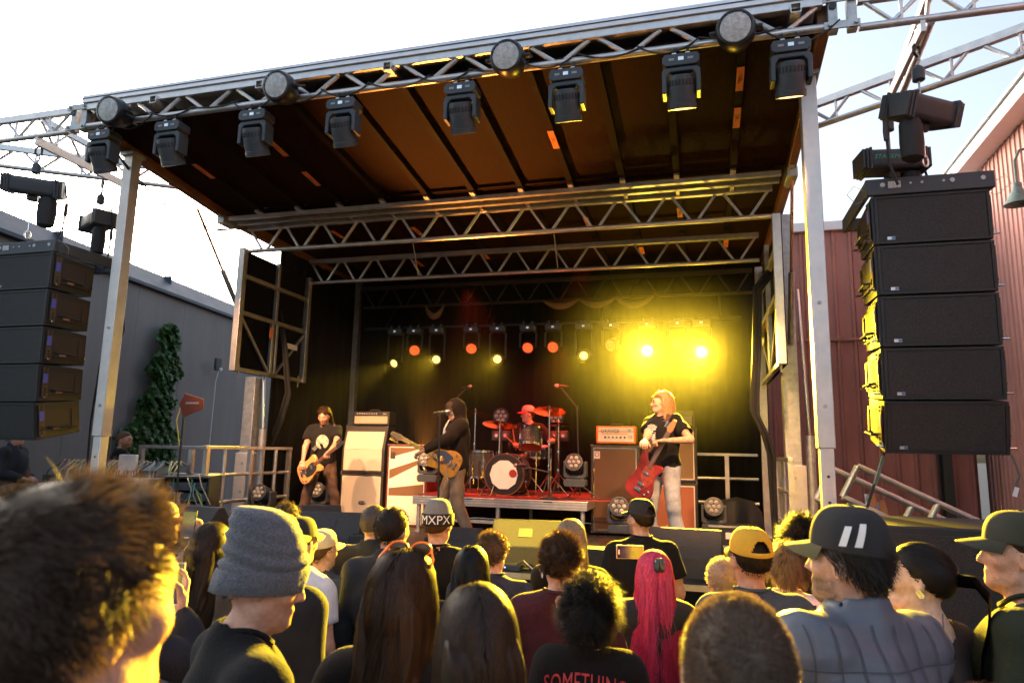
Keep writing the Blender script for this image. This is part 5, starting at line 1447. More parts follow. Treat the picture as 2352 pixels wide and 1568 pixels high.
fp = av(1125, 1045, Y=10.0)
drum('floor_tom', 'charcoal floor tom behind the bass drum', (fp.x - .12, 10.0, RT + .42), .2, .38, (0, 0, 1), HEADM, lugs=8, legs=3)
drum('snare_drum', 'chrome snare drum between bass drum and drummer', (-2.35, 9.98, RT + .62), .178, .14, (0, -.1, 1), HEADM, lugs=8, legs=3)
def cymbal(x, y, Y, r, label, tilt=(0, -.1), hat=False, lean=0.):
    p = av(x, y, Y=Y)
    t = thing('cymbal_stand', label, 'cymbal', (p.x + lean, Y, RT), group='cymbals on stands')
    h = p.z - RT
    c = MB().lathe([(.012, .03), (.03, .026), (.045, .012), (r * .5, .004), (r, -.012), (r * .5, -.0), (.045, .006), (.012, .02)], 40).build('cymbal', CYM, t, loc=(-lean, 0, h), rot=(tilt[1], tilt[0], 0))
    if hat: MB().lathe([(r, .0), (r * .5, -.014), (.045, -.02), (r * .5, -.018), (r, -.003)], 40).build('lower_cymbal', CYM, t, loc=(0, 0, h - .02))
    MB().cyl((-lean, 0, h - .03), (-lean, 0, h + .07), .008).build('wing_post', STEEL, t)
    MB().tube([(0, 0, .12), (0, 0, h * .55), (-lean, 0, h)], [.014, .012, .01], 8).build('pole', STEEL, t)
    for z in (h * .35, h * .6): MB().lathe([(.018, -.02), (.022, 0), (.018, .02)], 10, (0, 0, z)).build('clamp', STEEL, t)
    for k in range(3):
        a = 2 * math.pi * k / 3 + .4
        MB().tube([(0, 0, .32), (.18 * math.cos(a), .18 * math.sin(a), .13), (.28 * math.cos(a), .28 * math.sin(a), .012)], .009, 6).lathe([(.016, -.012), (.016, .012)], 8, (.28 * math.cos(a), .28 * math.sin(a), .012)).build('leg', STEEL, t)
cymbal(1092, 948, 9.9, .23, 'crash cymbal just right of the hooded singer', (.05, -.2))
cymbal(1148, 974, 9.5, .25, 'low ride cymbal left of the drummer', (.03, -.22))
cymbal(1262, 943, 9.45, .23, 'red lit crash cymbal right of the drummer', (.0, -.25))
cymbal(1283, 972, 9.7, .17, 'hi-hat pair on the right side of the kit', (0, -.12), True)
# mic stands
MICB = M('mic grille', (.5, .5, .48), .35, .8)
def mic_stand(label, base, pts, micdir, heavy=True, r=.011):
    t = thing('microphone_stand', label, 'microphone', base, group='microphone stands')
    L = [Vector(p) - Vector(base) for p in pts]
    for a, b in zip(L[:-1], L[1:]): MB().cyl(a, b, r).build('tube', BLK, t); MB().lathe([(.016, -.025), (.018, 0), (.016, .025)], 9, tuple(b), (0, 0, 1)).build('joint', BLK, t)
    if heavy: MB().lathe([(.13, 0), (.13, .015), (.05, .03), (.015, .04)], 20).build('base', BLK, t)
    else:
        for k in range(3):
            a = 2 * math.pi * k / 3; MB().tube([(0, 0, .18), (.25 * math.cos(a), .25 * math.sin(a), .012)], .009, 6).build('leg', BLK, t)
    d = Vector(micdir).normalized(); e = L[-1]
    m = MB().lathe([(.01, -.13), (.014, -.12), (.02, .0), (.022, .01)], 12, tuple(e), tuple(d)).build('microphone', BLK, t)
    MB().lathe([(.022, .01), (.027, .03), (.026, .05), (.015, .068), (0, .072)], 14, tuple(e), tuple(d)).build('mic_grille', MICB, m)
    return t
b = av(1008, 1185, Y=7.5); tpm = av(1010, 945, Y=7.5)
mic_stand('tall vocal microphone stand in front of the hooded singer', (b.x, 7.5, STG), [(b.x, 7.5, STG + .03), (tpm.x, 7.5, tpm.z - .03), (tpm.x + .04, 7.55, tpm.z)], (.8, .5, .15))
p0, p1, p2 = av(1332, 1030, Y=9.6), av(1325, 935, Y=9.6), av(1285, 886, Y=9.6)
mic_stand('boom microphone stand right of the drum kit', (p0.x, 9.6, RT), [(p0.x, 9.6, RT + .03), tuple(p1), tuple(p2)], (-1, -.1, .08), False)
p1, p2 = av(1040, 922, Y=10.2), av(1075, 888, Y=10.2)
mic_stand('boom microphone stand behind the hooded singer', (p1.x, 10.2, RT), [(p1.x, 10.2, RT + .03), tuple(p1), tuple(p2)], (1, -.2, .15), False)
p1 = av(1262, 1085, Y=9.1); p2 = av(1190, 1068, Y=9.15)
mic_stand('short microphone stand at the bass drum port', (p1.x, 9.12, RT), [(p1.x, 9.12, RT + .03), (p1.x, 9.12, p1.z), tuple(p2)], (-1, .35, -.1))

# ------------------------------------------------------------------ floor lights
def flood(x, y, Y, z, label, face=(0, -1, .15), lens=None):
    p = av(x, y, Y=Y); rz = math.atan2(face[0], -face[1])
    o = mover(mv1, (p.x, Y, z - .0), rz, label, True, R(90) - face[2] * 2, 0, 1., lens, 'moving heads on the floor')
    o.location.z = z + .0
    for c in list(o.children):
        if c.name.startswith('clamp'):
            for g in list(c.children): bpy.data.objects.remove(g)
            bpy.data.objects.remove(c)
    o.location.z = z - .065 + .105
    return o
flood(985, 1090, 9.25, RT + .06, 'seven lens moving head on the left end of the riser')
flood(1322, 1095, 9.25, RT + .06, 'seven lens moving head on the right end of the riser')
flood(1425, 1190, 8.7, STG + .06, 'seven lens moving head on the floor before the tall bass cabinet')
flood(1640, 1200, 9.3, STG + .06, 'moving head on the floor right of the bass player')
flood(605, 1165, 8.6, STG + .06, 'moving head on the floor left of the long haired guitarist')
flood(735, 1165, 9.6, STG + .06, 'moving head on the floor behind the long haired guitarist')
spot('roof_uplight', (-3.75, 8.9, 1.8), (-2.3, 6.5, 5.3), 520, (1., .34, .05), 46, .8)
def twin(x, y, Y, label, n=2, z=None, cat='stage light'):
    p = av(x, y, Y=Y)
    t = thing('twin_blinder', label, cat, (p.x, Y, RT), group='blinders behind the drums')
    h = p.z - RT
    MB().bb((-.15 if n == 2 else -.12, -.05, h - .08), (.15 if n == 2 else .12, .06, h + .08)).build('housing', BLK, t, bevel=.01)
    for s in ((-1, 1) if n == 2 else (0,)):
        MB().lathe([(.055, 0), (.05, .012), (0, .02)], 20, (s * .072, -.051, h), (0, -1, 0)).build('lens', M('pale fresnel lens'), t)
        MB().lathe([(.056, 0), (.062, .012), (.056, .016)], 20, (s * .072, -.051, h), (0, -1, 0)).build('bezel', BLKM, t)
    MB().cyl((0, .0, .02), (0, 0, h - .08), .018).lathe([(.16, 0), (.16, .015), (.02, .03)], 16).build('stand', BLK, t)
twin(1152, 1000, 10.5, 'twin lens blinder behind the left of the drums')
twin(1284, 1001, 10.5, 'twin lens blinder behind the right of the drums')
for x, y, lab in ((1150, 955, 'round multi lens light left behind the drummer'), (1276, 958, 'round multi lens light right behind the drummer')):
    p = av(x, y, Y=10.8); t = thing('round_flood_light', lab, 'stage light', (p.x, 10.8, RT), group='round lights behind the drummer')
    h = p.z - RT
    hd = MB().lathe([(.13, 0), (.135, -.02), (.12, -.1), (.07, -.16)], 24, (0, 0, h), (0, -1, 0)).build('housing', BLK, t)
    for k in range(7):
        a = k * math.pi / 3; r_ = 0 if k == 6 else .075
        MB().lathe([(.034, 0), (.03, .012), (0, .02)], 12, (r_ * math.cos(a), -.002, h + r_ * math.sin(a)), (0, -1, 0)).build('lens', LENS_OFF, t)
    MB().cyl((0, .05, .0), (0, .05, h - .1), .02).build('stand', BLK, t)

# ------------------------------------------------------------------ amplifiers
TOLEX = M('black tolex', (.02, .018, .017), .6, 0, .2, 30, bump=.35, bs=250)
def cloth(name, c, sc=140):
    m = M(name, c, .85, 0, .0)
    nt = m.node_tree; N = nt.nodes; L = nt.links
    tc = N.new("ShaderNodeTexCoord"); ck = N.new("ShaderNodeTexChecker"); ck.inputs['Scale'].default_value = sc
    ck.inputs[1].default_value = (*[min(1, v * 1.18) for v in c], 1); ck.inputs[2].default_value = (*[v * .72 for v in c], 1)
    L.new(tc.outputs['Object'], ck.inputs[0]); L.new(ck.outputs[0], N["Principled BSDF"].inputs['Base Color'])
    return m
TANC, BRNC, CREAM = cloth('tan grille cloth', (.60, .53, .43)), cloth('brown weave cloth', (.16, .085, .04)), M('cream panel', (.72, .66, .54), .6, var=.06)
DKC = cloth('dark brown grille cloth', (.085, .045, .025), 160); RUSTC = cloth('rust grille cloth', (.30, .10, .05), 170)
def place(o, x, y, Y, z):
    p = av(x, y, Y=Y); o.location = (p.x, Y, z)
def cabinet(label, xc, Y, z, w, h, d, gm, border=.045, slant=0., frame_m=None, group='speaker cabinets', tolex=None, name='guitar_cabinet', corners=True, piping=True):
    t = thing(name, label, 'amplifier', (xc, Y, z), group=group)
    prof = [(0, 0), (0, h * (.5 if slant else 1)), (slant, h), (d, h), (d, 0)] if slant else [(0, 0), (0, h), (d, h), (d, 0)]
    MB().prism(prof, w, Matrix(((0, 0, 1, -w / 2), (1, 0, 0, 0), (0, 1, 0, 0), (0, 0, 0, 1)))).build('shell', tolex or TOLEX, t, bevel=.012, smooth=None)
    bw = w - 2 * border
    if slant:
        for (a, b) in (((-.004, border), (-.004, h * .5)), ((-.004, h * .5), (slant - .004, h - border))):
            MB().bar((0, a[0] , a[1]), (0, b[0], b[1]), bw, .012).build('grille', gm, t, smooth=None)
    else: MB().bb((-bw / 2, -.008, border), (bw / 2, .002, h - border)).build('grille', gm, t)
    pm = frame_m or CREAM
    if piping and not slant:
        for a, b in (((-bw / 2, border), (bw / 2, border)), ((-bw / 2, h - border), (bw / 2, h - border)), ((-bw / 2, border), (-bw / 2, h - border)), ((bw / 2, border), (bw / 2, h - border))):
            MB().bar((a[0], -.006, a[1]), (b[0], -.006, b[1]), .012).build('piping', pm, t)
    if corners:
        for sx in (-1, 1):
            for zz in (.012, h - .012):
                yy = slant if (slant and zz > .1) else 0
                MB().box((sx * (w / 2 - .012), yy + .008, zz), (.034, .034, .034)).build('corner_cap', BLKM, t, bevel=.01)
    for sx in (-1, 1): MB().bb((sx * w / 2 - .003, d * .35, h * .55), (sx * w / 2 + .003, d * .65, h * .72)).build('handle', BLK, t)
    return t
def lettering(t, txt, size, loc, mat, shear=0., par=None, ext=.001, sp=1.):
    o = mobj('lettering', text_mesh(txt, size, shear, ext, sp), mat, t, loc); o.rotation_euler = (R(90), 0, 0); return o
def amp_head(label, xc, Y, z, w, h, d, panel_c, grille_c, knobs=8, shell=None, brand=None, name='amplifier_head', top_panel=True):
    t = thing(name, label, 'amplifier', (xc, Y, z + .01), group='amplifier heads')
    MB().bb((-w / 2, 0, 0), (w / 2, d, h)).build('shell', shell or TOLEX, t, bevel=.014)
    MB().bb((-w / 2 + .03, -.006, .03), (w / 2 - .03, .002, h * .66)).build('grille', grille_c, t)
    pn = MB().bb((-w / 2 + .03, -.008, h * .7), (w / 2 - .03, .002, h - .02)).build('control_panel', panel_c, t)
    for k in range(knobs): MB().lathe([(.011, 0), (.009, .016), (0, .018)], 10, (-w / 2 + .08 + k * (w - .26) / knobs, -.008, h * .83), (0, -1, 0)).build('knob', M('silver knob', (.6, .55, .5), .4, .5), pn)
    hd = MB(); hd.tube([(-.09, d / 2, h - .002), (-.07, d / 2, h + .03), (.07, d / 2, h + .03), (.09, d / 2, h - .002)], .01, 7); hd.build('handle', BLK, t)
    for sx in (-1, 1): MB().box((sx * (w / 2 - .03), d / 2, -.005), (.03, d * .8, .012)).build('foot', BLK, t)
    return t
# left rig
k1 = cabinet('tan cloth lower cabinet behind the long haired guitarist', -5.22, 10.0, STG, .75, .73, .38, TANC, tolex=TOLEX)
kl = MB().lathe([(.06, 0), (.06, .006)], 24, (.03, -.009, .28), (0, -1, 0), squash=(1.15, .5)).build('badge', BLK, k1)
lettering(kl, 'KUSTOM', .035, (.03, -.017, .28), WHT)
cabinet('tan cloth slanted upper cabinet behind the long haired guitarist', -5.22, 10.0, STG + .735, .75, .75, .36, TANC, slant=.1)
fh = amp_head('black amplifier head with tan grille on the tan cabinets', -5.15, 10.08, STG + 1.485, .64, .22, .26, M('black panel', (.015, .015, .015), .4), cloth('silver tan grille', (.42, .33, .24)), 9)
lettering(fh, 'Super', .03, (.24, -.011, .185), WHT, .4)
sc = cabinet('cabinet with brown and white sunburst stripes behind the singer', -4.25, 9.55, STG, .66, 1.2, .42, BRNC, tolex=M('dark red tolex', (.10, .02, .018), .5), piping=True, name='bass_cabinet')
for a, b in (((.82, 1.0), (1.0, 1.15)), ((.55, .62), (.68, .95)), ((.12, .0), (.44, .45)), ((-.3, -.6), (.1, -.05))):
    V = [(-.28, a[0]), (.28, a[1]), (.28, b[1]), (-.28, b[0])]
    y0, y1 = .05, 1.15
    def cl(z): return min(max(z, y0), y1)
    q = [(x, cl(z)) for x, z in V]
    MB().prism(q, .004, Matrix(((1, 0, 0, 0), (0, 0, -1, -.0085), (0, 1, 0, 0), (0, 0, 0, 1)))).build('white_ray', CREAM, sc, smooth=None)
MB().bb((-.27, -.0145, .98), (-.19, -.013, 1.08)).build('tape_square', BRN, sc)
# right rig
am = cabinet('tall brown bass cabinet with silver trim under the orange amplifier', -1.19, 9.75, STG + .03, .68, 1.21, .40, DKC, frame_m=STEEL, name='bass_cabinet')
for sx in (-.25, .25):
    for yy in (.08, .32): MB().cyl((sx, yy, -.03), (sx, yy, .0), .025).build('caster', BLK, am)
bdg = MB().bb((-.29, -.012, 1.02), (-.21, -.009, 1.12)).build('logo_badge', M('pale logo plate', (.55, .5, .42), .5), am)
for r_ in (.032, .021, .010): MB().lathe([(r_, 0), (r_, .001), (r_ - .005, .001)], 20, (-.25, -.0125 - (.04 - r_) * .02, 1.075), (0, -1, 0)).build('logo_ring', BLK if r_ != .021 else WHT, bdg)
oh = amp_head('orange amplifier head with white front panel on the tall cabinet', -1.18, 9.78, STG + 1.25, .56, .25, .28, CREAM, CREAM, 0, shell=M('orange tolex', (.72, .17, .025), .55, 0, .1, 30, bump=.2, bs=220))
lettering(oh, 'ORANGE', .062, (-.08, -.0105, .175), BLK, ext=.001, sp=1.05)
MB().bb((-.2, -.0115, .135), (.17, -.0085, .145)).build('red_stripe', M('orange label'), oh)
for k in range(6): MB().lathe([(.016 if k in (0, 4, 5) else .011, 0), (.012, .016), (0, .018)], 12, (-.15 + k * .055, -.007, .09), (0, -1, 0)).build('knob', BLK, oh)
for k in range(3): MB().bb((.18 + .02 * k, -.012, .07), (.185 + .02 * k, -.007, .12)).build('switch', BLK, oh)
MB().bb((.17, -.0095, .16), (.215, -.0085, .205)).build('crest', M('grey print'), oh)
ms = cabinet('rust cloth lower cabinet behind the bass player', -.46, 9.95, STG, .76, .74, .36, RUSTC)
lettering(ms, 'Marshall', .10, (-.1, -.011, .13), WHT, .3)
cabinet('brown cloth upper cabinet behind the bass player', -.46, 9.98, STG + .745, .76, .75, .36, cloth('olive brown cloth', (.20, .13, .06)))
amp_head('black amplifier head behind the shoulder of the bass player', -.42, 10.03, STG + 1.5, .62, .23, .26, M('black panel'), cloth('grey grille', (.2, .2, .17)), 7)
wb = av(1455, 1000, Y=9.85)
t = thing('water_bottle', 'clear water bottle with a red cap beside the orange amplifier', 'bottle', (wb.x - .04, 9.9, STG + 1.25))
MB().lathe([(.03, 0), (.033, .01), (.033, .13), (.014, .17), (.014, .19)], 14).build('bottle', M('bottle plastic', (.5, .55, .55), .1, 0, 0), t)
MB().lathe([(.034, .06), (.034, .11)], 14).build('label', M('blue bottle label', (.1, .3, .6), .5), t); MB().lathe([(.016, .185), (.016, .21), (0, .21)], 10).build('cap', M('red cap', (.5, .04, .03), .4), t)
# cables on the riser and stage floor
t = thing('stage_cables', 'tangle of dark cables on the riser carpet', 'cable', (0, 0, 0))
for k in range(16):
    r = random.Random(k + 9); x, y = r.uniform(-3.7, -1.6), r.uniform(9.05, 9.4)
    P = [(x + .25 * j + r.uniform(-.1, .1), y + r.uniform(-.06, .12), RT + .008 + .0 * j) for j in range(5)]
    MB().tube(P, .007, 5).build('cable', CABL if k % 3 else M('red cable', (.4, .03, .02), .5), t)
t = thing('floor_cables', 'black cables lying along the stage front', 'cable', (0, 0, 0))
for k in range(12):
    r = random.Random(k + 90); x = r.uniform(-5.5, .3); y = r.uniform(6.6, 7.4)
    MB().tube([(x + .3 * j, y + r.uniform(-.12, .12), STG + .009) for j in range(6)], .008, 5).build('cable', CABL, t)
fc = thing('flight_case', 'small black flight case with white label on the right stage floor', 'case', (.35, 9.4, STG))
MB().bb((-.3, -.2, .0), (.3, .2, .26)).build('case_body', BLK, fc, bevel=.01)
for z in (.01, .25): MB().bb((-.305, -.206, z - .012), (.305, -.2005, z + .012)).build('edge_trim', ALU, fc)
MB().bb((-.1, -.204, .1), (.05, -.2015, .18)).build('label', WHT, fc)
st = thing('drum_case', 'soft black bag heaped behind the right railing', 'bag', (.45, 10.4, STG))
MB().lathe([(.3, 0), (.33, .1), (.3, .35), (.2, .5), (0, .55)], 24, squash=(1.1, .8)).build('bag', M('black chain bag'), st)

# ------------------------------------------------------------------ monitor desk at the left
dsk = thing('monitor_desk', 'black monitor desk crowded with audio cables left of the stage', 'desk', (-7.2, 7.35, STG - .01), R(25))
MB().bb((-.85, -.3, .68), (.75, .3, .74)).build('table_top', BLK, dsk, bevel=.006)
for x in (-.78, .68):
    for y in (-.24, .24): MB().bb((x - .03, y - .03, 0), (x + .03, y + .03, .68)).build('leg', BLK, dsk)
mx = MB().prism([(-.28, 0), (.22, 0), (.22, .16), (.1, .16), (-.28, .06)], 1.05, Matrix(((0, 0, 1, -.6), (1, 0, 0, 0), (0, 1, 0, .742), (0, 0, 0, 1)))).build('mixer', BLKM, dsk, smooth=None)
cc = [(.6, .03, .04), (.02, .02, .02), (.5, .45, .4), (.05, .25, .2), (.35, .2, .06), (.02, .02, .02), (.55, .5, .1), (.3, .3, .32)]
CM = [M('patch cable %d' % i, c, .5) for i, c in enumerate(cc)]
for k in range(46):
    r = random.Random(k + 300); x = r.uniform(-.75, .72); dx = r.uniform(-.12, .12)
    MB().tube([(x, .22, .86), (x + dx * .3, -.05, .92), (x + dx, -.32, .80), (x + dx * 1.5, -.36, .55), (x + dx * 2, -.34 - r.random() * .1, .25 + r.random() * .2)], .008, 5).build('patch_cable', CM[k % 8], dsk)
rk = thing('rack_case', 'upright rack flight case with chrome latches beside the desk', 'case', (-6.72, 6.95, STG - .01), R(12))
MB().bb((-.28, -.3, .0), (.28, .3, .72)).build('case_body', M('black laminate', (.02, .017, .016), .4), rk, bevel=.006)
for x in (-.275, .275):
    for y in (-.295, .295): MB().bb((x - .022, y - .022, 0.01), (x + .022, y + .022, .735)).build('edge_trim', ALU, rk)
for z in (.012, .725): MB().bb((-.252, -.318, z - .02), (.252, -.302, z + .02)).build('edge_trim', ALU, rk)
for x, z in ((-.12, .32), (.12, .32), (-.2, .62), (.2, .62), (-.2, .1), (.2, .1)): MB().bb((x - .05, -.322, z - .05), (x + .05, -.304, z + .05)).build('latch', STEEL, rk, bevel=.008)
MB().bb((-.06, -.309, .65), (.06, -.303, .70)).build('label', WHT, rk)
rk2 = thing('open_rack', 'open equipment rack spilling pale audio cables near the railing', 'rack', (-6.48, 7.35, STG - .01), R(25))
MB().bb((-.02, -.28, 0), (.0, .28, .75)).bb((.5, -.28, 0), (.52, .28, .75)).bb((.001, -.28, .73), (.499, .28, .75)).bb((.001, .26, 0), (.499, .28, .729)).build('rack_shell', BLK, rk2, smooth=None)
for k in range(5): MB().bb((.02, -.24, .06 + k * .13), (.48, .24, .16 + k * .13)).build('rack_unit', BLKM, rk2, bevel=.004)
for k in range(40):
    r = random.Random(k + 700); x, z = r.uniform(.04, .46), r.uniform(.1, .8)
    MB().tube([(x, -.24, z), (x + r.uniform(-.05, .05), -.36, z + .02), (x + r.uniform(-.12, .12), -.38, z - .12), (x + r.uniform(-.2, .2), -.34, max(.01, z - .35))], .007, 5).build('patch_cable', CM[(2, 6, 3, 2, 7, 4)[k % 6]], rk2)
lt = av(277, 1020, Y=7.0)
t = thing('white_network_box', 'white device box standing on the monitor desk', 'device', (lt.x, 7.15, STG + .73), R(28))
MB().bb((-.1, -.05, .0), (.1, .05, .26)).build('housing', M('white plastic', (.75, .74, .72), .4), t, bevel=.01); MB().bb((-.104, -.03, .03), (-.1005, .03, .22)).build('dark_panel', BLK, t)
pa = av(437, 925, Y=6.9); pb = av(410, 1180, Y=6.9)
t = thing('paddle_antenna', 'dark red paddle antenna on a slim stand beside the desk', 'antenna', (pa.x - .02, 6.95, STG - .01))
h = pa.z - STG
MB().prism([(-.17, 0), (-.1, .13), (.17, .06), (.17, -.06), (-.1, -.16)], .012, Matrix(((1, 0, 0, 0), (0, 0, -1, 0), (0, 1, 0, h), (0, 0, 0, 1)))).build('paddle', M('dark red antenna board', (.22, .05, .025), .5), t, smooth=None)
lettering(t, 'SENNHEISER', .035, (.02, -.016, h + .01), WHT)
MB().cyl((-.1, 0, .02), (-.1, 0, h - .1), .012).build('pole', BLK, t)
for k in range(3):
    a = 2.1 * k; MB().tube([(-.1, 0, .3), (-.1 + .22 * math.cos(a), .22 * math.sin(a), .012)], .009, 5).build('leg', BLK, t)
MB().tube([(-.15, 0, h), (-.2, .0, h - .2), (-.12, 0, h - .5)], .006, 5).build('cable', M('yellow cable', (.6, .5, .05), .5), t)
# ------------------------------------------------------------------ guitars
def smooth_poly(pts, n=3):
    P = np.array(pts, float)
    for _ in range(n):
        Q = np.roll(P, -1, 0); P = np.stack([P * .75 + Q * .25, P * .25 + Q * .75], 1).reshape(-1, 2)
    return [tuple(p) for p in P]
def guitar(name, label, B, H, nrm, bodym, neckm, guard, shape='single', L=.72, headm=None, group='guitars held on stage'):
    B, H = Vector(B), Vector(H)
    x = (H - B).normalized(); n = Vector(nrm); n = (n - x * n.dot(x)).normalized(); y = n.cross(x)
    t = bpy.data.objects.new(name, None); col.objects.link(t); tag(t, label, 'guitar', group)
    t.matrix_world = Matrix(((x.x, y.x, n.x, B.x), (x.y, y.y, n.y, B.y), (x.z, y.z, n.z, B.z), (0, 0, 0, 1)))
    if shape == 'single': pl = [(-.21, .0), (-.2, .12), (-.1, .17), (.0, .12), (.09, .13), (.17, .15), (.19, .07), (.17, .03), (.2, -.03), (.235, -.1), (.2, -.15), (.13, -.10), (.05, -.12), (-.08, -.175), (-.2, -.13)]
    else: pl = [(-.25, .0), (-.24, .12), (-.12, .17), (.0, .12), (.10, .13), (.26, .17), (.29, .13), (.2, .06), (.17, .0), (.2, -.06), (.22, -.13), (.19, -.16), (.1, -.11), (.0, -.12), (-.12, -.18), (-.25, -.13)]
    b = MB().prism(smooth_poly(pl, 3), .044, Matrix.Translation((0, 0, -.022))).build('body', bodym, t, bevel=.006, smooth=30)
    pg = [(-.02, -.1), (.05, -.11), (.16, -.07), (.16, .035), (.06, .06), (-.04, .02), (-.1, -.08)]
    MB().prism(smooth_poly(pg, 2), .003, Matrix.Translation((0, 0, .0222))).build('pickguard', guard, b)
    for px in (-.07, .06): MB().bb((px - .014, -.04, .025), (px + .014, .035, .034)).build('pickup', STEEL, b, bevel=.003)
    MB().bb((-.155, -.04, .0225), (-.12, .04, .034)).build('bridge', STEEL, b, bevel=.003)
    for q in ((-.15, -.1), (-.1, -.125)): MB().lathe([(.012, .023), (.01, .038), (0, .04)], 10, (q[0], q[1], 0)).build('knob', STEEL, b)
    hs = L - .14
    nk = MB().bb((.12, -.026, .008), (hs, .026, .03)).build('neck', neckm, t, bevel=.008)
    for k in range(16): MB().bb((.2 + (hs - .2) * (1 - .5 ** (k / 9)) * 1.38 if False else .17 + (hs - .18) * k / 16, -.026, .0302), (.173 + (hs - .18) * k / 16, .026, .0315)).build('fret', STEEL, nk)
    hd = MB().prism([(hs - .005, -.024), (hs + .03, -.035), (L, -.02), (L + .005, .02), (hs + .03, .045), (hs - .005, .024)], .016, Matrix.Translation((0, 0, .006))).build('headstock', headm or neckm, t, bevel=.004, smooth=None)
    for k in range(6 if shape == 'single' else 4):
        MB().cyl((hs + .03 + k * .018, .035, .014), (hs + .03 + k * .018, .065, .014), .005, n=6).lathe([(.009, -.008), (.009, .008)], 7, (hs + .03 + k * .018, .068, .014)).build('tuning_peg', STEEL, hd)
    for k in range(6 if shape == 'single' else 4):
        yy = (-.02 + .008 * k) if shape == 'single' else (-.02 + .0133 * k)
        MB().bar((-.14, yy, .036), (hs + .02, yy, .034), .0012).build('string', STEEL, t)
    return t
def ikp(S, W, hint, L1=.285, L2=.265):
    S, W = np.array(S, float), np.array(W, float); d = W - S; D = np.linalg.norm(d)
    if D > (L1 + L2) * .985: W = S + d / D * (L1 + L2) * .985; d = W - S; D = np.linalg.norm(d)
    a = (L1 ** 2 - L2 ** 2 + D * D) / (2 * D); h = math.sqrt(max(0, L1 ** 2 - a * a)); u = d / D
    p = np.array(hint, float); p = p - u * (p @ u); p /= np.linalg.norm(p)
    return S + u * a + p * h, W
def locpt(P, loc, hd, s):
    v = Vector(P) - Vector(loc); v = Matrix.Rotation(-hd, 3, 'Z') @ v
    return np.array(v) / s
def playing(loc, hd, s, right, left, hr=(.6, -.5, -.6), hl=(-.6, -.3, -.7), lean=0., w=1.):
    sw = .165 * (.5 + .5 * w) + .015
    q = lambda p: p - np.array([0, lean * max(0, p[2] - .95), 0])
    er, wr = ikp((sw, -.012, 1.415), q(locpt(right, loc, hd, s)), hr); el, wl_ = ikp((-sw, -.012, 1.415), q(locpt(left, loc, hd, s)), hl)
    k = .7 + .3 * w
    er[0] /= k; el[0] /= k
    return dict(er=er, wr=wr, el=el, wl=wl_)
def strap(label_parent, pts, mat, w=.05):
    P = [Vector(p) for p in pts]; m = MB()
    for a, b in zip(P[:-1], P[1:]): m.bar(a, b, w, .004, up=(0, 1, 0))
    return m
COT = lambda n, c=(.02, .02, .02): M(n, c, .95, 0, .2, 8, sheen=.04, bump=.3, bs=120, spec=.2)
BLKT, CHAR, NAVY, MAROON, OLIVE, WHITE_T = COT('black cotton', (.008, .008, .009)), COT('charcoal cotton', (.028, .028, .03)), COT('navy cotton', (.025, .035, .065)), COT('maroon cotton', (.06, .015, .02)), COT('olive black cotton', (.025, .03, .018)), COT('white cotton', (.75, .75, .76))
JEAN = M('washed denim', (.36, .40, .46), .85, 0, .3, 9, bump=.2, bs=180); BRNP = M('brown trousers', (.10, .055, .035), .85, 0, .2, 9); TANP = M('tan work trousers', (.30, .20, .12), .85, 0, .2, 9)
def legs(spread, fwd=0., kneef=.04):
    return {1: (v3(.105 + spread * .5, kneef + fwd * .5, .50), v3(.11 + spread, -.03 + fwd, .09), v3(.14 + spread * 1.15, .10 + fwd, .035)),
            -1: (v3(-.105 - spread * .5, kneef - fwd * .5, .50), v3(-.11 - spread, -.03 - fwd, .09), v3(-.14 - spread * 1.15, .10 - fwd, .035))}
SIT = {1: (v3(.14, .42, .51), v3(.14, .40, .09), v3(.15, .54, .035)), -1: (v3(-.14, .42, .51), v3(-.14, .40, .09), v3(-.15, .54, .035))}

# ------------------------------------------------------------------ the band
WOODB = M('amber maple body', (.62, .30, .09), .25, 0, .25, 14, coat=.5, aniso=(1, 9, 1)); MAPLE = M('maple neck', (.62, .40, .2), .35, 0, .1, 10); ROSE = M('rosewood neck', (.16, .07, .035), .4, 0, .2, 10)
# long haired guitarist
gp = (-5.28, 8.9, STG); gh = R(203); s = 1.70 / 1.75
gB, gH = av(711, 1077, Y=8.58), av(783, 1021, Y=8.45)
guitar('electric_guitar', 'amber electric guitar with dark headstock held by the long haired guitarist', gB, gH, (.35, -.9, .35), WOODB, ROSE, BLK, headm=BLK)
pose = playing(gp, gh, s, gB + Vector((-.10, -.06, .02)), gB + (gH - gB) * .62 + Vector((0, -.02, -.03)), (.5, -.6, -.5), (-.8, -.2, -.8))
o = person('person with long wavy dark hair in a black printed T-shirt playing an amber guitar', gp, gh, 1.70, (.55, .29, .19), 'tee', BLKT, BRNP, pose, dict(kind='long', col=(.05, .022, .01), n=1700, len=.52, hl=.1, curl=.014, cf=40, w=.007, seg=12, part=0., mw=.11, comb=(0, -.05, 0), vol=1.45), 1., 1.12, hy=R(-12), hp=R(-26), beard=.8, beardc=(.06, .03, .018), legs=legs(.16), fine=.009, coarse=.015, hands=('grip', 'grip'), seed=11, tattoo=.5, group='band on stage')
P, post_, so, _ = person.last
MB().lathe([(.085, 0), (.09, .004), (.07, .008)], 24, (0, .158, 1.24), (0, 1, 0), squash=(1, 1.15)).build('shirt_print', M('faded green print', (.36, .36, .26), .8, 0, .8, 28), so)
MB().bar((-.16, .02, 1.49), (.12, .178, 1.12), .055, .006, up=(0, 1, 0)).build('guitar_strap', BLK, o)
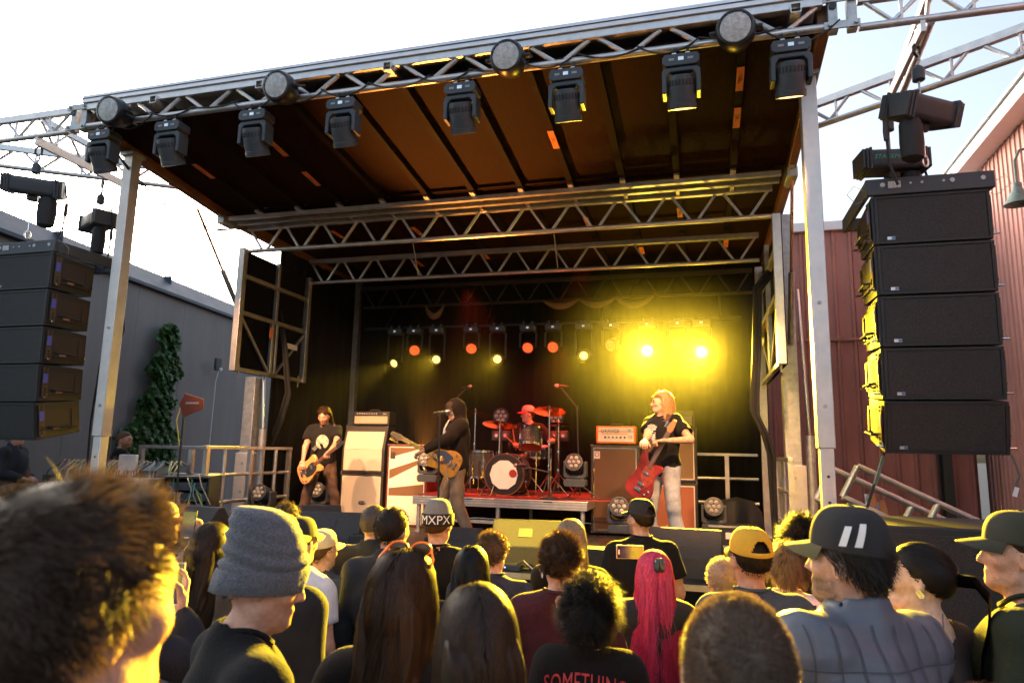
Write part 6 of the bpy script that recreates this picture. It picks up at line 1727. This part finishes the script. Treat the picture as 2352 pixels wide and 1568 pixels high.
# hooded singer
sp = (-2.92, 8.0, STG); sh = R(118); s = 1.74 / 1.75
gB, gH = av(1020, 1058, Y=7.72), av(938, 1014, Y=7.45)
guitar('electric_guitar', 'butterscotch electric guitar with blue pickguard and pale neck held by the hooded singer', gB, gH, (-.1, -1, .25), M('butterscotch body', (.72, .33, .06), .25, 0, .1, 12, coat=.5), MAPLE, M('blue grey pickguard', (.07, .10, .17), .3))
pose = playing(sp, sh, s, gB + Vector((-.06, -.07, .0)), gB + (gH - gB) * .62 + Vector((0, -.02, -.03)), (.4, -.8, -.2), (-.8, -.2, -.7))
o = person('person in a dark hoodie with hood up over a cap playing guitar at the microphone', sp, sh, 1.74, (.55, .31, .22), 'hoodie', COT('dark brown hoodie', (.018, .012, .009)), TANP, pose, None, 1., 1.08, hy=R(8), hp=R(-22), beard=.3, beardc=(.2, .14, .1), legs=legs(.06, .16, .06), fine=.009, coarse=.015, hands=('grip', 'grip'), seed=4, lean=-.03, hood='up', group='band on stage')
hat_cap(o, None, person.hc, person.hR, M('brown cap', (.05, .028, .016), .85), back=False, tall=-.02, button=False)
for sx in (-.035, .035): MB().tube([(sx, .10, 1.5), (sx * 1.5, .15, 1.40), (sx * 1.6, .165, 1.26)], .005, 5).build('drawstring', WHT, o)
me = MB()
for a, b in (((-.14, .12, 1.36), (-.10, .15, 1.18)), ((-.155, .115, 1.30), (-.085, .15, 1.31)), ((-.15, .12, 1.26), (-.08, .155, 1.27)), ((-.135, .13, 1.22), (-.09, .155, 1.225))): me.bar((a[0], a[1] + .03, a[2]), (b[0], b[1] + .03, b[2]), .012, .006, up=(0, 1, 0))
me.build('white_emblem', WHT, o)
P = [av(1028 - 20 * k / 24 + 3 * math.sin(k * 2.2), 1100 + 50 * k / 24, Y=7.72 + .02 * math.cos(k * 2.2)) for k in range(25)]
tag(MB().tube([gB + Vector((.02, -.02, -.05))] + P + [Vector((P[-1].x, 7.75, STG + .01))], .006, 5).build('coiled_cable', M('cream cable', (.6, .5, .3), .5)), 'coiled cream guitar cable hanging below the singer', 'cable')
# bass player
bp_ = (-.44, 8.15, STG); bh = R(148); s = 1.84 / 1.75
gB, gH = av(1480, 1097, Y=7.85), av(1552, 965, Y=7.75)
guitar('bass_guitar', 'dark red sunburst bass guitar with long neck', gB, gH, (-.25, -1, .1), M('red sunburst body', (.22, .018, .012), .2, 0, .5, 5, coat=.6), ROSE, M('tortoise pickguard', (.28, .04, .02), .3, 0, .5, 30), 'bass', (gH - gB).length, M('bass maple headstock', (.5, .2, .07), .35))
pose = playing(bp_, bh, s, av(1478, 1024, Y=7.62), gB + (gH - gB) * .68 + Vector((.0, -.03, -.02)), (.5, -.8, -.3), (-.9, -.3, -.5))
o = person('person with straight copper blond hair in a black printed T-shirt playing a bass', bp_, bh, 1.84, (.58, .33, .22), 'tee', BLKT, JEAN, pose, dict(kind='long', col=(.42, .27, .11), n=1700, len=.42, hl=.08, w=.007, seg=12, part=.0, mw=.09, comb=(0, -.2, 0), curl=.004, vol=1.35), 1., 1.10, hy=R(-48), hp=R(-2), legs=legs(.05, .05), fine=.009, coarse=.015, hands=('grip', 'grip'), seed=21, tattoo=.35, group='band on stage')
P, post_, so, _ = person.last
for k in range(9):
    r_ = .02 + .0115 * k; m = MB()
    for j in range(18):
        a0 = 2 * math.pi * (j + .5 * (k % 2)) / 18; a1 = a0 + .26
        q = lambda a: (r_ * .95 * math.cos(a) + .045, .150 + .012 * (1 - (r_ / .12) ** 2) - abs(r_ * math.cos(a)) * .12, 1.255 + r_ * 1.2 * math.sin(a))
        if k in (8,) or j % 6 or k > 5: m.bar(q(a0), q(a1), .007, .006, up=(0, 1, 0))
    m.build('white_print', WHT, so)
MB().bar((-.13, .06, 1.50), (.06, .19, 1.1), .06, .006, up=(0, 1, 0)).build('bass_strap', M('brown strap', (.09, .04, .018), .7), o)
# drummer
dp = av(1216, 924, Y=10.3); dh = R(165); s = .98
dl = (dp.x, 10.3, RT)
th = thing('drum_throne', 'round black drum stool under the drummer', 'stool', (dp.x, 10.28, RT))
MB().lathe([(.17, .40), (.18, .42), (.17, .46), (0, .47)], 24).build('seat', BLK, th); MB().cyl((0, 0, .1), (0, 0, .4), .02).build('column', STEEL, th)
for k in range(3): MB().tube([(0, 0, .3), (.24 * math.cos(2.1 * k), .24 * math.sin(2.1 * k), .012)], .011, 6).build('leg', STEEL, th)
Rw, Lw_ = av(1183, 1020, Y=10.0), av(1268, 1010, Y=9.95)
def pl2(loc, hd, s, r_, l_, dz):
    a = locpt(r_, loc, hd, s) - [0, 0, dz]; b = locpt(l_, loc, hd, s) - [0, 0, dz]
    er, wr = ikp((.18, -.012, 1.415), a, (.6, -.3, -.6)); el, wl_ = ikp((-.18, -.012, 1.415), b, (-.6, -.3, -.6)); return dict(er=er, wr=wr, el=el, wl=wl_)
o = person('drummer in a grey cap and black shirt seated behind the drum kit', dl, dh, 1.72, (.55, .31, .22), 'jacket', BLKT, BRNP, pl2(dl, dh, s, Rw, Lw_, -.43), dict(kind='buzz', col=(.06, .03, .02), n=300, w=.004), .7, 1., hy=R(-50), hp=R(-6), seat=-.43, legs=SIT, fine=.009, coarse=.018, hands=('grip', 'grip'), seed=5, group='band on stage')
hat_cap(o, None, person.hc, person.hR, M('grey cap', (.30, .27, .26), .85), M('red brim', (.35, .03, .02), .8), back=False)
for a, b, lab in ((Rw, av(1176, 975, Y=9.8), 'raised wooden drumstick left of the drummer'), (Rw + Vector((.02, 0, -.03)), av(1150, 990, Y=9.75), 'lowered wooden drumstick over the low ride cymbal')):
    d = (b - a).normalized(); tag(MB().tube([a - d * .1, a + d * .22, a + d * .28, a + d * .3], [.008, .007, .005, .006], 7).build('drumstick', M('red lit hickory', (.55, .25, .12), .5)), lab, 'drumstick', 'drumsticks')

# ------------------------------------------------------------------ crew beside the stage
def stool(x, y, z, label):
    t = thing('stool', label, 'stool', (x, y, z)); MB().bb((-.2, -.2, .42), (.2, .2, .46)).build('seat', BLK, t, bevel=.01)
    for a in (-1, 1):
        for b in (-1, 1): MB().cyl((a * .17, b * .17, 0), (a * .15, b * .15, .42), .014).build('leg', BLK, t)
c = av(288, 958, Y=7.75)
person('bearded person with tied back fair hair in a black hoodie behind the desk', (c.x, 7.75, STG - .01), R(-45), 1.72, (.5, .28, .2), 'hoodie', BLKT, None, 'front', dict(kind='pony', col=(.20, .12, .06), n=500, w=.005), .8, 1.05, hy=R(-25), beard=.9, beardc=(.13, .07, .035), seat=-.43, legs=SIT, fine=.01, seed=8, hp=R(-6))
stool(c.x, 7.75, STG - .01, 'black stool under the bearded crew member')
c = av(40, 985, Y=7.3)
person('seated person in a dark jacket and tan trousers at the far left', (c.x, 7.3, STG - .01), R(-70), 1.74, (.5, .28, .2), 'jacket', COT('dark slate cotton', (.03, .033, .04)), TANP, 'front', dict(kind='short', col=(.04, .025, .015), n=500), .6, 1.05, seat=-.43, legs=SIT, fine=.012, seed=9)
stool(c.x, 7.3, STG - .01, 'black stool at the far left of the platform')

# ------------------------------------------------------------------ the crowd
GRP = 'people in the crowd'
def crowd(label, x, y, d, hd, e=.02, **k):
    p = av(x, y, d=d); h = (p.z - GND) / (1.75 + e) * 1.75
    far = d > 2.9
    k.setdefault('fine', .0075 if d < 2 else .009 if d < 3 else .011); k.setdefault('coarse', .02 if d < 3 else .024)
    hr = k.pop('hres', 1.)
    return person(label, (p.x, p.y, GND), R(hd), h, group=GRP, res=hr, **k)
DB, BK, MB_, LB = (.035, .02, .011), (.011, .009, .008), (.07, .038, .018), (.30, .19, .09)
SK, SK2, SK3 = (.55, .32, .23), (.42, .23, .15), (.62, .40, .31)
# 1 blurred foreground man
crowd('blurred foreground head with messy brown hair at the left corner', 185, 1065, 0.8, -4, .03, skin=SK, shirt='tee', shirtm=BLKT, hair=dict(kind='short', col=(.075, .045, .028), n=9000, len=.036, t=.016, w=.0017, up=.16, comb=(.4, .3, .15), jit=.3), hy=R(-6), seed=1)
# 2 grey beanie
o = crowd('person in a slouchy grey knit beanie and black T-shirt looking right', 583, 1185, 1.92, -40, .05, skin=SK, shirt='tee', shirtm=BLKT, hair=dict(kind='buzz', col=DB, n=1200), hp=R(-14), hy=R(-14), beard=.25, seed=2, w=1.1)
KN = M('heathered grey knit', (.095, .10, .115), .95, 0, .5, 160, bump=.7, bs=170, sheen=.3)
hat_beanie(o, person.hc, person.hR, KN, None, .15, .168, .062, -.045, .012, .2)
# 3 black cap maroon brim
o = crowd('bespectacled person in a black cap with lit pale front and maroon brim facing right', 372, 1150, 4.0, -42, .03, skin=SK2, shirt='tee', shirtm=BLKT, hair=dict(kind='buzz', col=BK, n=400), seed=3)
hat_cap(o, None, person.hc, person.hR, M('cap black', (.02, .02, .02), .9), M('maroon brim', (.12, .015, .03), .8), frontc=M('cap lit front', (.7, .7, .66), .85), back=False)  # pale crown front is light painted onto the black cap
hc, hR_ = person.hc, person.hR
gm = MB()
for sx in (-1, 1): gm.tube([hc + hR_ @ np.array([sx * .008, .105, -.01]), hc + hR_ @ np.array([sx * .055, .092, -.008]), hc + hR_ @ np.array([sx * .078, .05, -.008]), hc + hR_ @ np.array([sx * .08, -.01, -.005])], .0025, 5)
gm.build('glasses', BLK, o)
# 4 long dark hair, phone
POSE4 = dict(POSE['phone_r']); POSE4 = dict(er=v3(.27, .12, 1.22), wr=v3(-.02, .28, 1.50), el=v3(-.245, -.03, 1.14), wl=v3(-.25, .06, .90))
def phone(label, P, rz, w=.074, h=.155, land=False, tilt=0., case=None, scr=None):
    t = thing('mobile_phone', label, 'phone', P, rot=(tilt, R(90) if land else 0, rz), group='phones held up')
    MB().bb((-w / 2, -.004, -h / 2), (w / 2, .004, h / 2)).build('case', case or BLK, t, bevel=.003)
    MB().bb((-w / 2 + .004, -.0052, -h / 2 + .006), (w / 2 - .004, -.0045, h / 2 - .006)).build('screen', scr or SCR, t)
    MB().bb((-.012, -.0058, -h / 2 + .01), (.012, -.0053, -h / 2 + .018)).build('shutter_button', WHT, t)
    return t
def screen_mat():
    m = bpy.data.materials.new('phone camera view'); m.use_nodes = True; N = m.node_tree.nodes; L = m.node_tree.links
    b = N["Principled BSDF"]; tc = N.new("ShaderNodeTexCoord"); s = N.new("ShaderNodeSeparateXYZ"); L.new(tc.outputs['Generated'], s.inputs[0])
    r = N.new("ShaderNodeValToRGB"); r.color_ramp.elements[0].color = (.02, .02, .03, 1); r.color_ramp.elements[1].color = (.30, .26, .03, 1)
    e = r.color_ramp.elements.new(.45); e.color = (.25, .10, .06, 1); e = r.color_ramp.elements.new(.62); e.color = (.55, .45, .05, 1); e = r.color_ramp.elements.new(.3); e.color = (.05, .05, .09, 1)
    L.new(s.outputs[2], r.inputs[0]); nz = N.new("ShaderNodeTexNoise"); nz.inputs['Scale'].default_value = 14; L.new(tc.outputs['Generated'], nz.inputs['Vector'])
    mx = N.new("ShaderNodeMix"); mx.data_type = 'RGBA'; mx.blend_type = 'MULTIPLY'; mx.inputs['Factor'].default_value = .8; L.new(r.outputs[0], mx.inputs[6]); L.new(nz.outputs['Color'], mx.inputs[7])
    L.new(mx.outputs[2], b.inputs['Emission Color']); b.inputs['Emission Strength'].default_value = .25; b.inputs['Base Color'].default_value = (.01, .01, .01, 1); b.inputs['Roughness'].default_value = .15
    return m
SCR = screen_mat()
def holding(label, x, y, d, hd, e, hand_px, hand_d, side, **k):
    """crowd person whose hand reaches the place where the phone is"""
    p = av(x, y, d=d); s = (p.z - GND) / (1.75 + e)
    H = av(*hand_px, d=hand_d); loc = (p.x, p.y, GND)
    W = locpt(H, loc, R(hd), s)
    sgn = 1 if side == 'r' else -1
    E, W = ikp((sgn * .18, -.012, 1.415), W, (sgn * .7, .1, -.8))
    po = dict(POSE['down']); po['e' + side] = E; po['w' + side] = W
    o = crowd(label, x, y, d, hd, e, pose=po, **k)
    return o, H
o, H = holding('person with long dark hair raising a phone with bare arm', 492, 1188, 3.4, 0, .03, (446, 1250), 3.55, 'l', skin=SK3, shirt='tee', shirtm=OLIVE, hair=dict(kind='long', col=DB, n=1600, len=.42, w=.004), lady=True, hands=('relax', 'phone'), hand_dirs=(None, (-.1, .25, 1)), roll_hands=(0, R(100)), seed=41)
ph = av(433, 1206, d=3.55); phone('black phone held upright showing the yellow stage', ph, R(18), .072, .15, tilt=R(-8))
# 5 hidden person holding a white cased phone
o, H = holding('person hidden behind the foreground head holding up a phone', 250, 1215, 2.5, -8, .03, (412, 1395), 2.6, 'r', skin=SK3, shirt='long', shirtm=COT('dark navy cotton', (.02, .022, .03)), hair=dict(kind='long', col=DB, n=600, len=.3), lady=True, hands=('phone', 'relax'), hand_dirs=((-.15, .2, 1), None), roll_hands=(R(-70), 0), seed=51)
ph = av(397, 1340, d=2.6); phone('phone in a white case held low behind the blurred head', ph, R(25), .075, .155, tilt=R(-10), case=M('white phone case', (.75, .75, .75), .4))
# 6 black cap and hoodie with lettering
o = crowd('person in a ribbed black cap and black hoodie with white back lettering', 640, 1178, 2.9, -12, .03, skin=SK, shirt='hoodie', shirtm=COT('black hoodie', (.02, .021, .023)), hood='down', hair=dict(kind='buzz', col=BK, n=500), seed=6, w=1.15)
hat_cap(o, None, person.hc, person.hR, M('ribbed black cap', (.018, .017, .016), .85, 0, .2, 90, bump=.5, bs=120), back=False)
for k, tx in enumerate(('D', 'R.', 'RS,', 'DED', 'ONES AND', 'ST. OF')):
    me = text_mesh(tx, .052, align='RIGHT'); drape(me, 6, (.12 - .012 * k, 1.34 - .052 * k), .006); mobj('lettering', me, WHT, person.last[2])
# 7 tour cap, white tee
o = crowd('person in a black cap with small white lettering and a white T-shirt', 692, 1186, 3.6, -8, .03, skin=SK, shirt='tee', shirtm=WHITE_T, hair=dict(kind='buzz', col=BK, n=500), seed=7)
cp = hat_cap(o, None, person.hc, person.hR, M('cap black'), M('yellow green brim', (.3, .26, .05), .8), back=False)
me = text_mesh('D TOUR', .022)
for v in me.vertices:
    a = v.co.x / .1 + .5; z = v.co.y + .045; v.co = Vector(person.hR @ np.array([.0905 * math.sin(a), -.1145 * math.cos(a) - .004, z]) + person.hc)
mobj('lettering', me, WHT, cp)
# 8 cream trucker cap
o = crowd('person in a cream mesh cap and navy hoodie with short fair hair', 742, 1214, 4, -8, .03, skin=SK3, shirt='hoodie', shirtm=COT('navy hoodie', (.03, .04, .075)), hood='down', hair=dict(kind='buzz', col=(.14, .085, .045), n=1500, len=.02, w=.003), hy=R(-12), seed=12)
hat_cap(o, None, person.hc, person.hR, M('cream mesh cap', (.62, .57, .46), .85, 0, .1, 200, bump=.5, bs=400), back=True)
# 9 .. 11
crowd('person with thinning greying brown hair near the stage on the left', 660, 1152, 4.5, -10, .025, skin=SK, shirt='jacket', shirtm=CHAR, hair=dict(kind='short', col=(.11, .075, .045), n=900, len=.04, w=.004), seed=13)
crowd('shaved headed person in a dark jacket close to the stage', 862, 1156, 4.2, -6, .01, skin=(.5, .33, .26), shirt='jacket', shirtm=COT('dark jacket cloth', (.02, .023, .03)), hair=dict(kind='buzz', col=(.13, .11, .10), n=900, len=.006, t=.002, w=.003), seed=14, w=1.1)
crowd('person with dark buzz cut and dark jacket left of the woman with sunglasses', 903, 1160, 3.6, -4, .015, skin=SK, shirt='jacket', shirtm=COT('dark jacket cloth'), hair=dict(kind='buzz', col=(.045, .03, .02), n=2200, len=.014, w=.003), seed=15)
# 12 long brown hair with sunglasses
o = crowd('woman with long wavy brown hair and amber sunglasses pushed up on her head', 930, 1245, 2, 2, .035, skin=SK3, shirt='tee', shirtm=BLKT, hair=dict(kind='long', col=(.05, .026, .014), n=12000, len=.46, curl=.018, cf=26, w=.0022, seg=16, vol=1.26, mw=.1, part=0., clumps=36, jit=.16), lady=True, seed=16)
sg = MB(); hc, hR_ = person.hc, person.hR; T = lambda *p: hc + hR_ @ np.array(p, float)
for sx in (-1, 1):
    sg.tube([T(sx * .036 + .03 * math.cos(a),   .048 + .004 * math.cos(a), .108 + .019 * math.sin(a)) for a in np.linspace(0, 6.28, 15)], .0032, 6, caps=False)
    sg.tube([T(sx * .066, .046, .112), T(sx * .083, .02, .085), T(sx * .086, -.04, .03)], .0035, 6)
sg.tube([T(-.008, .049, .11), T(.008, .049, .11)], .003, 6)
sgo = sg.build('sunglasses', M('amber acetate', (.65, .28, .05), .15, 0, .3, 40, trans=.4), o)
for sx in (-1, 1): MB().lathe([(.029, 0), (.0285, .002), (0, .003)], 16, tuple(T(sx * .036, .049, .108)), tuple(hR_ @ np.array([0, -1, .1])), squash=(1, .62)).build('lens', M('brown lens', (.08, .04, .015), .1), sgo)
# 13 band beanie
o = crowd('person in a grey and black beanie with white block letters', 1008, 1148, 4.2, -2, .035, skin=SK, shirt='tee', shirtm=BLKT, hair=dict(kind='buzz', col=(.12, .06, .03), n=500), seed=17, w=1.1)
bn = hat_beanie(o, person.hc, person.hR, M('grey jersey knit', (.16, .17, .18), .95, 0, .1, 40, bump=.3, bs=150), M('black knit band', (.015, .015, .015), .95, bump=.3, bs=150), 0., .13, .075, -.02, 0)
me = text_mesh('MXPX', .072, sp_ := 0., ext=.0) if False else text_mesh('MXPX', .074, spacing=1.0)
for v in me.vertices:
    a = v.co.x / .102 + .3; z = v.co.y + .018; v.co = Vector(person.hR @ np.array([.1005 * math.sin(a), -.1235 * math.cos(a), z]) + person.hc)
mobj('lettering', me, WHT, bn)
# 14, 15
crowd('person with smooth black bobbed hair below the beanie', 1085, 1242, 3.2, 4, .03, skin=SK2, shirt='tee', shirtm=BLKT, hair=dict(kind='long', col=BK, n=2600, len=.22, w=.0035, mw=.085), lady=True, seed=18)
crowd('young person with short faded light brown hair and navy camouflage shirt', 1132, 1212, 3.8, 6, .03, skin=SK3, shirt='tee', shirtm=M('navy camouflage', (.03, .035, .055), .9, 0, .8, 14), hair=dict(kind='short', col=(.16, .10, .05), n=2600, len=.028, t=.012, w=.003, comb=(.3, .2, .2), up=.8), hy=R(-12), seed=19)
# 16 long straight dark hair
crowd('woman with long straight dark hair whose cheek shows on the left', 1100, 1318, 1.55, 16, .03, skin=SK3, shirt='tee', shirtm=BLKT, hair=dict(kind='long', col=(.045, .026, .017), n=15000, len=.5, w=.002, seg=14, mw=.095, part=-.12, jit=.09, clumps=260, curl=.003, cf=20), lady=True, hy=R(16), seed=20)
# 17 ash blond
crowd('woman with long ash blond hair turning copper at the ends', 1312, 1182, 3.9, 4, .03, skin=SK3, shirt='long', shirtm=BLKT, hair=dict(kind='long', col=(.33, .26, .19), col2=(.30, .06, .02), fade=.10, n=2200, len=.5, w=.004, mw=.1, jit=.08), lady=True, seed=22)
# 18 brown hair maroon shirt
o = crowd('person with thick brown hair hoop earring and maroon shirt', 1290, 1216, 3, 3, .03, skin=SK, shirt='tee', shirtm=MAROON, hair=dict(kind='short', col=(.07, .035, .016), n=4200, len=.034, t=.013, w=.0026, up=.45, comb=(-.2, .1, .4), jit=.4), seed=23)
hc = person.hc; o_ = MB().tube([hc + np.array([-.085, -.005 + .012 * math.cos(a), -.075 + .012 * math.sin(a)]) for a in np.linspace(0, 6.28, 12)], .002, 5, caps=False).build('earring', STEEL, o)
# 19 curly hair, tour shirt
o = crowd('person with curly black hair and a black T-shirt with red lettering', 1352, 1318, 2.7, 2, .06, skin=SK3, shirt='tee', shirtm=BLKT, hair=dict(kind='curly', col=(.014, .011, .009), n=9000, len=.095, t=.036, w=.0028, curl=.011, cf=130, hl=.05), seed=24)
RDP = M('red shirt print', (.45, .03, .05), .7)
me = text_mesh('SOMETHING', .085, spacing=1.05)
for v in me.vertices: v.co.x *= .72; v.co.y *= 1.25; v.co.y += .03 * (1 - (v.co.x / .2) ** 2) - .03
drape(me, 24, (.0, 1.385), .008); mobj('lettering', me, RDP, person.last[2])
me = text_mesh('TOUR 2024', .03, spacing=1.1); drape(me, 24, (.10, 1.31), .008); mobj('lettering', me, RDP, person.last[2])
# 20 black flat cap facing left
o = crowd('bearded person in a black snapback cap and black T-shirt looking left', 1472, 1144, 4.8, 28, .03, skin=SK, shirt='tee', shirtm=BLKT, hair=dict(kind='buzz', col=DB, n=700), hy=R(18), beard=.7, seed=25, w=1.25)
hat_cap(o, None, person.hc, person.hR, M('cap black'), back=True)
# 21 pink hair
o = crowd('woman with long bright pink hair held by a dark claw clip', 1502, 1250, 3.3, 10, .035, skin=SK3, shirt='vest', shirtm=M('black denim vest', (.02, .02, .022), .85, 0, .3, 30), hair=dict(kind='long', col=(.80, .09, .22), n=8000, len=.58, curl=.016, cf=22, w=.003, seg=13, mw=.085, jit=.12, clumps=30), lady=True, seed=26)
hc, hR_ = person.hc, person.hR
clip = MB()
for k in range(2): clip.lathe([(.036, 0), (.034, .012), (.02, .022)], 14, tuple(hc + hR_ @ np.array([.012 - .0 + .018 * (k - .5), -.125, .045])), tuple(hR_ @ np.array([(k - .5) * .8, -1, .2])), squash=(.5, 1))
clip.build('claw_clip', M('dark shell clip', (.03, .05, .05), .12), o)
for k, tx in enumerate(('9.05 TORONTO', '9.08 SCRANTON', '9.10 HART')):
    me = text_mesh(tx, .03); drape(me, 26, (.10, 1.06 - .032 * k), .01); mobj('lettering', me, WHT, person.last[2])
phn = phone('phone held sideways showing the stage left of the pink hair', av(1447, 1267, d=3.6), R(14), .07, .145, True, case=M('tan phone case', (.5, .35, .2), .4))
# 22 foreground buzz cut
crowd('foreground person with brown buzz cut at the bottom right of centre', 1690, 1352, 1.12, 2, .015, skin=(.5, .30, .22), shirt='tee', shirtm=CHAR, hair=dict(kind='buzz', col=(.19, .13, .09), n=12000, len=.011, t=.004, w=.0013), seed=27)
# 23 platinum
o = crowd('person with short platinum hair and a white earplug behind the yellow cap', 1660, 1275, 3.3, 14, .02, skin=SK3, shirt='tee', shirtm=BLKT, hair=dict(kind='buzz', col=(.55, .48, .36), n=2600, len=.02, t=.008, w=.003), seed=28)
MB().lathe([(.008, 0), (.009, .008), (0, .014)], 10, tuple(person.hc + person.hR @ np.array([.088, .005, -.03])), (1, 0, 0)).build('earplug', WHT, o)
# 24 yellow cap
o = crowd('person in a mustard yellow snapback cap and slate blue shirt', 1722, 1209, 3.0, 8, .03, skin=(.5, .26, .17), shirt='tee', shirtm=COT('slate blue cotton', (.05, .065, .09)), hair=dict(kind='buzz', col=DB, n=1600, len=.008, t=.003), hy=R(14), beard=.5, seed=29)
hat_cap(o, None, person.hc, person.hR, M('mustard cap', (.62, .34, .02), .85, 0, .08, 60, bump=.2, bs=250), back=True)
MB().tube([(.058 * math.cos(a), -.012 + .07 * math.sin(a), 1.495 + .012 * math.sin(a)) for a in np.linspace(0, 6.28, 22)], .005, 5, caps=False).build('necklace', BLK, o)
# 25 wavy blond grey, white tee
o = crowd('person with wavy ash blond hair in a white T-shirt with a dark strap', 1803, 1243, 3.6, 6, .035, skin=SK3, shirt='tee', shirtm=WHITE_T, hair=dict(kind='curly', col=(.26, .19, .11), n=4200, len=.085, t=.014, w=.0034, curl=.009, cf=50, grav=1.6), lady=True, seed=30)
me = MB().bb((-.03, -.35, -.002), (.03, .35, .002)).mesh('strap')
m2 = bpy.data.meshes.new('strap'); n_ = 30
m2.from_pydata([(.11 - .22 * i / n_ + s_ * .024, 1.46 - 0 - .5 * i / n_, 0) for i in range(n_ + 1) for s_ in (-1, 1)], [], [(2 * i, 2 * i + 1, 2 * i + 3, 2 * i + 2) for i in range(n_)])
drape(m2, 30, (0, 0), .006); mobj('shoulder_strap', m2, NAVY, o)
# 26 curly dark
crowd('person with a cloud of dark curls in black near the right post', 1838, 1180, 3.9, 4, .05, skin=SK2, shirt='tee', shirtm=BLKT, hair=dict(kind='curly', col=(.018, .012, .008), n=4200, len=.08, t=.026, w=.004, curl=.010, cf=90), seed=31)
# 27 vest man
o = crowd('bearded person in a black cap with white stripes and quilted grey vest', 1945, 1165, 2.05, 30, .035, skin=SK, shirt='vest', shirtm=M('quilted slate nylon', (.085, .10, .13), .45, 0, .1, 12, bump=.15, bs=35), quilt=True, hair=dict(kind='short', col=(.025, .016, .01), n=3200, len=.032, t=.012, w=.0024, comb=(0, -.5, -.6), up=.2, jit=.25, hl=-.1), hy=R(28), beard=.85, beardc=(.05, .03, .018), seed=32, w=1.15)
for k in range(10):
    for nm, V in (('stitched_seam', [(-.27 + .06 * k + s_ * .0018, .82 + .68 * i / 40) for i in range(41) for s_ in (-1, 1)]), ('stitched_seam', [(-.25 + .5 * i / 40, .86 + .06 * k + s_ * .0018) for i in range(41) for s_ in (1, -1)])):
        m2 = bpy.data.meshes.new(nm); m2.from_pydata([(a, b, 0) for a, b in V], [], [(2 * i, 2 * i + 1, 2 * i + 3, 2 * i + 2) for i in range(40)]); drape(m2, 32, (0, 0), .0085); mobj(nm, m2, M('dark seam', (.045, .053, .07), .7), person.last[2])
cp = hat_cap(o, None, person.hc, person.hR, M('cap black'), M('olive brim', (.10, .085, .03), .85), back=False, tall=.012)
for a0, L_ in ((2.55, .052), (2.9, .06)):
    V, k = [], 8
    for i in range(k + 1):
        z = .035 + L_ * i / k
        for s_ in (-1, 1):
            a = a0 + s_ * .085 + (z - .06) * 3.0; t_ = (z - .018) / .12; cr = math.cos(math.asin(min(1, t_)) ) ** .62
            V.append(person.hR @ np.array([.0925 * cr * math.cos(a + 1.57 - .8), .1145 * cr * math.sin(a + 1.57 - .8) - .004, z]) + person.hc)
    MB().add(V, [(2 * i, 2 * i + 1, 2 * i + 3, 2 * i + 2) for i in range(k)]).build('white_stripe', WHT, cp)
# 28 ponytail
o = crowd('woman with dark ponytail and hoop earrings in a brown top', 2108, 1236, 2.4, 42, .02, skin=SK3, shirt='tank', shirtm=COT('brown jersey', (.055, .035, .03)), hair=dict(kind='pony', col=(.016, .011, .008), n=3600, w=.0032), lady=True, hy=R(24), seed=33)
hc, hR_ = person.hc, person.hR
for k in range(3): MB().tube([hc + hR_ @ np.array([-.087, -.008 + .003 * k + .008 * math.cos(a), -.06 + .004 * k + .008 * math.sin(a)]) for a in np.linspace(0, 6.28, 10)], .0012, 5, caps=False).build('earring', STEEL, o)
# 29 pink shirt with bolts
o = crowd('person in a pink shirt with dark lightning bolts behind the ponytail woman', 2015, 1245, 3, 10, .03, skin=SK, shirt='tee', shirtm=COT('hot pink cotton', (.55, .02, .22)), hair=dict(kind='short', col=DB, n=700), seed=34)
for k in range(9):
    q = [(0, .05), (.025, .05), (.01, .01), (.03, .012), (-.012, -.055), (.0, -.008), (-.018, -.006)]
    m2 = bpy.data.meshes.new('bolt'); ox, oz = -.15 + .11 * (k % 3) + .03 * (k // 3), 1.36 - .13 * (k // 3)
    m2.from_pydata([(a, b, 0) for a, b in q], [], [(0, 1, 2), (0, 2, 6), (2, 3, 4), (2, 4, 5), (2, 5, 6)]); drape(m2, 34, (ox, oz), .006); mobj('bolt_print', m2, NAVY, person.last[2])
# 30 right edge
o = crowd('person in a dark cap and olive black T-shirt at the right edge', 2335, 1172, 2.4, 62, .03, skin=SK, shirt='tee', shirtm=OLIVE, hair=dict(kind='buzz', col=DB, n=800), hy=R(12), seed=35, pose='front', w=1.2)
hat_cap(o, None, person.hc, person.hR, M('dark olive cap', (.03, .03, .018), .85), back=True)
# 31 bottom right hair
crowd('auburn hair top just entering the bottom right corner', 2275, 1545, 1.3, 10, .03, skin=SK3, shirt='tee', shirtm=BLKT, hair=dict(kind='long', col=(.09, .035, .018), n=1800, len=.3, w=.003), lady=True, seed=36)
# guitars on a stand at the right
t = thing('guitar_stand', 'black guitar stand behind the leaning guard frames', 'stand', (1.75, 8.3, GND))
MB().bb((-.3, -.15, .0), (.3, .15, .04)).bb((-.3, .1, .04), (-.27, .13, .9)).bb((.27, .1, .04), (.3, .13, .9)).bb((-.3, .1, .9), (.3, .13, .93)).build('frame', BLK, t)
for k, (x, lab) in enumerate(((1960 + 55, 'acoustic style guitar with round headstock on the stand'), (2012 + 30, 'second guitar with tan headstock on the stand'))):
    H = av(2000 + 24 * k, 1115 + 18 * k, Y=8.2); B = Vector((H.x + .04, 8.05, H.z - .78))
    guitar('electric_guitar', lab, B, H, (-.2, -1, .25), WOODB, M('bass maple headstock', (.5, .2, .07), .35), BLK, group='guitars on the stand')
